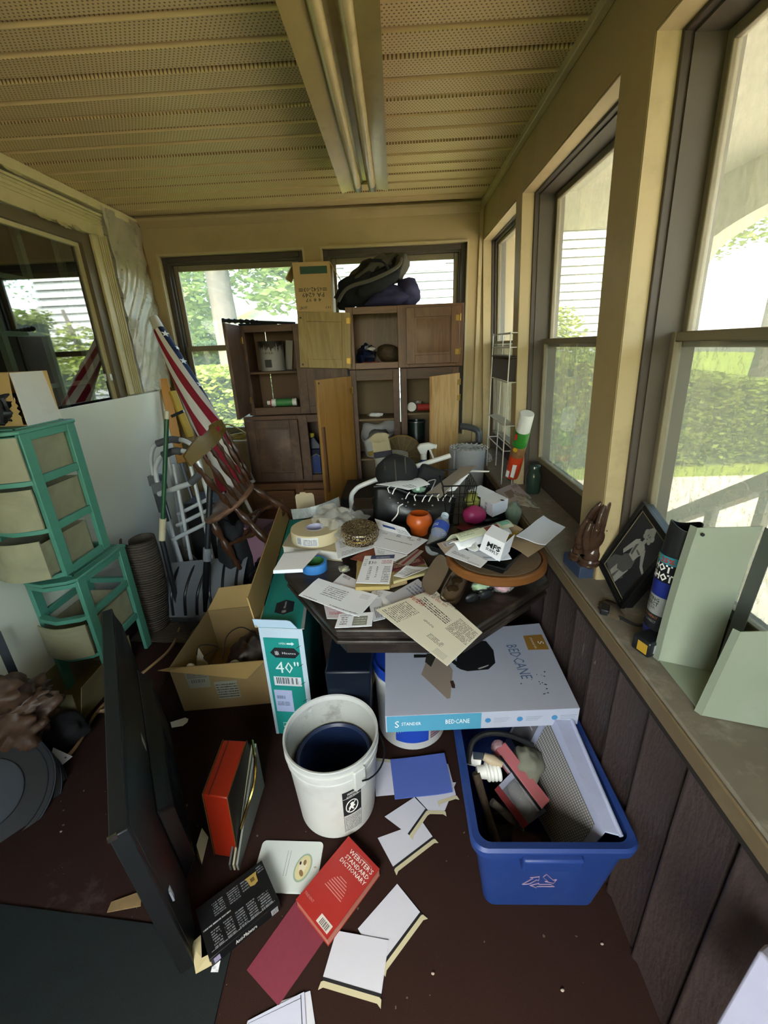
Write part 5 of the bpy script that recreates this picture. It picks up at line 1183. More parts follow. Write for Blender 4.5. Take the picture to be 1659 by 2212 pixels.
# --- right back: MFS boxes, rag, pink bag, pillow
MFSM = mat('white_box_card', '#dfe1ea', .6, var=.04)
m1 = thing('small_box', 'white MFS box lying on its side beside the wire basket', 'box', (.42, 1.95, .80))
tz, bz = .868, .806
t4 = [at(1065, 1090, Z=tz), at(1098, 1077, Z=tz), at(1068, 1062, Z=tz), at(1038, 1074, Z=tz)]
b4 = [Vector((q.x, q.y, bz)) for q in t4]
obj('carton', MB().hexa([b4[3], b4[0], b4[1], b4[2]], [t4[3], t4[0], t4[1], t4[2]]), MFSM, m1, bev=.0015)
fl_ = [at(1038, 1074, Z=tz + .001), at(1068, 1062, Z=tz + .001), at(1038, 1048, Z=tz + .006), at(1010, 1060, Z=tz + .006)]
obj('flap', MB().patch(lambda u, v: bil([fl_[0], fl_[1], fl_[2], fl_[3]], u, v), 3, 3, .0012), MFSM, m1)
F = plane_fr(t4[3], t4[0], b4[3]); F = plane_fr(b4[3], t4[3], b4[0])
FF = plane_fr(t4[3], b4[3], t4[0])
F = plane_fr(b4[3], t4[3], t4[3] + (t4[3] - t4[0])); 
o_ = b4[3].lerp(b4[0], .62); F = plane_fr(o_, o_ + Vector((0, 0, .05)), o_ + (b4[3] - b4[0]))
lettering('MFS', F @ Matrix.Translation((.005, .004, 0)), .05, .018, INK, m1, lift=.0025)
lettering('MFS', plane_fr(fl_[0].lerp(fl_[3], .55), fl_[1].lerp(fl_[2], .55), fl_[3]) @ Matrix.Translation((.006, .008, 0)), .022, .008, INK, m1, lift=.003)
obj('small_print', MB(plane_fr(t4[3], t4[0], t4[2])).box(.07, .06, .001, .09, .075, .0016), INK, m1)
single('support_heap', 'dark bundle of bags propping up the white box', 'bag', MB().blob((.43, 1.98, .77), (.08, .10, .034), 3, .3, 2, 18, 10, flat=TT + .001), BAGM, sharp=180)
single('yellow_rag', 'crumpled yellow green rag between the basket and the white box', 'rag', MB().blob(at(1020, 1080, Y=1.97), (.034, .05, .04), 8, .5, 2.5, 18, 12), mat('yellow_green_cloth', '#8d9145', .8, var=.2), sharp=180)
single('pink_pouch', 'bright pink rounded pouch in front of the white box', 'pouch', MB().blob(at(1024, 1112, Y=1.86), (.055, .045, .042), 1, .12, 1.4, 22, 14), mat('bright_pink_plastic', '#a02e62', .4, var=.1), sharp=180)
single('sage_bag', 'pale sage green plastic bag tucked by the sill behind the white box', 'bag', MB().blob(at(1108, 1108, Y=1.90), (.034, .06, .055), 5, .25, 1.8, 20, 12), mat('sage_film', '#6d7f6c', .3, var=.15), sharp=180)
single('red_folder_edge', 'dark red folder under the rolled magazine', 'folder', MB().hexa([at(985, 1140, Z=.752), at(1010, 1150, Z=.752), at(1030, 1130, Z=.752), at(1000, 1125, Z=.752)], [at(985, 1140, Z=.76), at(1010, 1150, Z=.76), at(1030, 1130, Z=.76), at(1000, 1125, Z=.76)]), mat('dark_red_card', '#6d2028', .6))
# rolled magazine
rm = thing('rolled_magazine', 'rolled colour magazine page lying across the tray of mail', 'magazine', (.3, 1.75, .80))
a, b = at(975, 1162, Z=.905), at(1090, 1130, Z=.905); d_ = (b - a); s_ = Vector((d_.y, -d_.x, 0)).normalized()
MAGM = printed('magazine_page', '#b8bba2', [(.05, .15, .3, .75, 'text', '#7d8a74', 7), (.14, .55, .22, .95, 'fill', '#2d3468', 1), (.45, .35, .78, .8, 'fill', '#2b2c2e', 1), (.5, .1, .75, .32, 'fill', '#6d2b2a', 1), (.8, .15, .97, .9, 'fill', '#6fa08f', 1), (.33, .3, .43, .8, 'lines', '#4a4d48', 6)])
obj('page', MB().patch(lambda u, v: a + d_ * u + s_ * (.05 - .085 * v - .0) + Vector((0, 0, .028 * math.sin(v * 3.1 + .2) - .022 * v)), 20, 14, .002), MAGM, rm, 180)
obj('inner_page', MB().patch(lambda u, v: a + d_ * u + s_ * (.045 - .06 * v) + Vector((0, 0, -.03 + .02 * math.sin(v * 3.1))), 12, 8, .002), PAPER, rm, 180)
# MFS SUPPLY box
m2 = thing('small_box', 'white open MFS SUPPLY box standing on the mail in the black tray', 'box', (.32, 1.45, .87))
bl, br2, tr, tl = at(1035, 1188, Z=.878), at(1079, 1213, Z=.874), at(1091, 1174, Z=.93), at(1047, 1153, Z=.935)
obj('front_face', MB().patch(lambda u, v: bil([bl, br2, tr, tl], u, v), 4, 4, .0015), MFSM, m2)
ftl, ftr = at(1064, 1133, Z=.945), at(1101, 1151, Z=.940); obj('flap', MB().patch(lambda u, v: bil([tl, tr, ftr, ftl], u, v), 4, 4, .0015), MFSM, m2)
bk_ = Vector((.05, .07, 0)); obj('side_face', MB().patch(lambda u, v: bil([br2, br2 + bk_, tr + bk_, tr], u, v), 3, 3, .0015), MFSM, m2)
F = plane_fr(bl, br2, tl); wd = (br2 - bl).length; ht = (tl - bl).length
lettering('MFS', F @ Matrix.Translation((.26 * wd, .42 * ht, 0)), .62 * wd, .30 * ht, INK, m2, lift=.001, bold=.03); lettering('SUPPLY', F @ Matrix.Translation((.26 * wd, .22 * ht, 0)), .60 * wd, .16 * ht, INK, m2, lift=.001, bold=.02)
# --- right: wooden lazy board, tray, mail on it
wb_ = thing('round_board', 'round orange brown wooden board under the black tray', 'board', (.33, 1.62, TT))
ORW = wood('orange_wood', '#67401f', '#7d5029', 'X', 5, .35, 3)
c0 = Vector((.345, 1.402)); obj('foot', MB().lathe([(0, TT + .0005), (.085, TT + .0005), (.085, .80), (0, .80)], 24, c=c0), BLACK, wb_)
obj('disc', MB().lathe([(0, .80), (.172, .80), (.178, .806), (.178, .828), (.172, .834), (.162, .834), (.162, .824), (0, .824)], 64, c=c0), ORW, wb_)
single('woven_pad', 'brown woven round pad lying on the wooden board', 'pad', MB().lathe([(0, .8245), (.156, .8245), (.156, .834), (.14, .835), (0, .835)], 48, c=c0), mat('woven_brown', '#63503a', .9, var=.4, scale=70, bump=.4))
tz = .838
ty = thing('black_tray', 'black baking tray of mail on the round wooden board', 'tray', (.3, 1.6, tz))
q4 = [at(1090, 1244, Z=tz), at(1132, 1196, Z=tz), at(1035, 1148, Z=tz), at(924, 1190, Z=tz)]
TRM = mat('black_tray_steel', '#17191b', .35, .5, var=.2)
mid = sum(q4, Vector()) / 4; inn = [mid + (q - mid) * .93 for q in q4]; out_ = [q + Vector((0, 0, .022)) for q in q4]; lip = [mid + (q - mid) * 1.05 + Vector((0, 0, .022)) for q in q4]
mb = MB(); mb.hexa(inn[::1], [q + Vector((0, 0, .002)) for q in inn]); obj('base', mb, TRM, ty)
for k in range(4):
    n_ = (k + 1) % 4; mb = MB(); up_ = Vector((0, 0, .0015)); mb.hexa([inn[k], inn[n_], out_[n_], out_[k]], [inn[k] + up_, inn[n_] + up_, out_[n_] + up_, out_[k] + up_]); mb.hexa([out_[k], out_[n_], lip[n_], lip[k]], [q + up_ * 1.6 for q in (out_[k], out_[n_], lip[n_], lip[k])]); obj('rim', mb, TRM, ty)
MAIL = [printed('mail_%d' % i, b_, bl_) for i, (b_, bl_) in enumerate((
    ('#e2e3ea', [(.1, .3, .6, .55, 'text', GINK, 3), (.62, .1, .95, .25, 'text', G2, 2)]),
    ('#dde0ec', [(.08, .6, .5, .9, 'text', G2, 4), (.3, .2, .8, .24, 'fill', GINK, 1)]),
    ('#e0e0e2', [(.12, .2, .9, .8, 'text', GINK, 9)]),
    ('#b8a394', [(.2, .45, .85, .9, 'fill', '#c8c8d0', 1), (.24, .5, .4, .85, 'bars', '#7d3038', 5), (.45, .55, .8, .85, 'text', GINK, 3)])))]
MG = 'mail lying in the black tray'
sheet('window_envelope', 'white window envelope hanging over the front of the black tray', 'envelope', [(961, 1197), (1038, 1226), (1053, 1212), (984, 1176)], .868, MAIL[0])
sheet('folded_letter', 'bluish white folded letter under the MFS SUPPLY box', 'paper', [(1022, 1212), (1105, 1208), (1088, 1182), (1008, 1182)], .862, MAIL[1], curl=.003)
sheet('kraft_envelope', 'tan envelope with a white address label at the tray corner', 'envelope', [(961, 1196), (992, 1184), (984, 1162), (944, 1174)], .866, MAIL[3])
sheet('crumpled_receipt', 'crumpled printed receipt under the rolled magazine', 'receipt', [(1000, 1185), (1035, 1190), (1025, 1172), (990, 1168)], .873, MAIL[2], curl=.012, seed=3)
kb = thing('kraft_box', 'torn open brown kraft box by the sill behind the tray', 'box', (.45, 1.7, .84))
KR = mat('kraft_card', '#8d7a60', .85, var=.08)
def flapq(px, zs, par, m=KR, nm='flap'): 
    c = [at(x, y, Z=z) for (x, y), z in zip(px, zs)]; return obj(nm, MB().patch(lambda u, v: bil(c, u, v) + Vector((0, 0, .006 * math.sin(u * 3.1))), 6, 6, .003), m, par)
flapq([(1092, 1175), (1141, 1203), (1178, 1178), (1120, 1157)], (.868, .862, .868, .872), kb)
flapq([(1080, 1150), (1113, 1160), (1130, 1143), (1090, 1128)], (.86, .86, .88, .885), kb)
obj('bottom', MB().hexa([at(1090, 1160, Z=.862), at(1125, 1175, Z=.862), at(1150, 1160, Z=.862), at(1110, 1145, Z=.862)], [at(1090, 1160, Z=.865), at(1125, 1175, Z=.865), at(1150, 1160, Z=.865), at(1110, 1145, Z=.865)]), KR, kb)
single('gold_chain', 'heap of gold beads inside the brown kraft box', 'beads', MB().tube([at(1097 + 16 * math.sin(i * .9) * .6 + i * .35, 1165 - i * .35 + 3 * math.cos(i * 1.3), Z=.875) for i in range(40)], .003, 5), mat('gold_beads', '#9a7a2c', .3, .8), kind='stuff')
sheet('white_card', 'large blank white card bridging the brown box and the sill', 'card', [(1115, 1159), (1178, 1178), (1221, 1140), (1174, 1115)], .88, mat('blank_card', '#d3d8e6', .6, var=.04), zs=[.882, .884, .872, .880], th=.002, curl=.004)
# glasses case with spectacles
gc = thing('glasses_case', 'open brown glasses case holding wire spectacles near the desk edge', 'case', (.17, 1.28, TT))
CASEO = mat('brown_case_shell', '#3c2c20', .4, var=.2); LIN = mat('tan_case_lining', '#7d6b55', .85, var=.08)
ba, bb = at(966, 1304, Z=TT + .012), at(1000, 1234, Z=TT + .012); dr_ = (bb - ba).normalized(); nr = Vector((dr_.y, -dr_.x, 0)); L_ = (bb - ba).length
F = Matrix(((dr_.x, -nr.x, 0, ba.x), (dr_.y, -nr.y, 0, ba.y), (0, 0, 1, TT + .0008), (0, 0, 0, 1)))
ov = lambda k, w_: [(L_ / 2 + (L_ / 2 + .012) * k * math.copysign(abs(math.cos(q)) ** .6, math.cos(q)), w_ * k * math.copysign(abs(math.sin(q)) ** .7, math.sin(q))) for q in [6.2832 * i / 36 for i in range(36)]]
mb = MB(F); o1, o2, o3 = ov(.9, .036), ov(1.0, .036), ov(.94, .036)
i1 = [mb.p(x, y, 0) for x, y in o1]; i2 = [mb.p(x, y, .026) for x, y in o2]; i3 = [mb.p(x, y, .026) for x, y in o3]; i4 = [mb.p(x, y, .006) for x, y in ov(.84, .036)]
mb.f(i1[::-1], m=0); n_ = 36
for k in range(n_):
    j = (k + 1) % n_; mb.f((i1[k], i1[j], i2[j], i2[k]), m=0); mb.f((i2[k], i2[j], i3[j], i3[k]), m=0); mb.f((i3[k], i3[j], i4[j], i4[k]), m=1)
mb.f(i4, m=1); obj('tray', mb, [CASEO, LIN], gc, 60)
F2 = F @ Matrix.Translation((0, .046, .024)) @ Matrix.Rotation(math.radians(48), 4, 'X') @ Matrix.Translation((0, .036, 0))
mb = MB(F2); a1 = [mb.p(x, y, -.010) for x, y in ov(.9, .036)]; a2 = [mb.p(x, y, .0) for x, y in ov(1.0, .036)]; a4 = [mb.p(x, y, -.006) for x, y in ov(.86, .036)]
mb.f(a1[::-1], m=0)
for k in range(n_):
    j = (k + 1) % n_; mb.f((a1[k], a1[j], a2[j], a2[k]), m=0); mb.f((a2[k], a2[j], a4[j], a4[k]), m=1)
mb.f(a4, m=1); obj('lid', mb, [CASEO, LIN], gc, 60)
sp2 = thing('spectacles', 'thin wire spectacles lying in the open glasses case', 'glasses', ba + dr_ * .08 + Vector((0, 0, .01)))
WB_ = mat('bronze_wire', '#4a3826', .3, .8)
for s_ in (-1, 1): 
    e = obj('rim', MB(F).tube([(L_ / 2 + s_ * .030 + .022 * math.cos(q), .002 + .018 * math.sin(q), .020) for q in [6.2832 * i / 20 for i in range(21)]], .0014, 6, caps=False), WB_, sp2)
    obj('lens', MB(F).lathe([(0, .0196), (.021, .0196), (.021, .0204), (0, .0204)], 20, c=(L_ / 2 + s_ * .030, .002)), glass('lens_glass', '#efe9df'), e)
    obj('temple', MB(F).tube([(L_ / 2 + s_ * .052, .012, .02), (L_ / 2 + s_ * .03, .026, .022), (L_ / 2 - s_ * .045, .030, .022)], .0013, 6), WB_, sp2)
obj('bridge', MB(F).tube([(L_ / 2 - .009, .006, .021), (L_ / 2, .010, .023), (L_ / 2 + .009, .006, .021)], .0016, 6), CHROME, sp2)
FILMC = film('clear_film', '#d6d9d6', .20, .08)
def packet(name, label, pxc, z, r, core, mcol, seed):
    t = thing(name, label, 'packet', Vector(at(*pxc, Z=z)) - Vector((0, 0, r[2]))); c = at(*pxc, Z=z)
    obj('contents', MB().blob(c, tuple(k * .85 for k in r), seed, .5, 3.2, 18, 12, flat=TT + .004), mcol, t, 180)
    obj('film', MB().blob(c, r, seed + .4, .35, 2.4, 18, 12, flat=TT + .001), FILMC, t, 180); return t
packet('green_packet', 'clear packet of pale green sweets under the wooden board edge', (1040, 1268), .762, (.035, .030, .020), 1, mat('pale_green_sweets', '#9fc08f', .5, var=.25, scale=60), 1)
packet('pink_packet', 'clear packet of pink sweets at the right edge of the desk', (1085, 1265), .762, (.036, .032, .020), 1, mat('pink_sweets', '#b06f80', .5, var=.3, scale=60), 4)
sg = thing('sunglasses', 'folded black sunglasses in front of the green packet', 'glasses', at(1033, 1285, Z=TT))
F = fr(at(1035, 1288, Z=TT + .018), rz=20)
for s_ in (-1, 1): obj('lens', MB(F).blob((s_ * .027, 0, 0), (.026, .008, .017), 3, .08, 1.2, 18, 12), BLACK, sg, 180)
obj('bridge', MB(F).tube([(-.008, -.002, .006), (.008, -.002, .006)], .004, 8), BLACK, sg); obj('temple', MB(F).tube(spline([(.052, .0, .008), (.055, .02, .006), (-.02, .028, .0)], 5), .004, 8), BLACK, sg)
# --- middle: orange bowl, bottle
ob = thing('orange_bowl', 'orange plastic bowl standing in front of the black bag', 'bowl', at(905, 1163, Z=TT))
c_ = at(906, 1152, Z=TT)
obj('body', MB().lathe([(0, TT + .03), (.042, TT + .03), (.058, TT + .052), (.06, TT + .065), (.055, TT + .085), (.043, TT + .10), (.040, TT + .10), (.051, TT + .083), (.056, TT + .065), (.05, TT + .045), (0, TT + .038)], 36, c=(c_.x, c_.y)), mat('orange_plastic', '#b5531c', .35, var=.06), ob)
obj('foot', MB().lathe([(0, TT + .001), (.038, TT + .001), (.042, TT + .03), (0, TT + .03)], 30, c=(c_.x, c_.y)), mat('orange_plastic', '#b5531c', .35), ob)
wbt = thing('water_bottle', 'clear plastic water bottle with a blue label leaning on the tray', 'bottle', (.12, 1.66, .77))
a = at(933, 1192, Z=.815); b = at(962, 1112, Y=a.y + .16); d_ = (b - a).normalized(); L_ = (b - a).length
u_ = d_.orthogonal().normalized(); v_ = d_.cross(u_); F = Matrix(((u_.x, v_.x, d_.x, a.x), (u_.y, v_.y, d_.y, a.y), (u_.z, v_.z, d_.z, a.z), (0, 0, 0, 1)))
PET = film('bottle_plastic', '#c9d0d6', .22, .05); k = L_
prof = [(0, 0), (.024, 0), (.03, .008)] + [(.031 - .002 * (i % 2), .012 + .01 * i) for i in range(8)] + [(.032, .50 * k), (.032, .72 * k), (.031, .75 * k), (.022, .86 * k), (.014, .91 * k), (.0135, .95 * k)]
obj('body', MB(F).lathe(prof, 28), PET, wbt); obj('label', MB(F).lathe([(.0325, .50 * k), (.0325, .71 * k)], 28), printed('blue_label', '#2a4296', [(.1, .3, .35, .7, 'text', '#c8cdd6', 2), (.6, .3, .85, .7, 'text', '#c8cdd6', 2)]), wbt)
obj('cap', MB(F).lathe([(.0155, .93 * k), (.0155, 1.0 * k), (0, 1.0 * k)], 20), mat('pale_cap', '#b9c6d2', .4), wbt)
# --- left: book, tape roll, film, tin
bt = thing('thick_book', 'thick white binder book under the tape roll at the left of the desk', 'book', (-.38, 1.68, TT))
c4 = [at(614, 1198, Z=TT + .001), at(738, 1212, Z=TT + .001), at(740, 1160, Z=TT + .001), at(640, 1150, Z=TT + .001)]
obj('pages', MB().hexa([q + Vector((0, 0, .004)) for q in c4], [q + Vector((0, 0, .038)) for q in c4]), mat('page_block', '#b9b6ae', .8, var=.06), bt)
mid = sum(c4, Vector()) / 4; e4 = [mid + (q - mid) * 1.03 for q in c4]
obj('cover', MB().hexa([q + Vector((0, 0, .038)) for q in e4], [q + Vector((0, 0, .042)) for q in e4]), mat('cream_cover', '#a3977c', .6, var=.06), bt); obj('back_cover', MB().hexa(e4, [q + Vector((0, 0, .004)) for q in e4]), mat('cream_cover', '#a3977c', .6), bt)
tr_ = thing('tape_roll', 'big roll of cream paper joint tape with a barcode label', 'tape', (-.36, 1.7, .786))
c_ = at(683, 1162, Z=.786); TPM = mat('cream_paper_tape', '#b9ab89', .75, var=.05); z = .7865; hh = .052
obj('roll', MB().lathe([(.042, z), (.104, z), (.105, z + .004), (.105, z + hh - .004), (.104, z + hh), (.042, z + hh), (.042, z)], 56, c=(c_.x, c_.y)), [TPM], tr_)
obj('core', MB().lathe([(.038, z), (.042, z + .001), (.042, z + hh + .001), (.038, z + hh + .001), (.038, z)], 36, c=(c_.x, c_.y)), mat('lilac_core', '#a8a6ba', .6), tr_)
lm = printed('tape_label', '#c6c6c8', [(.04, .15, .25, .9, 'bars', INK.name and '#3a3d40', 14), (.35, .1, .95, .85, 'text', '#4a4a50', 5)])
obj('label', MB().lathe([(.1057, z + .008), (.1057, z + .046)], 14, c=(c_.x, c_.y), a0=math.radians(-128), a1=math.radians(-74)), lm, tr_)
CRF = film('crinkled_clear_film', '#cfccc4', .26, .06)
def crink(u, v):
    q = bil([at(672, 1120, Z=.86), at(745, 1172, Z=.81), at(802, 1115, Z=.80), at(700, 1092, Z=.87)], u, v)
    return q + Vector((.012 * mnoise.noise(Vector((u * 7, v * 7, 1))), .012 * mnoise.noise(Vector((u * 7, v * 7, 5))), .05 * math.sin(math.pi * u) * math.sin(math.pi * v) + .03 * mnoise.noise(Vector((u * 6, v * 6, 9)))))
single('crinkled_bag', 'crinkled clear plastic bag draped over the tape roll', 'plastic bag', MB().patch(crink, 28, 28, .001), CRF, sharp=180)
single('grey_film_sheet', 'curved translucent grey plastic sheet behind the tape roll', 'plastic sheet', MB().patch(lambda u, v: bil([Vector(at(633, 1122, Y=1.95)), Vector(at(735, 1092, Y=2.0)), Vector(at(732, 1073, Y=2.0)), Vector(at(628, 1100, Y=1.97))], u, v) + Vector((0, -.05 * math.sin(u * 3.1), 0)), 14, 5, .0012), film('grey_sheet', '#9aa0a0', .75, .3))
single('beige_tag', 'beige cardboard hanger tag standing at the back left of the desk', 'card', MB(plane_fr(at(640, 1090, Y=2.12), at(682, 1088, Y=2.12), at(641, 1066, Y=2.12))).prism([(0, -.03), (.10, -.03), (.10, .05), (.09, .062), (.06, .062), (.055, .068), (.03, .068), (.025, .058), (.008, .058), (0, .045)], 0, .003), mat('beige_card', '#a8997d', .8))
single('back_tray', 'dark wooden box at the back of the desk behind the film', 'box', MB().box(-.24, 1.99, TT + .001, -.13, 2.17, .80), ESP, bev=.003)
tn = thing('round_tin', 'round brown tin with a cream scroll pattern on a sheet of paper', 'tin', at(777, 1165, Z=.78))
c_ = at(777, 1166, Z=.782); SCR = NT('scroll_print'); v = SCR.coord()
vn = SCR.n('TexVoronoi'); SCR.l(v, vn.inputs[0]); vn.inputs['Scale'].default_value = 58
wv = SCR.ma('SINE', SCR.ma('MULTIPLY', vn.outputs['Distance'], 17.0)); k = SCR.ma('GREATER_THAN', SCR.ma('ADD', wv, SCR.ma('MULTIPLY', SCR.noise(v, 80, 2), .8)), .75)
SCR.col(SCR.mix(k, lin('#2d1f14'), lin('#9a8a6a'))); SCR.props(.3, .3)
F = fr(c_, rx=5, ry=3)
obj('body', MB(F).lathe([(0, .0), (.076, .0), (.078, .004), (.078, .05), (0, .05)], 44), SCR.m, tn)
obj('lid', MB(F).lathe([(.0795, .030), (.0805, .032), (.0805, .056), (.077, .061), (.070, .059), (0, .060)], 44), SCR.m, tn)
obj('lid_bead', MB(F).tube([(.0808 * math.cos(q), .0808 * math.sin(q), .031) for q in [6.2832 * i / 44 for i in range(45)]], .0016, 6, caps=False), BRASS, tn)
ep = thing('white_mailer', 'white mailer box with folded flap at the left edge of the desk', 'box', (-.42, 1.5, .75))
bl, br2, tr, tl = at(590, 1232, Z=.80), at(654, 1229, Z=.786), at(690, 1190, Z=.79), at(612, 1196, Z=.81)
obj('panel', MB().patch(lambda u, v: bil([bl, br2, tr, tl], u, v), 5, 5, .002), mat('mailer_card', '#cbc6c4', .7, var=.05), ep)
dn = Vector((0, -.004, -.012)); obj('lip', MB().patch(lambda u, v: bil([bl + dn, br2 + dn, br2, bl], u, v), 5, 2, .002), mat('mailer_lip', '#d3d6e2', .6), ep)
obj('panel', MB().patch(lambda u, v: bil([tl, tr, at(694, 1187, Z=.788), at(614, 1193, Z=.808)], u, v), 4, 2, .002), mat('mailer_card', '#cbc6c4', .7), ep)
bt_ = thing('blue_tape', 'roll of blue painters tape at the left front of the desk', 'tape', at(680, 1230, Z=TT))
c_ = at(680, 1230, Z=TT); z = TT + .0008
obj('roll', MB().lathe([(.040, z), (.050, z), (.0505, z + .002), (.0505, z + .034), (.050, z + .036), (.040, z + .036), (.040, z)], 44, c=(c_.x, c_.y)), mat('painters_blue', '#2f6fae', .6, var=.06), bt_)
obj('core', MB().lathe([(.037, z), (.040, z), (.040, z + .036), (.037, z + .036), (.037, z)], 36, c=(c_.x, c_.y)), mat('green_black_core', '#2c5a2c', .5, var=.7, scale=40), bt_)
packet('screw_packet', 'small clear bag of brass screws beside the blue tape', (743, 1229), .757, (.022, .018, .013), 1, mat('brass_screws', '#8f8548', .3, .8, var=.4, scale=120), 2)
# --- papers and magazines
SG = 'magazines stacked in the middle of the desk'
YM = [mat('yellow_page_edges', '#a08c55', .8, var=.15, scale=40), mat('tan_magazine', '#97805a', .8, var=.2, scale=20), printed('yellowed_newspaper', '#b3a578', [(.05, .1, .95, .9, 'text', '#6d6348', 14)]), printed('maroon_magazine', '#5d2a2c', [(.1, .2, .9, .5, 'text', '#b9a68a', 4)])]
slab('thick_magazine', 'thick tan bottom magazine of the stack at the desk front', 'magazine', [(780, 1287), (880, 1262), (870, 1208), (770, 1222)], TT + .001, .757, YM[1])
slab('yellowed_booklet', 'yellowed booklet under the coupon sheet', 'booklet', [(768, 1276), (842, 1274), (862, 1210), (772, 1214)], .758, .772, YM[0])
slab('folded_newspaper', 'folded yellowed newspaper fanned out right of the coupon', 'newspaper', [(850, 1262), (930, 1240), (915, 1212), (835, 1222)], .757, .768, YM[2])
slab('maroon_magazine', 'maroon magazine on the folded newspaper', 'magazine', [(845, 1238), (918, 1218), (905, 1198), (838, 1208)], .769, .776, YM[3])
sheet('page_fan', 'white torn pages fanned out from the newspaper', 'paper', [(850, 1245), (878, 1247), (926, 1227), (880, 1222)], .783, MAIL[2], curl=.004, zs=[.779, .781, .779, .779])
sheet('food_flyer', 'glossy red brown food flyer under the letter with 0s', 'flyer', [(757, 1207), (822, 1222), (852, 1200), (800, 1178)], .776, mat('food_print', '#7d3a24', .3, var=.5, scale=40), zs=[.777, .777, .777, .777])
sheet('striped_flyer', 'striped glossy flyer edge right of the coupon', 'flyer', [(850, 1215), (880, 1222), (915, 1190), (895, 1185)], .80, printed('striped_flyer', '#9a8f84', [(.1, 0, .3, 1, 'fill', '#4a3428', 1), (.5, 0, .7, 1, 'fill', '#7d2f34', 1)]), zs=[.783, .783, .785, .785])
WP = printed('letter_a', '#e2e3e9', [(.1, .5, .35, .85, 'text', G2, 5), (.1, .1, .8, .3, 'text', G2, 3)])
sheet('paper_under_tin', 'white sheet lying under the round tin', 'paper', [(730, 1208), (816, 1180), (800, 1150), (722, 1165)], .780, WP, zs=[.787, .780, .780, .786])
sheet('account_letter', 'white letter showing three large 0s amounts by the orange bowl', 'letter', [(806, 1180), (880, 1197), (925, 1166), (821, 1140)], .788,
      printed('letter_zero', '#e4e5ea', [(.08, .74, .2, .84, 'text', G2, 2), (.4, .74, .52, .84, 'text', G2, 2), (.7, .72, .8, .82, 'text', G2, 2), (.2, .5, .85, .56, 'text', GINK, 1)]), [('0s', .22, .66, .11, .17, INK), ('0s', .54, .66, .11, .17, INK), ('0s', .83, .66, .10, .17, INK)])
sheet('lower_letter_fold', 'folded lower half of the letter with the 0s', 'letter', [(812, 1205), (853, 1212), (880, 1199), (808, 1182)], .785, WP, zs=[.782, .783, .786, .785])
sheet('blue_banner_letter', 'white letter with a blue banner behind the letter with 0s', 'letter', [(818, 1142), (890, 1160), (874, 1140), (809, 1120)], .80, printed('letter_banner', '#dfe1e9', [(.2, .35, .6, .6, 'fill', '#25427a', 1), (.25, .7, .7, .8, 'text', G2, 2), (.62, .1, .95, .6, 'text', G2, 4)]), zs=[.792, .793, .81, .812])
cp = sheet('coupon_sheet', 'white coupon with a blue band and $30 printed on it', 'coupon', [(769, 1259), (841, 1261), (853, 1198), (788, 1201)], .79,
      printed('coupon', '#e4e3e8', [(.22, .86, 1, 1, 'fill', '#39405f', 1), (.4, .89, .85, .96, 'text', '#b8bac6', 2), (.62, .68, .95, .82, 'text', '#a04a52', 3), (.72, .06, .95, .6, 'text', '#6d6d74', 10), (.25, .12, .36, .6, 'text', '#4a4a52', 8), (.5, .2, .56, .6, 'text', GINK, 6), (.05, .62, .14, .9, 'text', G2, 4)]), [('$30', .20, .66, .26, .13, INK)], zs=[.779, .779, .786, .786])
sheet('big_window_envelope', 'large white window envelope at the front left of the desk', 'envelope', [(645, 1287), (776, 1333), (817, 1287), (688, 1250)], .758,
      printed('big_envelope', '#e4e5ea', [(.25, .35, .6, .85, 'text', G2, 6), (.78, .72, .92, .92, 'lines', G2, 4), (.06, .05, .3, .10, 'text', GINK, 1), (.5, .06, .95, .12, 'text', GINK, 1)]), curl=.003)
sheet('barcoded_mailer', 'white mailer with a postal barcode behind the large window envelope', 'envelope', [(715, 1262), (775, 1290), (790, 1262), (740, 1238)], .752, printed('barcode_mail', '#dfdfe6', [(.1, .75, .4, .95, 'bars', '#3a3a40', 30)]))
sheet('pink_form', 'white form with pink print hanging over the front edge', 'paper', [(706, 1336), (775, 1338), (770, 1296), (698, 1300)], .746, printed('pink_form', '#c6c2c6', [(.05, .1, .6, .8, 'lines', '#b06a70', 7), (.1, .2, .5, .4, 'text', '#a04a50', 3)]))
sheet('phone_flyer', 'white flyer with a printed telephone at the front edge of the desk', 'flyer', [(723, 1356), (803, 1352), (807, 1322), (733, 1326)], .750, printed('phone_flyer', '#e4e4e8', [(.45, .1, .85, .75, 'fill', '#7d7d70', 1), (.48, .2, .82, .7, 'text', '#b4b4a8', 3), (.1, .2, .3, .8, 'text', GINK, 4), (.05, .8, .4, .95, 'text', '#2a2a30', 2)]))
sheet('striped_barcode_card', 'white card with vertical bars right of the phone flyer', 'card', [(806, 1342), (832, 1336), (822, 1292), (795, 1296)], .7485, printed('bar_card', '#c9c9ce', [(.25, .1, .85, .6, 'bars', '#5a5a60', 10)]))
sheet('folded_bills', 'folded white bills beneath the magazine stack', 'paper', [(790, 1300), (850, 1325), (870, 1285), (810, 1270)], .7455, WP, curl=.004)
sheet('disabled_veterans_letter', 'letter with bold DAV heading beneath the large cream letter', 'letter', [(832, 1290), (950, 1395), (1004, 1340), (903, 1250)], .752, printed('dav_sheet', '#b9bac4', [(.05, .55, .4, .9, 'text', '#6d7690', 4)]), [('DAV', .06, .78, .20, .16, INK)])
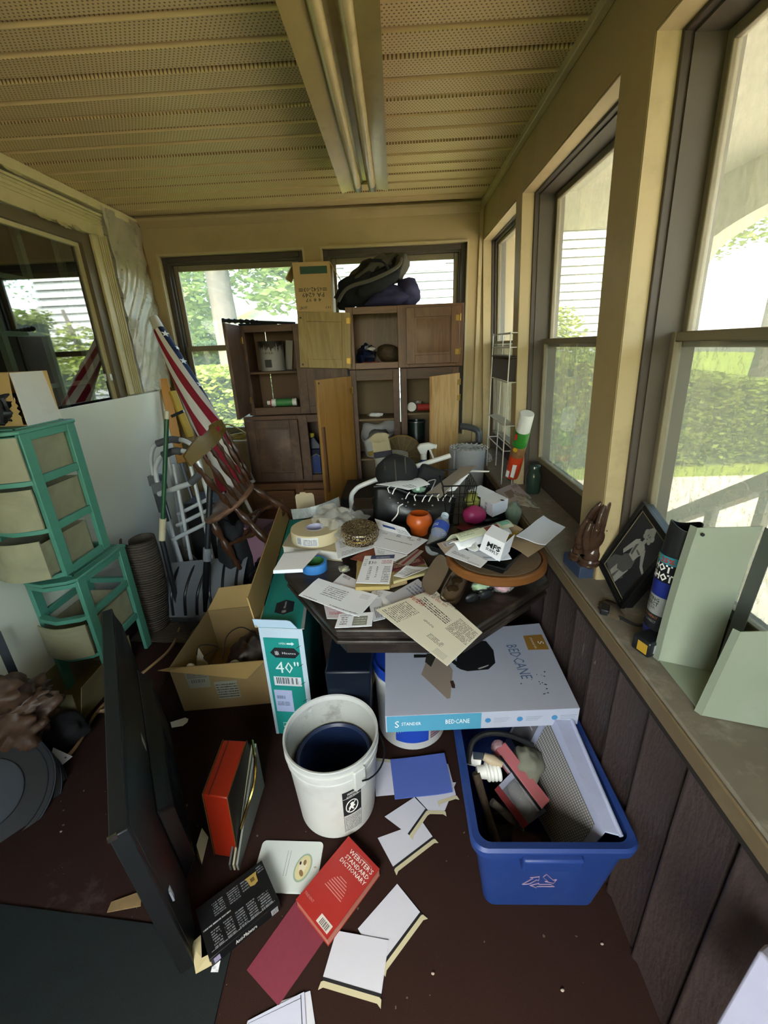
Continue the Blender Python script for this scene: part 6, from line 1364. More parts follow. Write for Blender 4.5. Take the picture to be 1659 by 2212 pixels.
sheet('offer_letter', 'large cream offer letter hanging over the front of the desk', 'letter', [(812, 1317), (966, 1438), (1042, 1366), (937, 1272)], .766,
      printed('cream_offer', '#e0dac6', [(.08, .62, .62, .78, 'text', '#3a3a38', 4), (.66, .55, .98, .92, 'text', '#55544e', 14), (.04, .06, .30, .48, 'text', '#6d6b62', 13), (.42, .40, .58, .44, 'text', '#33322e', 2), (.62, .2, .82, .3, 'text', '#6d6b62', 4), (.80, .04, .94, .16, 'lines', '#55544e', 5)]),
      [('Switch to Verizon and', .04, .86, .50, .08, INK), ('score all this, too', .04, .79, .36, .07, RINK), ('verizon', .04, .55, .20, .11, RINK)])
single('blue_bin', 'dark blue plastic bin under the table', 'bin', MB().hexa([(-.28, 1.26, 0), (-.14, 1.26, 0), (-.14, 1.42, 0), (-.28, 1.42, 0)], [(-.29, 1.24, .45), (-.12, 1.24, .45), (-.12, 1.45, .45), (-.29, 1.45, .45)]), mat('dark_blue_plastic', '#0d1522', .4, var=.1), bev=.008)
standing('leaning_cardboard', 'brown cardboard piece leaning under the table by the paint bucket', 'card', [(712, 1452, 1.60), (800, 1500, 1.58), (838, 1376, 1.72), (752, 1372, 1.74)], CARD, .004)
# ================================================================ FLOOR AND FOREGROUND
# dark mat over the carpet in the near left corner
dm = MB().hexa([(-1.72, -.6, .0005), (-.43, -.6, .0005), (-.50, .69, .0005), (-1.72, .80, .0005)], [(-1.72, -.6, .006), (-.43, -.6, .006), (-.50, .69, .006), (-1.72, .80, .006)])
t = NT('charcoal_mat'); v = t.coord(); a = t.noise(v, 560, 2); t.col(t.mix(a, lin('#14181a'), lin('#282d2e'))); t.props(.95, 0, .1); t.bump(a, .5, .003)
single('floor_mat', 'charcoal grey floor mat in the near corner below the television', 'mat', dm, t.m)
# television standing on its long edge, seen from its back and edge
tv = thing('television', 'black flat television standing on edge on the carpet, back to the bucket', 'television', (-.9, 1.08, 0))
a, b = at(428, 2082, Z=.0), at(265, 1308, Z=.585); a = Vector((a.x, a.y, .0)); b = Vector((b.x, b.y, 0))
xd = (b - a).normalized(); nd = Vector((xd.y, -xd.x, 0)); nd = nd if nd.dot(Vector((1, 0, 0))) > 0 else -nd
TL_ = (b - a).length; lean = Vector((0, 0, 1)) - nd * .055; lean.normalize(); nd2 = lean.cross(xd); nd2 = nd2 if nd2.x > 0 else -nd2
F = Matrix(((xd.x, lean.x, nd2.x, a.x), (xd.y, lean.y, nd2.y, a.y), (xd.z, lean.z, nd2.z, .003), (0, 0, 0, 1)))
TVB = mat('television_black', '#0b0c0d', .45, var=.2); TVE = mat('television_edge', '#141516', .5, var=.15)
FZ = F if Vector((F[0][2], F[1][2], F[2][2])).dot(Vector((1, 0, 0))) > 0 else F
obj('bezel', MB(F).box(0, 0, -.044, TL_, .585, -.006), TVE, tv, bev=.003)
obj('screen', MB(F).box(.012, .012, -.047, TL_ - .012, .573, -.0441), mat('dark_screen', '#08090b', .12), tv)
obj('back_cover', MB(F).hexa([(.02, .01, -.006), (TL_ - .02, .01, -.006), (TL_ - .02, .57, -.006), (.02, .57, -.006)], [(.06, .04, .012), (TL_ - .06, .04, .012), (TL_ - .06, .53, .012), (.06, .53, .012)]), TVB, tv, bev=.004)
obj('back_bulge', MB(F).hexa([(.2, .03, .012), (TL_ - .14, .03, .012), (TL_ - .14, .36, .012), (.2, .36, .012)], [(.24, .05, .05), (TL_ - .18, .05, .05), (TL_ - .18, .31, .05), (.24, .31, .05)]), TVB, tv, bev=.008)
obj('corner_trim', MB(F).box(-.001, .575, -.046, .006, .587, -.028), CHROME, tv)
obj('sticker', MB(F).box(.03, .24, .002, .06, .28, .0065), mat('sticker_white', '#b9bcc2', .6), tv)
obj('sticker', MB(F).box(.42, .38, .010, .45, .43, .0128), mat('sticker_cream', '#8f8a74', .6), tv)
for i in range(9): obj('vent_slot', MB(F).box(.40 + i * .03, .10, .0495, .412 + i * .03, .24, .0515), BLACK, tv)
cc = thing('corner_protector', 'cream cardboard corner piece under the near corner of the television', 'packaging', (-.58, .61, .001))
KRM = mat('cream_card', '#a89c78', .85, var=.08)
P = [at(412, 2040, Z=.03), at(423, 2104, Z=.008), at(458, 2085, Z=.03), at(452, 2062, Z=.045), at(436, 2070, Z=.03)]
obj('fold', MB().hexa([P[0], P[1], P[4], P[0] + Vector((.02, .02, 0))], [q + Vector((0, 0, .002)) for q in (P[0], P[1], P[4], P[0] + Vector((.02, .02, 0)))]), KRM, cc)
obj('fold', MB().hexa([P[1], P[2], P[3], P[4]], [q + Vector((0, 0, .002)) for q in (P[1], P[2], P[3], P[4])]), KRM, cc)
single('white_tag', 'small white tag sticking out from under the black software carton', 'tag', MB().hexa([at(455, 2100, Z=.007), at(471, 2100, Z=.007), at(476, 2075, Z=.007), at(462, 2075, Z=.007)], [at(455, 2100, Z=.009), at(471, 2100, Z=.009), at(476, 2075, Z=.009), at(462, 2075, Z=.009)]), MAIL[0])
# black software carton
sw = thing('software_carton', 'black software carton with white print lying by the television', 'box', (-.5, .75, .012))
A, B, C_, D_ = at(565, 1858, Z=.047), at(604, 1948, Z=.047), at(452, 2074, Z=.047), at(418, 1975, Z=.047)
mid = (A + C_) / 2; D_ = A + C_ - B
lo = lambda q: Vector((q.x, q.y, .0105))
obj('carton', MB().hexa([lo(C_), lo(B), lo(A), lo(D_)], [C_, B, A, D_]), printed('software_back', '#131416', [(.06, .52, .94, .56, 'fill', '#131416', 1), (.05, .08, .95, .11, 'text', '#8a8c90', 1), (.10, .10, .22, .44, 'text', '#74777c', 7), (.27, .10, .39, .44, 'text', '#74777c', 7), (.44, .10, .56, .44, 'text', '#74777c', 7), (.60, .10, .72, .44, 'text', '#74777c', 7), (.76, .10, .92, .40, 'text', '#74777c', 6),
    (.02, .5, .40, .56, 'text', '#9a9ca0', 1), (.2, .62, .36, .9, 'text', '#6d7074', 6), (.42, .62, .58, .9, 'text', '#6d7074', 6), (.62, .66, .72, .9, 'text', '#6d7074', 4), (.88, .8, .98, .96, 'text', '#6d7074', 3)], .35), sw, bev=.001)
F = plane_fr(C_, B, D_); wd = (B - C_).length; ht = (D_ - C_).length
obj('gold_badge', MB(F @ Matrix.Translation((.80 * wd, .76 * ht, .0005))).prism([(-.012, -.014), (0, -.018), (.012, -.014), (.014, .006), (.018, .014), (-.018, .014), (-.014, .006)], 0, .001), mat('gold_badge', '#b39a58', .4, .4), sw)
obj('badge_mark', MB(F @ Matrix.Translation((.80 * wd, .76 * ht, .0016))).box(-.006, -.006, 0, .006, .005, .0006), mat('badge_dark', '#5d4a22', .5), sw)
FS = plane_fr(lo(C_), lo(B), C_); lettering('Anti-Malware', FS @ Matrix.Translation((.34 * wd, .010, 0)), .30 * wd, .016, WINK, sw, lift=.0006)
obj('side_logo', MB(FS).box(.05 * wd, .008, 0, .13 * wd, .028, .0008), mat('lilac_logo', '#8f88a8', .5), sw)
obj('side_barcode', MB(FS).box(.86 * wd, .004, 0, .96 * wd, .026, .0008), printed('tiny_bars', '#9a9ca0', [(.1, .1, .9, .9, 'bars', '#2a2b2e', 12)]), sw)
# mouse pad
mp = thing('mouse_pad', 'white mouse pad with a round cow picture lying by the software carton', 'mouse pad', at(622, 1875, Z=.002))
A, B, C_, D_ = at(537, 1926, Z=.005), at(681, 1931, Z=.005), at(698, 1818, Z=.005), at(562, 1813, Z=.005)
F = plane_fr(A, B, D_); wd = (B - A).length; ht = (D_ - A).length * .98
r_ = .014; rp = []
for cx, cy, a0 in ((wd - r_, r_, -90), (wd - r_, ht - r_, 0), (r_, ht - r_, 90), (r_, r_, 180)):
    for k in range(6): q = math.radians(a0 + 18 * k); rp.append((cx + r_ * math.cos(q), cy + r_ * math.sin(q)))
obj('pad', MB(F @ Matrix.Translation((0, 0, -.004))).prism(rp, 0, .004), mat('pad_white', '#c3cbcb', .6, var=.05), mp)
ell = lambda cx, cy, a, b, n=32, rot=0: [(cx + a * math.cos(q) * math.cos(rot) - b * math.sin(q) * math.sin(rot), cy + a * math.cos(q) * math.sin(rot) + b * math.sin(q) * math.cos(rot)) for q in [6.2832 * i / n for i in range(n)]]
cx, cy = .74 * wd, .47 * ht
for nm, pl, z, m in (('picture_ring', ell(cx, cy, .026, .042, rot=-.3), .0006, mat('sage_ring', '#8fa396', .6)), ('picture_field', ell(cx, cy, .021, .036, rot=-.3), .0010, mat('cream_field', '#c6bd92', .6)),
                     ('cow_body', ell(cx - .001, cy + .004, .012, .020, rot=-.2), .0013, mat('cow_white', '#cfc9b4', .6)), ('cow_patch', ell(cx + .004, cy + .014, .005, .008), .0016, mat('cow_brown', '#7d6642', .6)), ('cow_patch', ell(cx - .002, cy - .016, .006, .010, rot=.5), .0016, mat('cow_brown', '#7d6642', .6)), ('cow_patch', ell(cx - .010, cy + .012, .003, .005), .0016, INK)):
    obj(nm, MB(F).prism(pl, 0, z), m, mp)
for x in (.50, .455): obj('printed_line', MB(F).box(x * wd, .3 * ht, 0, x * wd + .0012, .8 * ht, .0006), mat('grey_print', '#7d8588', .6), mp)
# dictionary
dc = thing('dictionary', 'red paperback dictionary with white title lying on the carpet', 'book', at(725, 1920, Z=.002))
TL2, TR2, BR2, BL2 = at(753, 1806, Z=.038), at(820, 1877, Z=.038), at(707, 2030, Z=.038), at(639, 1943, Z=.038)
lo = lambda q, z: Vector((q.x, q.y, z)); DR = mat('dictionary_red', '#9c2b28', .35, var=.06)
obj('cover', MB().hexa([lo(BL2, .035), lo(BR2, .035), lo(TR2, .035), lo(TL2, .035)], [BL2, BR2, TR2, TL2]), DR, dc)
obj('back_cover', MB().hexa([lo(BL2, .005), lo(BR2, .005), lo(TR2, .005), lo(TL2, .005)], [lo(BL2, .008), lo(BR2, .008), lo(TR2, .008), lo(TL2, .008)]), DR, dc)
mid = (BL2 + TR2) / 2; k = .985; ins = [mid + (q - mid) * k for q in (BL2, BR2, TR2, TL2)]
obj('pages', MB().hexa([lo(q, .008) for q in ins], [lo(q, .035) for q in ins]), mat('book_pages', '#a06a5a', .9, var=.1, scale=90), dc)
F = plane_fr(BL2, BR2, TL2); wd = (BR2 - BL2).length; ht = (TL2 - BL2).length
for tx, x, y, w_, h_ in (('WEBSTER\'S', .20, .845, .70, .065), ('STANDARD', .20, .765, .70, .055), ('DICTIONARY', .16, .69, .76, .055)): lettering(tx, F @ Matrix.Translation((x * wd, y * ht, 0)), w_ * wd, h_ * ht, WINK, dc)
lettering('THE NEW INTERNATIONAL', F @ Matrix.Translation((.32 * wd, .918 * ht, 0)), .5 * wd, .012 * ht, mat('pink_ink', '#c98f8a', .6), dc)
for i, w_ in enumerate((.2, .3, .38, .42, .46, .46, .5)): obj('small_print', MB(F).box((.5 - w_ / 2) * wd, (.56 - i * .032) * ht, 0, (.5 + w_ / 2) * wd, (.568 - i * .032) * ht, .0006), mat('pink_ink', '#c98f8a', .6), dc)
lettering('TRIDENT', F @ Matrix.Translation((.04 * wd, .12 * ht, 0)), .28 * wd, .03 * ht, mat('pink_ink', '#c98f8a', .6), dc)
obj('barcode', MB(F).prism([(.60 * wd, .03 * ht), (.93 * wd, .03 * ht), (.93 * wd, .13 * ht), (.60 * wd, .13 * ht)], 0, .0006), printed('book_bars', '#c6c0bc', [(.15, .1, .9, .8, 'bars', '#2a2424', 16)]), dc)
# maroon folder under it
sheet('maroon_folder', 'maroon fuzzy folder lying under the dictionary', 'folder', [(533, 2095), (601, 2172), (700, 2030), (640, 1945)], .0045, mat('maroon_felt', '#702a3b', .9, var=.12, scale=90), th=.003)
# white self-seal envelopes
EW = mat('envelope_white', '#b9bccb', .75, var=.04); CRM = mat('seal_strip', '#b3ae92', .7, var=.05); BLKP = mat('black_stripe', '#191a1f', .6)
def seal_env(label, BL, BR, TR, TL, z, stripe=True):
    c = [at(*p, Z=z) for p in (BL, BR, TR, TL)]
    t = thing('envelope', label, 'envelope', (*((c[0] + c[2]) / 2).xy, z - .0012), 'white envelopes with a cream sealing strip')
    F = plane_fr(c[0], c[1], c[3]); wd = (c[1] - c[0]).length; ht = max((c[3] - c[0]).length, .02); s = .020
    q = [F.inverted() @ p for p in c]
    obj('body', MB(F).prism([(q[0].x, s), (q[1].x, s), (q[2].x, q[2].y), (q[3].x, q[3].y)], -.0012, 0), EW, t)
    if stripe: obj('stripe', MB(F).prism([(q[0].x, s - .001), (q[1].x, s - .001), (q[1].x, s + .006), (q[0].x, s + .006)], -.0011, .0004), BLKP, t)
    n = .007; obj('sealing_strip', MB(F).prism([(-.004, 0), (n, n), (wd - n, n), (wd + .004, 0), (wd + .002, s - .004), (wd - .004, s - .001), (.004, s - .001), (-.002, s - .004)], -.0012, -.0001), CRM, t)
    return t
seal_env('white envelope lying nearest the viewer, its cream strip facing down', (690, 2139), (819, 2178), (840, 2031), (727, 2010), .0065)
seal_env('white envelope right of the dictionary, half under the nearest one', (835, 2107), (922, 1987), (858, 1909), (773, 2006), .0035)
seal_env('white envelope at the near end of the fanned pile by the tote', (859, 1889), (945, 1822), (912, 1775), (816, 1810), .0025)
seal_env('white envelope second in the fanned pile, cream strip to the right', (894, 1812), (932, 1757), (895, 1722), (831, 1764), .0055)
seal_env('white envelope under the blue one, two cream strips fanned beside it', (925, 1762), (962, 1763), (985, 1690), (870, 1690), .008, False)
seal_env('white envelope poking out right from under the blue one', (950, 1741), (990, 1728), (968, 1650), (900, 1650), .0105, False)
seal_env('white envelope against the bucket left of the blue one', (866, 1640), (808, 1633), (812, 1720), (856, 1716), .003, False)
sheet('blue_envelope', 'plain blue envelope on top of the fanned white envelopes', 'envelope', [(853, 1727), (978, 1711), (960, 1627), (843, 1641)], .016, mat('blue_paper', '#4c62ad', .7, var=.05), th=.003, curl=.003)
sheet('bottom_sheet', 'white sheet with a black margin line at the bottom edge of the view', 'paper', [(500, 2330), (668, 2320), (657, 2142), (535, 2205)], .006, printed('margin_sheet', '#b4b8cf', [(.93, .02, .945, .98, 'fill', '#2a2a33', 1), (.02, .93, .94, .94, 'fill', '#2a2a33', 1)]))
sheet('bottom_sheet_under', 'white sheet mostly under the margined sheet at the bottom', 'paper', [(560, 2335), (694, 2300), (670, 2140), (600, 2165)], .003, EW)
a, b = at(1590, 2250, X=.52), at(1690, 2085, X=.56)
single('white_edge_board', 'white plastic board edge in the bottom right corner', 'board', MB().bar((a.x, a.y, a.z), (b.x, b.y, b.z), .05, .03), mat('lilac_white_plastic', '#a9a8bd', .5), bev=.004)
# white bucket with blue pail
bu = thing('white_bucket', 'large dirty white bucket with a warning label in the middle of the floor', 'bucket', (-.252, 1.08, 0))
c0 = (-.252, 1.08); BWH = mat('bucket_plastic', '#bfc1bd', .45, var=.08, scale=5, dirt='#8d8876', dscale=8, damt=.3)
BIN_ = mat('bucket_inside_dirty', '#aeb0aa', .6, var=.1, scale=5, dirt='#45402f', dscale=11, damt=.8)
mb = MB(); mb.m = 0
mb.lathe([(0, .001), (.128, .001), (.134, .008), (.152, .27), (.156, .272), (.156, .283), (.1535, .285), (.1545, .305), (.161, .307), (.161, .318), (.157, .32), (.158, .338), (.161, .343), (.160, .348), (.154, .346), (.151, .33)], 64, c=c0)
mb.m = 1; mb.lathe([(.151, .33), (.148, .25), (.126, .012), (0, .012)], 64, c=c0)
obj('body', mb, [BWH, BIN_], bu, 35)
an = math.radians(-50)
er = obj('ear', MB(fr((c0[0] + .158 * math.cos(an), c0[1] + .158 * math.sin(an), .285), rz=-50)).box(-.008, -.022, -.045, .010, .022, .035), BWH, bu, bev=.004)
obj('ear', MB(fr((c0[0] + .158 * math.cos(an + math.pi), c0[1] + .158 * math.sin(an + math.pi), .285), rz=130)).box(-.008, -.022, -.045, .010, .022, .035), BWH, bu, bev=.004)
e1 = Vector((c0[0] + .17 * math.cos(an), c0[1] + .17 * math.sin(an), .285)); e2 = Vector((c0[0] + .17 * math.cos(an + math.pi), c0[1] + .17 * math.sin(an + math.pi), .285))
hp = []
for i in range(25):
    q = math.pi * i / 24; r = .178; hp.append((c0[0] + r * math.cos(an + q), c0[1] + r * math.sin(an + q), .285 - .06 * math.sin(q) ** .7))
obj('bail', MB().tube(hp, .0028, 8), mat('bail_wire', '#34383c', .4, .8), bu)
def arc_(r, z0, z1, d0, d1, n=10): return MB().lathe([(r[0], z0), (r[1], z1)], n, c=c0, a0=math.radians(d0), a1=math.radians(d1))
rz = lambda z: .1342 + (z - .008) / .262 * .018
wl_ = obj('warning_label', arc_((rz(.03) + .0006, rz(.235) + .0006), .03, .235, -72, -46), printed('warning', '#b9bab6', [(0, .42, 1, 1, 'fill', '#17181b', 1), (0, .83, 1, .84, 'fill', '#b9bab6', 1), (.05, .03, .95, .40, 'text', '#4c4d4e', 9), (.0, 0, .02, 1, 'fill', '#17181b', 1), (.98, 0, 1, 1, 'fill', '#17181b', 1)]), bu)
def on_label(u, v, off):   # point on the label
    a = math.radians(lerp(-72, -46, u)); z = lerp(.03, .235, v); r = rz(z) + off; return Vector((c0[0] + r * math.cos(a), c0[1] + r * math.sin(a), z))
for tx, u, v, w_, h_ in (('WARNING', .26, .915, .66, .055), ('ADVERTENCIA', .20, .855, .74, .040)):
    F = plane_fr(on_label(.05, v, .0018), on_label(.95, v, .0018), on_label(.05, v + .05, .0018)); lettering(tx, F @ Matrix.Translation(((u - .05) * .06, 0, .002)), w_ * .058, h_ * .205, WINK, bu)
F = plane_fr(on_label(.05, .62, .001), on_label(.95, .62, .001), on_label(.05, .7, .001)); F = F @ Matrix.Translation((.027, 0, .0024))
for z in (0,):
    obj('warning_ring', MB(F).tube([(.021 * math.cos(q), .030 * math.sin(q), 0) for q in [6.2832 * i / 30 for i in range(31)]], .0016, 6, caps=False), WINK, bu)
    obj('warning_bar', MB(F).bar((-.013, -.021, 0), (.013, .021, 0), .003, .001), WINK, bu)
    mb = MB(F); mb.prism(ell(0, .012, .006, .006, 14), -.0004, .0006); mb2 = mb; obj('falling_child', MB(F).prism([(-.004, .006), (.008, .004), (.012, -.006), (.006, -.004), (.004, -.012), (.008, -.020), (.002, -.018), (-.003, -.008), (-.010, -.012), (-.012, -.007)][::-1], -.0004, .0006), WINK, bu); obj('falling_child_head', mb, WINK, bu)
pl_ = thing('blue_pail', 'dark blue pail nested inside the white bucket', 'bucket', (-.252, 1.08, .02))
NVY = mat('navy_pail', '#1d2c52', .35, var=.1)
mb = MB().lathe([(0, .014), (.105, .014), (.1255, .222), (.132, .224), (.132, .234), (.126, .236), (.119, .228), (.102, .022), (0, .022)], 56, c=(-.250, 1.083)); obj('body', mb, NVY, pl_, 35)
c = [Vector((-.275, .992, .205)), Vector((-.190, .995, .20)), Vector((-.185, 1.06, .13)), Vector((-.285, 1.055, .13))]
single('folded_notice', 'folded grey printed notice lying in the blue pail', 'paper', MB().patch(lambda u, v: bil([c[3], c[2], c[1], c[0]], u, v) + Vector((0, 0, .01 * math.sin(u * 3.1))), 6, 6, .0015), MAIL[2])
# paint bucket under the carton
pk = thing('paint_bucket', 'white paint bucket with a blue lid under the flat white carton', 'bucket', (.03, 1.43, 0)); c1 = (.030, 1.428)
PBL = mat('blue_lid', '#1d3fa0', .35, var=.08)
obj('body', MB().lathe([(0, .001), (.135, .001), (.143, .008), (.150, .30), (.154, .302), (.154, .315), (.150, .317), (.151, .345), (0, .345)], 56, c=c1), mat('paint_bucket_white', '#b9bbba', .4, var=.06, dirt='#77756c', damt=.3), pk, 35)
obj('lid', MB().lathe([(.151, .335), (.1575, .336), (.1575, .372), (.15, .376), (.142, .366), (0, .364)], 56, c=c1), PBL, pk, 35)
pb_ = lambda z: .143 + (z - .008) / .292 * .007
mb = MB(); n = 26
for i in range(n):
    a0, a1 = math.radians(-118 + i * 2.1), math.radians(-118 + (i + 1) * 2.1); za = .075 + .10 * (i / n) + (.03 if i % 2 else 0); zb = .075 + .10 * ((i + 1) / n) + (0 if i % 2 else .03); za = min(za, .2); zb = min(zb, .2)
    P4 = [(pb_(z) + .0008, a, z) for a, z in ((a0, .045), (a1, .045), (a1, zb), (a0, za))]
    mb.f([mb.p(c1[0] + r * math.cos(a), c1[1] + r * math.sin(a), z) for r, a, z in P4])
obj('blue_splash', mb, mat('splash_blue', '#2246ad', .4, var=.15), pk)
mb = MB().lathe([(pb_(.05) + .0008, .05), (pb_(.17) + .0008, .17)], 8, c=c1, a0=math.radians(-60), a1=math.radians(-36)); obj('maroon_label', mb, printed('maroon_text', '#8f8088', [(0, 0, 1, 1, 'text', '#5d2f3a', 9)]), pk)
# flat white carton
fc = thing('flat_carton', 'flat white BEDCANE carton resting on the tote and the paint bucket', 'box', (.27, 1.26, .385))
zt, zb = .452, .384
t4 = [at(832, 1548, Z=zt), at(1253, 1530, Z=zt), at(1165, 1346, Z=zt), at(832, 1376, Z=zt)]
for q in t4: q.x = min(q.x, .588)
b4 = [lo(q, zb) for q in t4]
CWT = mat('carton_white', '#a8adbd', .55, var=.05, scale=3, dirt='#8d8c8a', dscale=4, damt=.15)
obj('carton', MB().hexa(b4, t4), CWT, fc, bev=.0015)
F = plane_fr(t4[0], t4[1], t4[3]); wd = (t4[1] - t4[0]).length; ht = (t4[3] - t4[0]).length
def onF(px, py): q = F.inverted() @ at(px, py, Z=zt); return (q.x, q.y)
def top_shape(nm, pts, m, z1=.0006): return obj(nm, MB(F).prism([onF(*p) for p in pts], 0, z1), m, fc)
top_shape('printed_seat', [(985, 1440), (990, 1400), (1020, 1383), (1050, 1385), (1066, 1405), (1070, 1432), (1055, 1446), (1010, 1450), (995, 1446)][::-1][::-1], mat('print_black', '#17181b', .5))
top_shape('printed_slit', [(1032, 1444), (1056, 1436), (1054, 1439), (1036, 1446)], mat('print_grey', '#a9a9a6', .5), .0009)
top_shape('printed_arm', [(940, 1404), (948, 1399), (990, 1432), (985, 1438)], mat('print_black', '#17181b', .5))
top_shape('printed_rod', [(894, 1421), (925, 1420), (925, 1414), (894, 1414)], mat('print_black', '#17181b', .5))
top_shape('printed_board', [(910, 1457), (922, 1425), (960, 1420), (978, 1448), (973, 1508), (966, 1510)], mat('print_taupe', '#8d7f74', .6))
top_shape('printed_clamp', [(918, 1430), (931, 1441), (945, 1412), (922, 1412)], mat('print_olive', '#2b2a22', .6), .0010)
top_shape('printed_foot', [(972, 1472), (979, 1470), (983, 1480), (983, 1487), (976, 1486)], mat('print_brown', '#3a2522', .6), .0010)
top_shape('gold_label', [(1130, 1374), (1141, 1404), (1186, 1403), (1170, 1371)], mat('gold_label', '#8f6a2c', .5), .0010)
pa, pb2 = at(1093, 1394, Z=zt), at(1127, 1467, Z=zt); up_ = at(1112, 1395, Z=zt)
FT = plane_fr(pa, pb2, up_); lettering('BEDCANE', FT, (pb2 - pa).length, .040, mat('slate_ink', '#4a6486', .6), fc)
pa, pb2 = at(1143, 1378, Z=zt), at(1156, 1402, Z=zt); FT = plane_fr(pa, pb2, at(1156, 1378, Z=zt)); lettering('STANDER', FT, (pb2 - pa).length, .008, WINK, fc, lift=.0018)
FT2 = plane_fr(at(1160, 1386, Z=zt), at(1166, 1396, Z=zt), at(1172, 1386, Z=zt)); lettering('S', FT2, .018, .022, WINK, fc, lift=.0018)
FF = plane_fr(b4[0], b4[1], t4[0])
obj('blue_band', MB(FF).box(.004, .001, 0, .495 * wd, .067, .0008), mat('band_blue', '#4a90ac', .5, var=.04), fc)
lettering('STANDER', FF @ Matrix.Translation((.083 * wd, .028, .0008)), .10 * wd, .013, WINK, fc); lettering('S', FF @ Matrix.Translation((.048 * wd, .020, .0008)), .022 * wd, .028, WINK, fc)
lettering('BEDCANE', FF @ Matrix.Translation((.31 * wd, .028, .0008)), .125 * wd, .018, WINK, fc)
for i, x in enumerate((.53, .695, .875)):
    obj('blue_dot', MB(FF).prism(ell(x * wd, .034, .0095, .0095, 20), 0, .0008), mat('dot_blue', '#3f7fae', .5), fc)
    for k in range(3): obj('printed_line', MB(FF).box((x + .03) * wd, .040 - k * .007, 0, (x + .115 - .01 * k) * wd, .042 - k * .007, .0006), mat('print_grey_line', '#8f9aa8', .6), fc)
rs = random.Random(9)
for i in range(16):
    x, y = rs.gauss(.87, .05), rs.gauss(.30, .13); r = rs.uniform(.0012, .0035); obj('dirt_speck', MB(F).prism(ell(min(.99, x) * wd, max(.02, y) * ht, r, r * .7, 7), 0, .0008), BLKP, fc)
# blue tote
to = thing('recycling_tote', 'blue recycling tote full of junk against the brown panelling', 'bin', (.38, .95, 0))
TB = mat('tote_blue', '#1f3877', .45, var=.1, scale=5, dirt='#4a619e', dscale=7, damt=.3)
def ring(x0, y0, x1, y1, r, z, n=5): 
    o = []
    for cx, cy, a0 in ((x1 - r, y0 + r, -90), (x1 - r, y1 - r, 0), (x0 + r, y1 - r, 90), (x0 + r, y0 + r, 180)):
        for k in range(n + 1): q = math.radians(a0 + 90 * k / n); o.append((cx + r * math.cos(q), cy + r * math.sin(q), z))
    return o
def shell(mb, rings, close0=True, close1=False):
    R = [[mb.p(*q) for q in r] for r in rings]; n = len(R[0])
    for a, b in zip(R, R[1:]):
        for k in range(n): mb.f((a[k], a[(k + 1) % n], b[(k + 1) % n], b[k]))
    if close0: mb.f(R[0][::-1])
    if close1: mb.f(R[-1])
    return mb
mb = shell(MB(), [ring(.222, .768, .545, 1.22, .03, .001), ring(.178, .712, .568, 1.262, .035, .335), ring(.163, .697, .580, 1.277, .04, .337), ring(.160, .694, .583, 1.280, .04, .362), ring(.166, .700, .577, 1.274, .036, .370), ring(.184, .718, .562, 1.256, .03, .366), ring(.188, .722, .558, 1.252, .03, .33), ring(.232, .778, .535, 1.21, .025, .012)], True, True)
obj('body', mb, TB, to, 35)
hx0, hx1 = .285, .435
obj('handle', MB().hexa([(hx0, .687, .300), (hx1, .687, .300), (hx1, .72, .302), (hx0, .72, .302)], [(hx0, .680, .352), (hx1, .680, .352), (hx1, .70, .355), (hx0, .70, .355)]), TB, to, bev=.006)
PKI = mat('worn_pink_outline', '#8a7794', .6)
fy = lambda z: .768 - (.768 - .712) * z / .335 - .0015
def fpt(x, z): return (x, fy(z), z)
cxp, czp = .362, .165
tri = lambda R, k: (cxp + R * math.sin(2.0944 * k), czp + R * .92 * math.cos(2.0944 * k))
for k in range(3):
    a2, b2 = Vector(tri(.066, k)), Vector(tri(.066, k + 1)); a1, b1 = Vector(tri(.036, k)), Vector(tri(.036, k + 1)); o2 = ((a2 + b2) / 2 - Vector((cxp, czp))).normalized()
    pts = [a2.lerp(b2, .14), a2.lerp(b2, .56), a2.lerp(b2, .56) + o2 * .009, (a2.lerp(b2, .80) + a1.lerp(b1, .80)) / 2, a1.lerp(b1, .56) - o2 * .007, a1.lerp(b1, .56), a1.lerp(b1, .05), a2.lerp(b2, .14)]
    obj('recycling_arrow', MB().tube([fpt(*p) for p in pts], .0013, 5, caps=False), PKI, to)
# junk inside the tote
vh = thing('vent_cover', 'white perforated range vent panel standing in the blue tote', 'vent', (.50, .98, .02))
VW = mat('vent_white', '#a9b0cc', .45, var=.05, dirt='#77798a', dscale=9, damt=.2)
t = NT('perforated_vent'); uv = t.n('UVMap'); sp = t.n('SeparateXYZ'); t.l(uv.outputs[0], sp.inputs[0])
ry = t.ma('MULTIPLY', sp.outputs[1], 20.0); rx = t.ma('ADD', t.ma('MULTIPLY', sp.outputs[0], 46.0), t.ma('MULTIPLY', t.ma('FLOOR', ry), .5))
ddx = t.ma('SUBTRACT', t.ma('FRACT', rx), .5); ddy = t.ma('SUBTRACT', t.ma('FRACT', ry), .5); hl = t.ma('LESS_THAN', t.ma('ADD', t.ma('MULTIPLY', ddx, ddx), t.ma('MULTIPLY', ddy, ddy)), .10)
t.col(t.mix(hl, lin('#6d6a62'), lin('#b9bcc8'))); t.props(.5); t.bump(hl, .5, .003)
P_t0, P_t1 = Vector((.535, 1.235, .425)), Vector((.545, .735, .362)); P_i0, P_i1 = Vector((.475, 1.225, .43)), Vector((.505, .742, .368)); P_b0, P_b1 = Vector((.36, 1.20, .10)), Vector((.47, .79, .10))
obj('frame', MB().patch(lambda u, v: bil([P_i1, P_t1, P_t0, P_i0], u, v), 3, 14, .004), VW, vh, bev=.002)
obj('edge_strip', MB().tube([P_t1, P_t0], .006, 8), VW, vh)
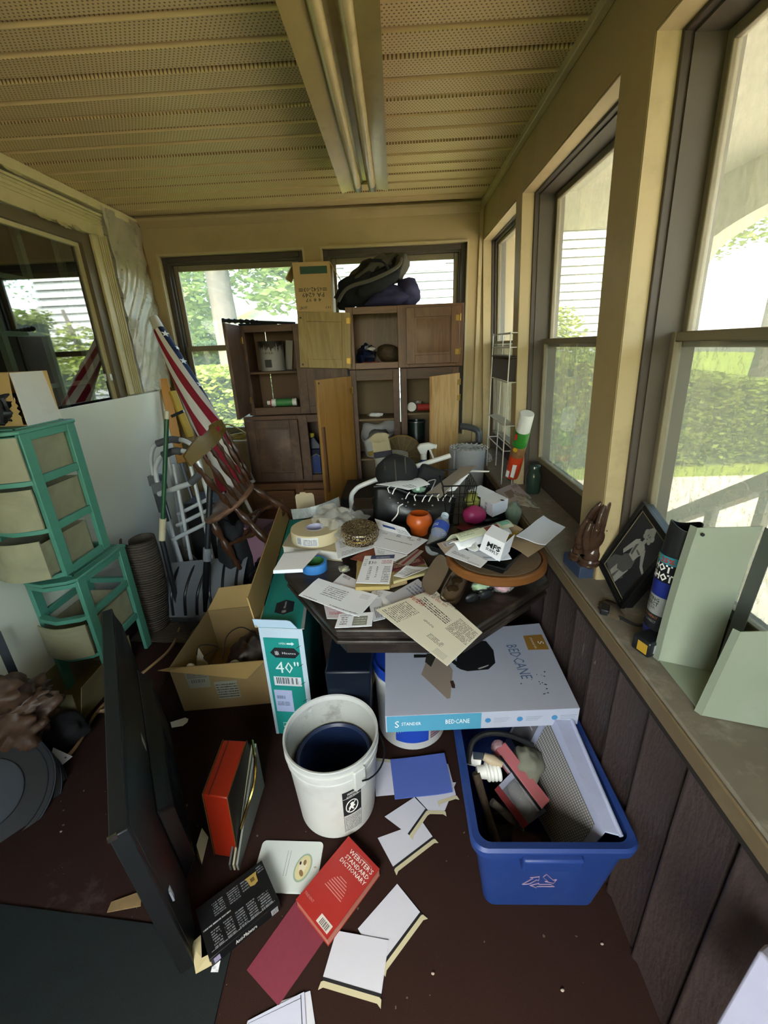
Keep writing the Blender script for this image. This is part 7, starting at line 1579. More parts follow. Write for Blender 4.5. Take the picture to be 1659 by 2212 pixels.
obj('face_frame', MB().patch(lambda u, v: bil([P_b1, P_i1, P_i0, P_b0], u, v), 6, 14, .004), VW, vh)
nrm_ = (P_i1 - P_b1).cross(P_b0 - P_b1).normalized(); nrm_ = -nrm_ if nrm_.x > 0 else nrm_
gq = [bil([P_b1, P_i1, P_i0, P_b0], u, v) + nrm_ * .003 for u, v in ((.05, .06), (.90, .06), (.90, .70), (.05, .72))]
obj('grille', MB().patch(lambda u, v: bil([gq[0], gq[3], gq[2], gq[1]], u, v), 8, 8, -.0015), t.m, vh)
kq = [bil([P_b1, P_i1, P_i0, P_b0], u, v) + nrm_ * .003 for u, v in ((.25, .76), (.95, .76), (.95, .97), (.25, .97))]
obj('control_panel', MB().patch(lambda u, v: bil([kq[0], kq[3], kq[2], kq[1]], u, v), 2, 2, -.001), printed('vent_panel', '#6d6d72', [(.15, .5, .45, .9, 'lines', '#a5a8b4', 3), (.55, .4, .85, .9, 'lines', '#a5a8b4', 4)]), vh)
def boxbar(a, b, w_, h_, m, name, label, cat): return single(name, label, cat, MB().bar(a, b, w_, h_), m, bev=.004)
pp = thing('pink_package', 'long pink packaged light with a black stripe in the blue tote', 'package', (.36, .95, .2))
a, b = at(1082, 1610, Z=.32), at(1180, 1738, Z=.235); PNK = mat('pink_card', '#a85f66', .55, var=.12, scale=12)
d_ = (b - a).normalized(); upv = Vector((.25, -.3, .9)); s_ = d_.cross(upv).normalized(); n_ = s_.cross(d_)
n_ = -n_ if n_.z < 0 else n_
F = Matrix(((d_.x, s_.x, n_.x, a.x), (d_.y, s_.y, n_.y, a.y), (d_.z, s_.z, n_.z, a.z), (0, 0, 0, 1))); L_ = (b - a).length
obj('box', MB(F).box(0, -.022, -.04, L_, .022, 0), PNK, pp, bev=.003)
obj('black_stripe', MB(F).box(.02, .0225, -.012, L_, .024, 0), BLACK, pp); obj('white_stripe', MB(F).box(.02, .0225, -.025, L_, .0238, -.0125), mat('pale_stripe', '#a9a4b0', .6), pp)
obj('end_cap', MB(F).blob((-.004, 0, -.02), (.02, .024, .022), 1, .1, 1, 14, 10), film('cap_film', '#b08f96', .6), pp)
bl_ = thing('blister_pack', 'clear blister pack with a red card in the blue tote', 'package', (.31, .92, .2))
q0, q1, q2, q3 = at(1068, 1706, Z=.25), at(1130, 1790, Z=.19), at(1180, 1752, Z=.20), at(1105, 1668, Z=.28)
obj('card', MB().patch(lambda u, v: bil([q0, q1, q2, q3], u, v), 4, 4, .002), printed('blister_card', '#5d6068', [(0, 0, 1, .25, 'fill', '#6d2028', 1), (0, .25, .12, 1, 'fill', '#868ba0', 1)]), bl_)
mid = bil([q0, q1, q2, q3], .5, .6); F = plane_fr(q0, q1, q3); F.translation = mid
obj('dome', MB(F).blob((0, 0, .012), (.055, .028, .026), 2, .1, 1.5, 20, 12, flat=-.5), film('dome_film', '#b9bfc4', .22, .05), bl_, 180)
hm = thing('hammer', 'old wooden handled hammer standing in the blue tote', 'hammer', (.22, .85, .1))
a, b = at(1028, 1670, Z=.30), at(1072, 1822, Z=.12); obj('handle', MB().tube([a, a.lerp(b, .5), b], [.013, .012, .015], 10), wood('old_handle', '#3f342a', '#5d4e3e', 'Z', 9, .8, 3), hm)
obj('head', MB().tube([b + Vector((-.05, 0, -.01)), b + Vector((.05, .01, -.02))], .016, 12), mat('rusty_steel', '#34302c', .6, .7, dirt='#5d3f2a'), hm)
cf = thing('spiral_bulb', 'white spiral energy saving bulb near the back of the tote', 'bulb', (.20, 1.0, .27))
a, b = at(1030, 1668, Z=.29), at(1082, 1666, Z=.29); d_ = (b - a).normalized()
obj('base', MB().tube([a, a.lerp(b, .38)], [.018, .021], 14), WHITE, cf)
u_ = d_.orthogonal().normalized(); v_ = d_.cross(u_); L_ = (b - a).length
obj('spiral', MB().tube([a + d_ * (L_ * (.40 + .6 * i / 60)) + (u_ * math.cos(i * .42) + v_ * math.sin(i * .42)) * .022 for i in range(61)], .0065, 8), WHITE, cf)
single('white_tube_lamp', 'short white lamp base lying behind the spiral bulb', 'bulb', MB().tube([at(1010, 1636, Z=.30), at(1040, 1644, Z=.30)], .02, 14), WHITE)
tn_ = thing('tin_snips_handle', 'cream handled scraper with a dark blade in the tote', 'scraper', (.22, 1.02, .31))
a, b, c = at(1022, 1632, Z=.325), at(1045, 1634, Z=.325), at(1085, 1652, Z=.315)
obj('handle', MB().tube([b, b.lerp(c, .5), c], [.012, .017, .009], 12), mat('cream_handle', '#a3937a', .5), tn_); obj('blade', MB().bar(a, b, .022, .006), STEEL, tn_)
single('black_hose', 'black hose arching across the back of the blue tote', 'hose', MB().tube(spline([at(1012, 1650, Z=.30), at(1020, 1605, Z=.34), at(1050, 1585, Z=.35), at(1100, 1588, Z=.34), at(1150, 1610, Z=.30)], 6), .009, 8), BLACK)
single('cloth_in_tote', 'pale grey green work glove behind the pink package', 'glove', MB().blob(at(1140, 1645, Z=.27), (.045, .06, .04), 4, .4, 2.4, 18, 12), mat('glove_cloth', '#6d6e62', .9, var=.2), sharp=180)
single('white_stick', 'white capped clear tube lying across the tote', 'tube', MB().tube([at(1062, 1732, Z=.22), at(1130, 1790, Z=.15)], .012, 10), film('tube_film', '#9a9690', .5))
single('white_cap', 'white round cap on the clear tube in the tote', 'cap', MB().tube([at(1060, 1728, Z=.225), at(1072, 1740, Z=.215)], .017, 12), WHITE) if False else None
RJ = random.Random(21)
JN = (('red brown tool case', '#3a1c16'), ('dark box of nails', '#221d1a'), ('rusty pipe fitting', '#33261f'), ('dark brown block of wood', '#2c2018'), ('black battery pack', '#141416'), ('dull grey putty tin', '#3a3936'))
for i, ((nm, c), (x, y)) in enumerate(zip(JN, ((.36, .86), (.31, .98), (.31, .86), (.42, .88), (.35, 1.10), (.33, .93)))):
    mb = MB(fr((x, y, .013 + .0), rz=RJ.uniform(-25, 25)))
    mb.hexa([(-.05, -.035, 0), (.05, -.035, 0), (.05, .035, 0), (-.05, .035, 0)], [(-.045, -.03, .13 - .012 * i), (.045, -.03, .12 - .012 * i), (.045, .03, .12 - .012 * i), (-.045, .03, .13 - .012 * i)])
    single('loose_' + nm.split()[-1] if False else 'junk_piece', nm + ' at the bottom of the blue tote', 'tool', mb, mat('junk_%d' % i, c, .6, var=.3, scale=30), bev=.006)
single('pink_card_scrap', 'pink printed card scrap at the near end of the tote', 'card', MB().hexa([at(1185, 1838, Z=.16), at(1222, 1840, Z=.16), at(1208, 1818, Z=.19), at(1190, 1822, Z=.19)], [at(1185, 1838, Z=.163), at(1222, 1840, Z=.163), at(1208, 1818, Z=.193), at(1190, 1822, Z=.193)]), PNK)
# television carton
tb = thing('television_carton', 'long teal television carton standing under the table edge', 'box', (-.5, 1.9, 0))
TLB = mat('carton_teal', '#1b877e', .5, var=.06, scale=3); hT = .552
fx0, fx1, fyy = -.560, -.385, 1.375; gx, gy = -.70, 2.50   # near face and far end
dxy = Vector((gx - fx0, gy - fyy, 0))
b4 = [Vector((fx0, fyy, .001)), Vector((fx1, fyy - .015, .001)), Vector((fx1, fyy - .015, .001)) + dxy, Vector((fx0, fyy, .001)) + dxy]; t4 = [lo(q, hT) for q in b4]
obj('carton', MB().hexa(b4, t4), TLB, tb, bev=.002)
FF = plane_fr(b4[0], b4[1], t4[0]); w_ = (b4[1] - b4[0]).length
for nm, x0, y0, x1, y1 in (('white_border', 0, 0, .012, hT), ('white_border', w_ - .02, 0, w_, hT), ('white_border', .012, hT - .045, w_ - .02, hT)): obj(nm, MB(FF).box(x0, y0, 0, x1, y1, .0012), mat('carton_pale', '#b5c6d0', .5), tb)
obj('grey_edge', MB().bar(t4[1] + Vector((.002, 0, .001)), t4[2] + Vector((.002, 0, .001)), .012, .004), mat('grey_board_edge', '#8d8d8a', .7), tb)
TEXW = mat('carton_white_print', '#cfe0de', .6)
lettering('40"', FF @ Matrix.Translation((.045, .335, 0)), .098, .058, TEXW, tb, lift=.0015)
hexg = lambda cx, cy, a, b, k: [(cx - a, cy), (cx - a + k, cy - b), (cx + a - k, cy - b), (cx + a, cy), (cx + a - k, cy + b), (cx - a + k, cy + b)]
obj('logo_hexagon', MB(FF).prism(hexg(.092, .435, .060, .024, .02), 0, .0014), BLKP, tb); lettering('Hisense', FF @ Matrix.Translation((.082, .430, .0012)), .055, .010, WINK, tb); lettering('NBA', FF @ Matrix.Translation((.052, .424, .0012)), .016, .02, WINK, tb)
obj('arrow', MB(FF).prism([(.105, .477), (.125, .477), (.125, .472), (.135, .480), (.125, .488), (.125, .483), (.105, .483)], 0, .0014), TEXW, tb); lettering('OPEN', FF @ Matrix.Translation((.072, .475, 0)), .028, .010, TEXW, tb)
obj('barcode', MB(FF).prism([(.03, .27), (.145, .27), (.145, .315), (.03, .315)], 0, .0014), printed('carton_bars', '#c9cdd0', [(.06, .2, .94, .92, 'bars', '#1d1f22', 26)]), tb)
obj('shipping_label', MB(FF).prism([(.022, .13), (.098, .13), (.098, .245), (.022, .245)], 0, .0014), printed('ship_label', '#a9b4d6', [(.1, .6, .6, .75, 'bars', '#35405f', 20), (.1, .3, .8, .5, 'text', '#35405f', 3)]), tb)
for i in range(3): obj('care_icon', MB(FF).tube([(.052 + i * .034 + .011 * x, .055 + .012 * y, .001) for x, y in ((-1, -1), (1, -1), (1, 1), (-1, 1), (-1, -1), (1, 1))], .001, 4, caps=False), TEXW, tb)
for k in range(5): obj('staple_tick', MB(FF).bar((w_ - .034, .10 + k * .09, .001), (w_ - .014, .115 + k * .09, .001), .002, .001), BLKP, tb)
obj('front_flap', MB(FF).prism([(-.015, hT - .002), (w_ - .02, hT - .002), (w_ - .045, hT + .030), (w_ - .06, hT + .034), (-.02, hT + .034)], -.006, -.003), mat('flap_pale_blue', '#a9bfcf', .6), tb)
FTP = plane_fr(t4[1], t4[2], t4[0]); Lb = dxy.length
lettering('SMART TV', FTP @ Matrix.Translation((.30, .055, 0)), .20, .028, TEXW, tb); lettering('40" H4', FTP @ Matrix.Translation((.28, .015, 0)), .20, .032, TEXW, tb); lettering('Hisense', FTP @ Matrix.Translation((.56, .06, 0)), .12, .02, TEXW, tb)
obj('logo_hexagon', MB(FTP).prism(hexg(.165, .085, .055, .038, .022), 0, .0012), BLKP, tb); lettering('Hisense', FTP @ Matrix.Translation((.155, .080, .001)), .05, .010, WINK, tb); lettering('NBA', FTP @ Matrix.Translation((.122, .076, .001)), .018, .018, WINK, tb)
fn_, ff_ = at(541, 1303, Z=.655), at(623, 1080, Z=.66)
nb, fbq = t4[0] + Vector((-.004, .0, 0)), t4[3] + Vector((-.004, 0, 0))
tn1, tf1 = Vector((-.60, 1.42, .66)), Vector((-.735, 2.52, .68))
obj('raised_flap', MB().patch(lambda u, v: bil([nb, fbq, tf1, tn1], u, v), 8, 4, .005), CARD, tb)
# open brown carton
ox = thing('open_carton', 'open brown HANDLE WITH CARE carton of junk beside the teal one', 'box', (-.83, 1.75, 0))
hh = .25; r4 = [at(364, 1444, Z=hh), at(570, 1427, Z=hh), at(540, 1312, Z=hh), at(448, 1319, Z=hh)]
r4[1].x = -.625; r4[2] = Vector((-.76, 2.00, hh)); b4 = [lo(r4[0] + Vector((.02, 0, 0)), .001), lo(r4[1], .001), lo(r4[2], .001), lo(r4[3] + Vector((.02, 0, 0)), .001)]
DK = mat('aged_cardboard', '#8d744a', .85, var=.12, scale=4)
for k, nm in enumerate(('front_wall', 'right_wall', 'back_wall', 'left_wall')):
    n = (k + 1) % 4; a, b, c, d = b4[k], b4[n], r4[n], r4[k]; obj(nm, MB().patch(lambda u, v: bil([a, b, c, d], u, v), 4, 4, .004), DK, ox)
obj('bottom', MB().hexa(b4, [q + Vector((0, 0, .003)) for q in b4]), DK, ox)
f4 = [at(340, 1449, Z=.235), at(533, 1466, Z=.225), r4[1], r4[0]]; obj('front_flap', MB().patch(lambda u, v: bil(f4, u, v), 6, 3, .004), CARD, ox)
f4 = [r4[3], r4[2], r4[2] + Vector((.03, .06, .11)), r4[3] + Vector((.06, .06, .105))]; obj('back_flap', MB().patch(lambda u, v: bil(f4, u, v), 6, 3, .004), CARD, ox)
FO = plane_fr(b4[0], b4[1], r4[0]); w_ = (b4[1] - b4[0]).length
lettering('HANDLE WITH CARE', FO @ Matrix.Translation((.42 * w_, .185, 0)), .38 * w_, .016, mat('dark_stamp', '#3d3020', .8), ox, lift=.003)
obj('paper_label', MB(FO).prism([(.13 * w_, .13), (.36 * w_, .13), (.36 * w_, .225), (.10 * w_, .225)], 0, .003), printed('box_label_a', '#8f8a76', [(.2, .3, .8, .5, 'bars', '#5d5848', 14), (.1, .6, .9, .9, 'text', '#5d5848', 3)]), ox)
obj('paper_label', MB(FO).prism([(.42 * w_, .055), (.67 * w_, .055), (.65 * w_, .155), (.40 * w_, .155)], 0, .003), printed('box_label_b', '#94907e', [(.05, .08, .95, .92, 'text', '#3d392e', 6)]), ox)
jb = thing('amber_bag', 'dark amber plastic wrapped bundle inside the open brown carton', 'bag', (-.78, 1.74, .005))
obj('bundle', MB().blob((-.77, 1.72, .12), (.10, .14, .09), 3, .4, 2.4, 22, 14, flat=.006), mat('amber_dark', '#2a1710', .4, var=.4), jb, 180); obj('film', MB().blob((-.72, 1.72, .14), (.06, .12, .10), 8, .4, 2.4, 20, 14, flat=.006), film('smoky_film', '#8d8480', .22, .06), jb, 180)
wp_ = at(508, 1436, Z=.19)
cp_ = thing('bottle_top', 'round white cap standing among the junk in the open carton', 'cap', wp_ - Vector((0, 0, .03)))
obj('cap', MB(fr(wp_, rx=65)).lathe([(0, 0), (.024, 0), (.024, .018), (.02, .02), (.018, .014), (0, .013)], 24), WHITE, cp_)
single('paper_wedge', 'white card wedge standing in the front left of the open carton', 'card', MB().hexa([at(424, 1440, Z=.16), at(452, 1440, Z=.16), at(428, 1400, Z=.24), at(426, 1400, Z=.24)], [at(424, 1440, Z=.162) + Vector((0, .004, 0)), at(452, 1440, Z=.162) + Vector((0, .004, 0)), at(428, 1400, Z=.242) + Vector((0, .004, 0)), at(426, 1400, Z=.242) + Vector((0, .004, 0))]), mat('cream_wedge', '#9d947c', .7))
single('foam_scrap', 'small white foam scrap at the front left of the open carton', 'foam', MB().blob(at(412, 1440, Z=.22), (.022, .014, .014), 3, .3, 2, 12, 8), WHITE)
single('thin_cable', 'thin black cable looping inside the open carton', 'cable', MB().tube(spline([at(480, 1425, Z=.17), at(490, 1375, Z=.24), at(520, 1355, Z=.26), at(550, 1370, Z=.25), at(575, 1400, Z=.24)], 8), .0028, 6), BLACK)
single('thin_lead', 'second thin black lead curling over the white wedge', 'cable', MB().tube(spline([at(425, 1415, Z=.21), at(430, 1396, Z=.25), at(452, 1393, Z=.24), at(470, 1400, Z=.2), at(440, 1420, Z=.2), at(470, 1438, Z=.2), at(500, 1440, Z=.2)], 8), .0025, 6), BLACK)
single('white_label_scrap', 'white plastic scrap lying in front of the open carton', 'plastic', MB().hexa([at(371, 1572, Z=.003), at(395, 1568, Z=.003), at(405, 1560, Z=.003), at(402, 1553, Z=.003)], [at(368, 1560, Z=.012), at(395, 1566, Z=.006), at(407, 1553, Z=.006), at(400, 1550, Z=.012)]), WHITE)
# red case with papers
rc_ = thing('red_case', 'red and black flat case standing on edge beside the television', 'case', (-.63, 1.0, 0))
t4 = [at(437, 1716, Z=.262), at(491, 1724, Z=.262), at(533, 1600, Z=.262), at(482, 1598, Z=.262)]
b4 = [lo(q, .002) for q in t4]; b4[0].y += -.02; b4[1].y += -.02
obj('case', MB().hexa(b4, t4), mat('glossy_red', '#84200f', .3, var=.12, scale=3), rc_, bev=.004)
out = (t4[1] - t4[0]).normalized() * .0035
obj('black_side', MB().hexa([b4[1], b4[1] + out, b4[2] + out, b4[2]], [t4[1], t4[1] + out, t4[2] + out, t4[2]]), mat('case_black', '#18140f', .35, var=.2), rc_)
for k in (0, 1): obj('gold_line', MB().tube([b4[k] + Vector((0, -.001, 0)), t4[k] + Vector((0, -.001, .001)), t4[3 - k] + Vector((0, 0, .002))], .0012, 5), BRASS, rc_)
obj('seam_groove', MB().bar(t4[0].lerp(t4[1], .25) + Vector((0, 0, .001)), t4[3].lerp(t4[2], .25) + Vector((0, 0, .001)), .003, .002), mat('deep_red', '#4a1010', .5), rc_)
a_, b_ = at(505, 1880, Z=.001), at(545, 1615, Z=.20)
for i, (dx, m) in enumerate(((0, mat('cream_strip', '#8d8870', .7)), (.012, mat('grey_strip', '#6d7068', .5)), (-.012, mat('dark_strip', '#3a3c38', .5)))):
    single('paper_strip', ('cream', 'grey', 'dark')[i] + ' long folder edge standing right of the red case', 'folder', MB().hexa([(a_.x + dx, a_.y, .0015), (a_.x + dx + .006, a_.y, .0015), (b_.x + dx + .006, b_.y, .0015), (b_.x + dx, b_.y, .0015)], [(a_.x + dx, a_.y, .03), (a_.x + dx + .006, a_.y, .03), (b_.x + dx + .006, b_.y, .22), (b_.x + dx, b_.y, .22)]), m)
single('brass_strip', 'shiny bent brass strip along the black side of the red case', 'strip', MB().tube(spline([at(545, 1600, Z=.25), at(551, 1640, Z=.25), at(549, 1690, Z=.22), at(535, 1740, Z=.18), at(520, 1790, Z=.12)], 6), .005, 6), mat('dull_brass', '#9d8748', .2, 1.0))
single('cream_card_piece', 'cream card leaning under the front of the red case', 'card', MB().hexa([at(424, 1848, Z=.006), at(436, 1868, Z=.006), at(450, 1810, Z=.006), at(436, 1790, Z=.006)], [at(424, 1826, Z=.04), at(436, 1866, Z=.01), at(450, 1808, Z=.01), at(436, 1788, Z=.04)]), KRM)
RS = random.Random(4)
for i in range(6):
    px, py = RS.choice(((150, 1790), (145, 1885), (1050, 2100), (1310, 2020), (700, 1840), (240, 1930), (1200, 2150), (960, 2130), (100, 1690))); px += RS.uniform(-40, 60); py += RS.uniform(-30, 40)
    q = at(px, py, Z=.002)
    if -1.6 < q.x < .55: single('lint_fleck', 'tiny pale fleck of lint lying on the bare maroon carpet', 'lint', MB().blob(q + Vector((0, 0, .003)), (.0045, .003, .0015), i, .5, 3, 8, 5), mat('pale_lint', '#a89d94', .9), 'flecks of lint on the carpet')
# ================================================================ ON THE SILL
SZ = .7855
# foam sealant can
fcn = thing('foam_can', 'white, green and orange foam sealant can leaning on the window post', 'can', (.66, 2.36, SZ))
a, b = at(1104, 1034, X=.655), at(1139, 893, X=.668); a = Vector((a.x, a.y, SZ + .02)); d_ = (b - a).normalized(); L_ = (b - a).length
u_ = d_.orthogonal().normalized(); v_ = d_.cross(u_); F = Matrix(((u_.x, v_.x, d_.x, a.x), (u_.y, v_.y, d_.y, a.y), (u_.z, v_.z, d_.z, a.z), (0, 0, 0, 1))); r = .039; k = L_
for nm, z0, z1, rr_, m in (('orange_band', .06, .40, 1, mat('can_orange', '#b03a1c', .35)), ('photo_band', .40, .55, 1, mat('can_photo', '#7d5a3a', .4, var=.6, scale=60)), ('green_band', .55, .76, 1, mat('can_green', '#2f7a2c', .35, var=.05)), ('white_cap', .755, 1, .93, WHITE), ('base_rim', .0, .06, .55, CHROME)):
    obj(nm, MB(F).lathe([(0, z0 * k), (r * rr_ * .98, z0 * k), (r * rr_, z0 * k + .003), (r * rr_, z1 * k - .003), (r * rr_ * .97, z1 * k), (0, z1 * k)], 28), m, fcn)
yw = Vector((-.55, -.83, .1)); vx = yw - d_ * yw.dot(d_); vx.normalize()
FC = Matrix(((d_.cross(vx).x * -1, d_.x, vx.x, a.x), (d_.cross(vx).y * -1, d_.y, vx.y, a.y), (d_.cross(vx).z * -1, d_.z, vx.z, a.z), (0, 0, 0, 1)))
FC = FC if FC.to_3x3().determinant() > 0 else Matrix(((d_.cross(vx).x, d_.x, vx.x, a.x), (d_.cross(vx).y, d_.y, vx.y, a.y), (d_.cross(vx).z, d_.z, vx.z, a.z), (0, 0, 0, 1)))
obj('white_label', MB(FC).prism([(.004, .10 * k), (.024, .10 * k), (.024, .30 * k), (.004, .30 * k)], .030, .0396), WHITE, fcn); obj('white_label', MB(FC).prism([(-.024, .08 * k), (-.006, .08 * k), (-.006, .18 * k), (-.024, .18 * k)], .030, .0396), WHITE, fcn)
obj('yellow_badge', MB(FC).prism(ell(-.004, .52 * k, .012, .012, 20), .030, .0400), mat('badge_yellow', '#c29a1c', .4), fcn); obj('red_badge', MB(FC).prism([(-.022, .66 * k), (-.010, .66 * k), (-.010, .74 * k), (-.022, .74 * k)], .030, .0397), RINK, fcn)
single('green_jar', 'lumpy dark green glass jar behind the foam can', 'jar', MB().lathe([(0, SZ + .001), (.036, SZ + .001), (.04, SZ + .01), (.04, SZ + .10), (.03, SZ + .13), (.034, SZ + .15), (.03, SZ + .155), (0, SZ + .155)], 20, c=(.722, 2.22)), mat('dark_green_glass', '#27352c', .12, var=.5, scale=30), sharp=60)
single('foil_packet', 'crumpled white foil packet lying on the sill beside the foam can', 'packet', MB().patch(lambda u, v: Vector((.60 + u * .085, 2.02 + v * .20 - .05 * u, SZ + .004 + .012 * math.sin(math.pi * u) * math.sin(math.pi * v) + .008 * mnoise.noise(Vector((u * 6, v * 6, 2))))), 14, 14, .002), mat('silver_white_foil', '#a3a19a', .25, .3, var=.2))
sheet('sill_envelope', 'white window envelope hanging over the sill edge by the small box', 'envelope', [(1100, 1096), (1148, 1075), (1113, 1042), (1070, 1060)], SZ + .006, printed('sill_env', '#b5aeb8', [(.25, .35, .6, .75, 'fill', '#8f8278', 1), (.7, .75, .95, .92, 'text', GINK, 3), (.62, .4, .7, .6, 'bars', '#5d4a4e', 5), (.1, .05, .2, .2, 'bars', GINK, 4)]))
# praying hands figurine
ph = thing('praying_hands', 'glossy brown praying hands figurine on a blue block', 'figurine', (.66, 1.36, SZ))
BRN = mat('glazed_brown_ceramic', '#3c2a20', .18, var=.3, scale=20, dirt='#6d5340', dscale=14, damt=.3)
bb = [at(1238, 1230, Z=SZ), at(1292, 1262, Z=SZ), at(1325, 1205, Z=SZ), at(1262, 1185, Z=SZ)]
bb = [Vector((.596, 1.418, SZ + .0008)), Vector((.606, 1.296, SZ + .0008)), Vector((.656, 1.300, SZ + .0008)), Vector((.654, 1.423, SZ + .0008))]
obj('base', MB().hexa(bb, [q + Vector((0, 0, .045)) for q in bb]), mat('dusty_blue_block', '#2c3850', .6, var=.15, dirt='#77776c', dscale=8, damt=.4), ph, bev=.003)
# each hand: cuff, wrist, palm, four fingers and a thumb, fused into one surface
Yh = 1.352; O = Vector((.632, Yh - .012, SZ + .046)); ax_ = Vector((.16, -.13, .97)).normalized()
def hand(side, nm):
    ya = Vector((.35, -.94, 0)) * side; za = ax_; xa = Vector((-.94, -.35, 0)); ya = (ya - za * ya.dot(za)).normalized(); xa = (xa - za * xa.dot(za)).normalized()
    K = 1.12; Q = Matrix(((xa.x, ya.x, za.x, O.x), (xa.y, ya.y, za.y, O.y), (xa.z, ya.z, za.z, O.z), (0, 0, 0, 1))) @ Matrix.Scale(K, 4)   # x: thumb side, y: back of the hand, z: fingertips
    mb = MB(Q)
    mb.blob((0, .024, .030), (.026, .021, .045), 1, .04, 1, 18, 12)
    mb.blob((.002, .019, .088), (.034, .017, .046), 2, .05, 1.2, 20, 14); mb.blob((.020, .016, .068), (.016, .015, .034), 3, .04, 1, 14, 10)
    for i, (f0, top, r) in enumerate(((.0255, .206, .0092), (.0085, .222, .0096), (-.0085, .212, .0092), (-.0240, .188, .0080))):
        mb.tube([(f0 * .95, .020, .095), (f0, .021, .128), (f0 * .97, .0185, .152), (f0 * .88, .0135, .178 - .012 * (i == 3)), (f0 * .72, .0085, top - .012), (f0 * .66, .0065, top)], [r * 1.1, r * 1.12, r, r * .95, r * .85, r * .45], 12)
        mb.blob((f0, .0235, .128), (.0098, .0088, .0100), i, .05, 1, 10, 8)
    mb.tube([(.028, .017, .064), (.041, .014, .094), (.044, .010, .122), (.041, .007, .145), (.039, .006, .152)], [.0135, .0115, .0100, .0085, .004], 12)
    o = obj(nm, mb, BRN, ph, 180)
    rm_ = o.modifiers.new('fuse', 'REMESH'); rm_.mode = 'VOXEL'; rm_.voxel_size = .0018; rm_.use_smooth_shade = True
    sm = o.modifiers.new('soften', 'SMOOTH'); sm.factor = .5; sm.iterations = 2
    return o
for s_, nm in ((1, 'hand'), (-1, 'hand')): 
    h_ = hand(s_, nm); sd = Vector((.35, -.94, 0)) * s_
    obj('cuff', MB(Matrix(((1, 0, ax_.x, (O + sd * .022).x), (0, 1, ax_.y, (O + sd * .022).y), (0, 0, ax_.z, O.z), (0, 0, 0, 1)))).lathe([(0, .0), (.033, .0), (.036, .006), (.034, .012), (.037, .02), (.033, .028), (0, .028)], 24), BRN, h_)
# photograph in a black frame
pf = thing('photo_frame', 'black picture frame with a black and white photo of a woman in a dress', 'picture frame', (.68, 1.2, SZ))
bl, br2 = Vector((.652, 1.318, SZ + .0015)), Vector((.662, 1.128, SZ + .0015)); tl, tr = at(1375, 1110, X=.715), at(1447, 1160, X=.722)
tl = bl + (tl - bl); F = plane_fr(bl, br2, tl); wd = (br2 - bl).length; up_ = F.to_3x3() @ Vector((0, 1, 0)); ht = (tl - bl).dot(up_)
if F.to_3x3().col[2].x > 0: pass
sk = (tl - bl).dot(F.to_3x3().col[0]); SHR = Matrix(((1, sk / ht, 0, 0), (0, 1, 0, 0), (0, 0, 1, 0), (0, 0, 0, 1))) if False else Matrix.Identity(4)
F = F @ Matrix.Rotation(math.radians(-14), 4, 'Z') @ Matrix.Translation((0, .035, 0)) if False else F
FBL = mat('frame_black', '#0f0f10', .3, var=.15); fw_ = .017
rotz = math.atan2(sk, ht); F = F @ Matrix.Translation((0, .0, 0)) @ Matrix.Rotation(-rotz * .9, 4, 'Z') @ Matrix.Translation((0, wd * math.sin(abs(rotz) * .9), 0))
mb = MB(F)
for x0, y0, x1, y1 in ((0, 0, fw_, ht), (wd - fw_, 0, wd, ht), (fw_, 0, wd - fw_, fw_), (fw_, ht - fw_, wd - fw_, ht)): obj('moulding', MB(F).box(x0, y0, -.012, x1, y1, .004), FBL, pf, bev=.002)
obj('side_box', MB(F).box(.004, .004, -.035, wd - .004, ht - .004, -.0125), FBL, pf)
pr = obj('photo', MB(F).box(fw_, fw_, -.012, wd - fw_, ht - fw_, -.003), mat('photo_dark', '#26272a', .3, var=.25, scale=12), pf)
CRL = mat('gold_cream_line', '#a3956a', .5)
for x0, y0, x1, y1 in ((fw_ + .004, fw_ + .004, fw_ + .0055, ht - fw_ - .004), (wd - fw_ - .0055, fw_ + .004, wd - fw_ - .004, ht - fw_ - .004), (fw_ + .004, fw_ + .004, wd - fw_ - .004, fw_ + .0055), (fw_ + .004, ht - fw_ - .0055, wd - fw_ - .004, ht - fw_ - .004)): obj('cream_line', MB(F).box(x0, y0, -.003, x1, y1, -.0024), CRL, pf)
GA, GB, GC = mat('photo_pale', '#8d8c88', .35, var=.25, scale=30), mat('photo_grey', '#4c4c4c', .35, var=.35, scale=30), mat('photo_black', '#121214', .35)
w2, h2 = wd, ht
def pic(nm, pts, m, z): obj(nm, MB(F).prism([(x * w2, y * h2) for x, y in pts], -.003, z), m, pr)
pic('figure_drape', [(.10, .14), (.30, .08), (.50, .10), (.62, .22), (.46, .40), (.30, .36), (.18, .30)], GB, -.0028)
pic('figure_leg', [(.44, .10), (.54, .09), (.61, .34), (.48, .38)], GA, -.0026); pic('figure_leg', [(.30, .12), (.38, .10), (.50, .34), (.38, .38)], GA, -.0025)
pic('figure_hip', [(.30, .30), (.40, .22), (.56, .27), (.63, .40), (.60, .50), (.44, .50), (.34, .42)], GB, -.0023)
pic('figure_bodice', [(.43, .47), (.58, .47), (.60, .55), (.64, .61), (.62, .68), (.55, .71), (.46, .70), (.39, .63), (.41, .55)], GA, -.0021)
pic('figure_arm', [(.26, .44), (.31, .41), (.37, .52), (.46, .66), (.43, .71), (.36, .66)], GA, -.0020); pic('figure_arm', [(.60, .62), (.76, .50), (.90, .47), (.90, .50), (.78, .54), (.64, .68)], GA, -.0020)
pic('figure_shadow', [(.44, .50), (.48, .50), (.46, .66), (.42, .62)], GB, -.0019); pic('figure_shadow', [(.50, .58), (.60, .57), (.61, .595), (.50, .60)], GB, -.0019)
pic('figure_neck', [(.49, .69), (.55, .69), (.565, .76), (.50, .76)], GA, -.0019)
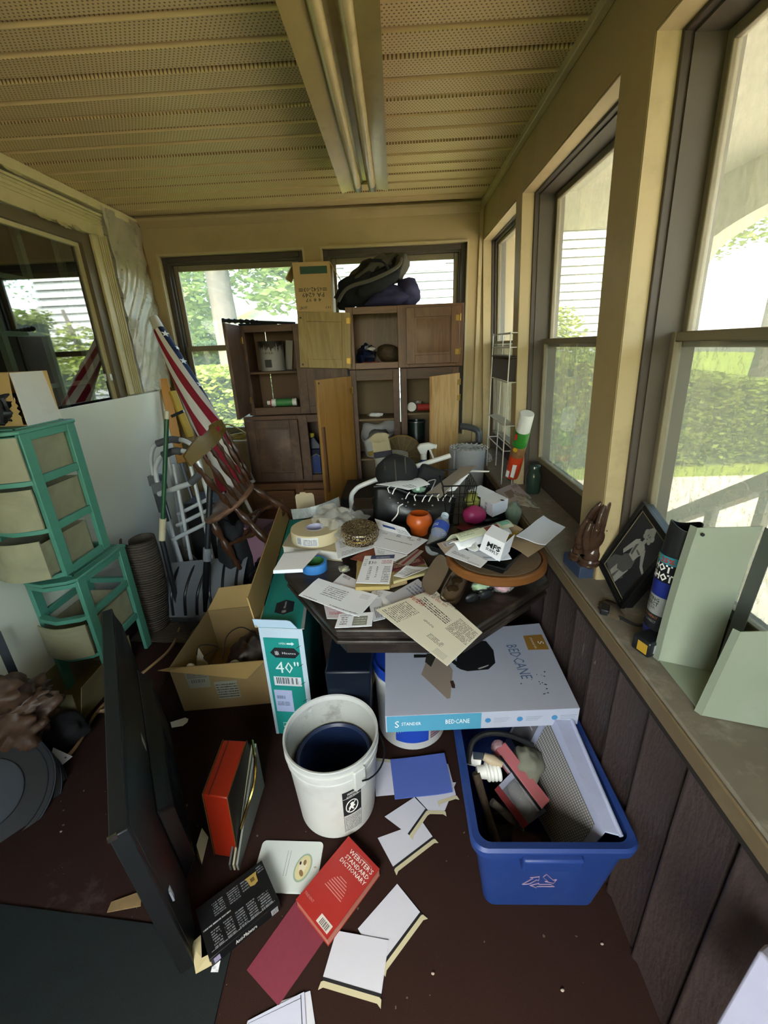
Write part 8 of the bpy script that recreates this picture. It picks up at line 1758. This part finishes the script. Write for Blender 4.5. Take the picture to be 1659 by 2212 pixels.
HR = mat('photo_light', '#8f8e8a', .35, var=.45, scale=70)
for x, y, r in ((.535, .845, .085), (.46, .82, .055), (.61, .82, .05), (.465, .775, .04), (.60, .765, .035), (.54, .88, .06)): pic('figure_hair', ell(x, y, r, r * .72, 16), HR, -.0018 - r * .001)
pic('figure_face', ell(.54, .80, .056, .056, 20, .2), GA, -.0015)
for x in (.517, .562): pic('figure_eye', ell(x, .812, .012, .005, 10), GC, -.0013); pic('figure_brow', ell(x, .826, .015, .003, 10), GC, -.0013)
pic('figure_nose', [(.538, .795), (.545, .795), (.541, .815)], GB, -.0013); pic('figure_mouth', ell(.54, .775, .014, .005, 10), GC, -.0013)
obj('strut', MB(F).hexa([(wd * .4, .01, -.035), (wd * .6, .01, -.035), (wd * .6, .02, -.05), (wd * .4, .02, -.05)], [(wd * .4, ht * .6, -.036), (wd * .6, ht * .6, -.036), (wd * .6, ht * .6, -.04), (wd * .4, ht * .6, -.04)]), FBL, pf)
# insect spray
sp3 = thing('insect_spray', 'black and blue HOT SHOT insect spray can leaning by the picture frame', 'can', (.68, .99, SZ))
a, b = at(1428, 1352, X=.690), at(1484, 1128, X=.695); a = Vector((a.x, a.y, SZ + .012)); d_ = (b - a).normalized(); k = (b - a).length
vx = Vector((-.94, -.28, .3)); vx = (vx - d_ * vx.dot(d_)).normalized(); ux = d_.cross(vx)
F = Matrix(((ux.x, d_.x, vx.x, a.x), (ux.y, d_.y, vx.y, a.y), (ux.z, d_.z, vx.z, a.z), (0, 0, 0, 1)))
FL = Matrix(((vx.x, ux.x, d_.x, a.x), (vx.y, ux.y, d_.y, a.y), (vx.z, ux.z, d_.z, a.z), (0, 0, 0, 1))); r = .041
CB = mat('can_black', '#121318', .3, var=.1); CBL = mat('can_blue', '#1c2a7a', .3, var=.15); CGR = mat('can_grey', '#8d8f8c', .35)
for nm, z0, z1, m in (('lower_band', .0, .10, CBL), ('fine_print_band', .10, .24, printed('spray_print', '#15161c', [(.3, .5, .7, .6, 'text', '#b0784a', 1), (.3, .1, .7, .4, 'text', '#9a9a96', 2)])), ('grey_band', .24, .40, CGR), ('blue_band', .40, .53, CBL), ('logo_band', .53, .68, CB), ('teal_band', .68, .745, mat('can_teal', '#2f8390', .35))):
    obj(nm, MB(FL).lathe([(r, z0 * k), (r, z1 * k)], 40), m, sp3)
obj('end', MB(FL).lathe([(0, 0), (r * .96, 0), (r, .004)], 40), STEEL, sp3)
cap = MB(FL); n = 40
for kk in range(n): pass
obj('spray_cap', MB(FL).patch(lambda u, v: ((r - .002 - .006 * v) * math.cos(u * 6.2832), (r - .002 - .006 * v) * math.sin(u * 6.2832), k * (.745 + v * (.215 + .045 * abs(math.cos(u * 6.2832 + .6)) ** 2))), 40, 8, .003), BLACK, sp3, 60)
obj('cap_nozzle', MB(FL).lathe([(0, .78 * k), (.02, .78 * k), (.014, .90 * k), (0, .91 * k)], 16), BLACK, sp3)
def curved(tx, x0, y0, w_, h_, m, bold=0.0):
    """words wrapped round the can"""
    o = lettering(tx, F @ Matrix.Translation((x0, y0 * k, 0)), w_, h_ * k, m, sp3, lift=0, bold=bold)
    inv = F.inverted(); base = Vector(sp3.location)
    for v in o.data.vertices:
        q = inv @ (v.co + base); th = q.x / r; p = Vector((r * 1.012 * math.sin(th), q.y, r * 1.012 * math.cos(th))); v.co = (F @ p) - base
    return o
curved('HOT', -.030, .615, .052, .065, WINK, .035); curved('HOT', -.029, .618, .050, .06, INK, -.01) if False else None
curved('SHOT', -.030, .54, .058, .065, WINK, .035); curved('BONUS', -.052, .695, .036, .036, mat('bonus_yellow', '#c9b52c', .5), .02); curved('25%', -.010, .69, .034, .042, RINK, .03)
curved('FLYING', -.032, .352, .042, .032, INK, .02); curved('INSECT', -.032, .312, .042, .032, INK, .02); curved('KILLER', -.030, .280, .034, .024, mat('soft_black', '#3a3a3c', .5))
curved('ON CONTACT', -.030, .205, .045, .02, mat('can_orange_ink', '#b0683a', .5)); curved('FAST & DIRECT', -.032, .165, .045, .02, mat('grey_ink', '#8f8f8c', .5))
for rr_ in (.010, .016): obj('shock_ring', MB(F).tube([((q.x), q.y, 0) for q in [Vector((r * 1.008 * math.sin((-.004 + rr_ * math.cos(t_)) / r), .46 * k + rr_ * math.sin(t_))) for t_ in [-1.2 + .2 * i for i in range(13)]]], .0012, 5), mat('pale_blue_ring', '#5d6fb4', .4), sp3) if False else None
# charger and cords
cg = thing('power_adapter', 'black power adapter with a yellow sticker and loose cord on the sill', 'adapter', (.66, .97, SZ))
F = fr((.640, .925, SZ + .001), rz=20)
obj('body', MB(F).box(-.03, -.022, 0, .035, .03, .045), mat('adapter_black', '#15171c', .3), cg, bev=.006); obj('sticker', MB(F).box(-.0308, -.016, .008, -.0298, .012, .036), mat('sticker_yellow', '#b08a2c', .5), cg); obj('label', MB(F).box(-.015, -.0228, .012, .028, -.0218, .036), mat('label_silver', '#9a9ca4', .4), cg)
obj('cord', MB().tube(spline([(.66, .95, SZ + .05), (.69, .96, SZ + .065), (.70, .93, SZ + .05), (.68, .90, SZ + .03), (.66, .93, SZ + .06), (.69, .985, SZ + .05), (.66, 1.02, SZ + .012), (.63, 1.06, SZ + .01), (.61, 1.09, SZ + .008)], 6), .0045, 6), BLACK, cg)
obj('plug', MB(fr((.605, 1.10, SZ + .001), rz=-30)).box(-.012, -.02, 0, .012, .02, .02), BLACK, cg, bev=.004)
single('dust_heap', 'dark brown clump of dust by the picture frame foot', 'dust', MB().blob((.625, 1.105, SZ + .006), (.028, .05, .012), 6, .6, 3, 16, 8, flat=SZ + .001), mat('dust_brown', '#4a4030', .95, var=.3), sharp=180)
# bent sheet metal
sm_ = thing('bent_sheet_metal', 'grey green bent sheet metal trough standing on the near sill', 'metal', (.69, .78, SZ))
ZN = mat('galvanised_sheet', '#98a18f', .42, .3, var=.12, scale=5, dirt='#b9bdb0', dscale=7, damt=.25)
A0, A1 = Vector((.642, .885, SZ + .002)), Vector((.745, .842, SZ + .002)); A3, A2 = Vector((.658, .884, 1.152)), Vector((.757, .835, 1.172))
obj('left_panel', MB().patch(lambda u, v: bil([A0, A1, A2, A3], u, v) + Vector((0, .006 * math.sin(v * 3) + .004 * u * v, 0)), 10, 16, .0018), ZN, sm_)
obj('rolled_edge', MB().patch(lambda u, v: bil([A0, A0 + Vector((-.004, .018, 0)), A3 + Vector((-.004, .018, 0)), A3], u, v) + Vector((0, .006 * math.sin(v * 3), 0)), 2, 16, .0015), ZN, sm_)
B0, B1 = Vector((.637, .715, SZ + .002)), Vector((.752, .680, SZ + .002)); B3, B2 = Vector((.655, .705, 1.010)), Vector((.765, .662, 1.045))
obj('floor_panel', MB().patch(lambda u, v: bil([B0, B1, A1, A0], u, v) + Vector((0, 0, .003)), 6, 8, .0015), ZN, sm_)
obj('right_panel', MB().patch(lambda u, v: bil([B0, B1, B2, B3], u, v), 6, 10, .0018), ZN, sm_); obj('side_lip', MB().patch(lambda u, v: bil([B0, B0 + Vector((-.006, .014, 0)), B3 + Vector((-.006, .012, 0)), B3], u, v), 2, 8, .0015), ZN, sm_)
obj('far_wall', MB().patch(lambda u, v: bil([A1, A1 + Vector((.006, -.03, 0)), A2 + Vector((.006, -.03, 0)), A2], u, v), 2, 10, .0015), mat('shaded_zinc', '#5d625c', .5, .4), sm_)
q = bil([A0, A1, A2, A3], .06, .965); obj('rivet_hole', MB(fr(q + Vector((0, -.006, 0)), rx=90)).lathe([(0, 0), (.004, 0), (.004, .003), (0, .003)], 10), BLACK, sm_)
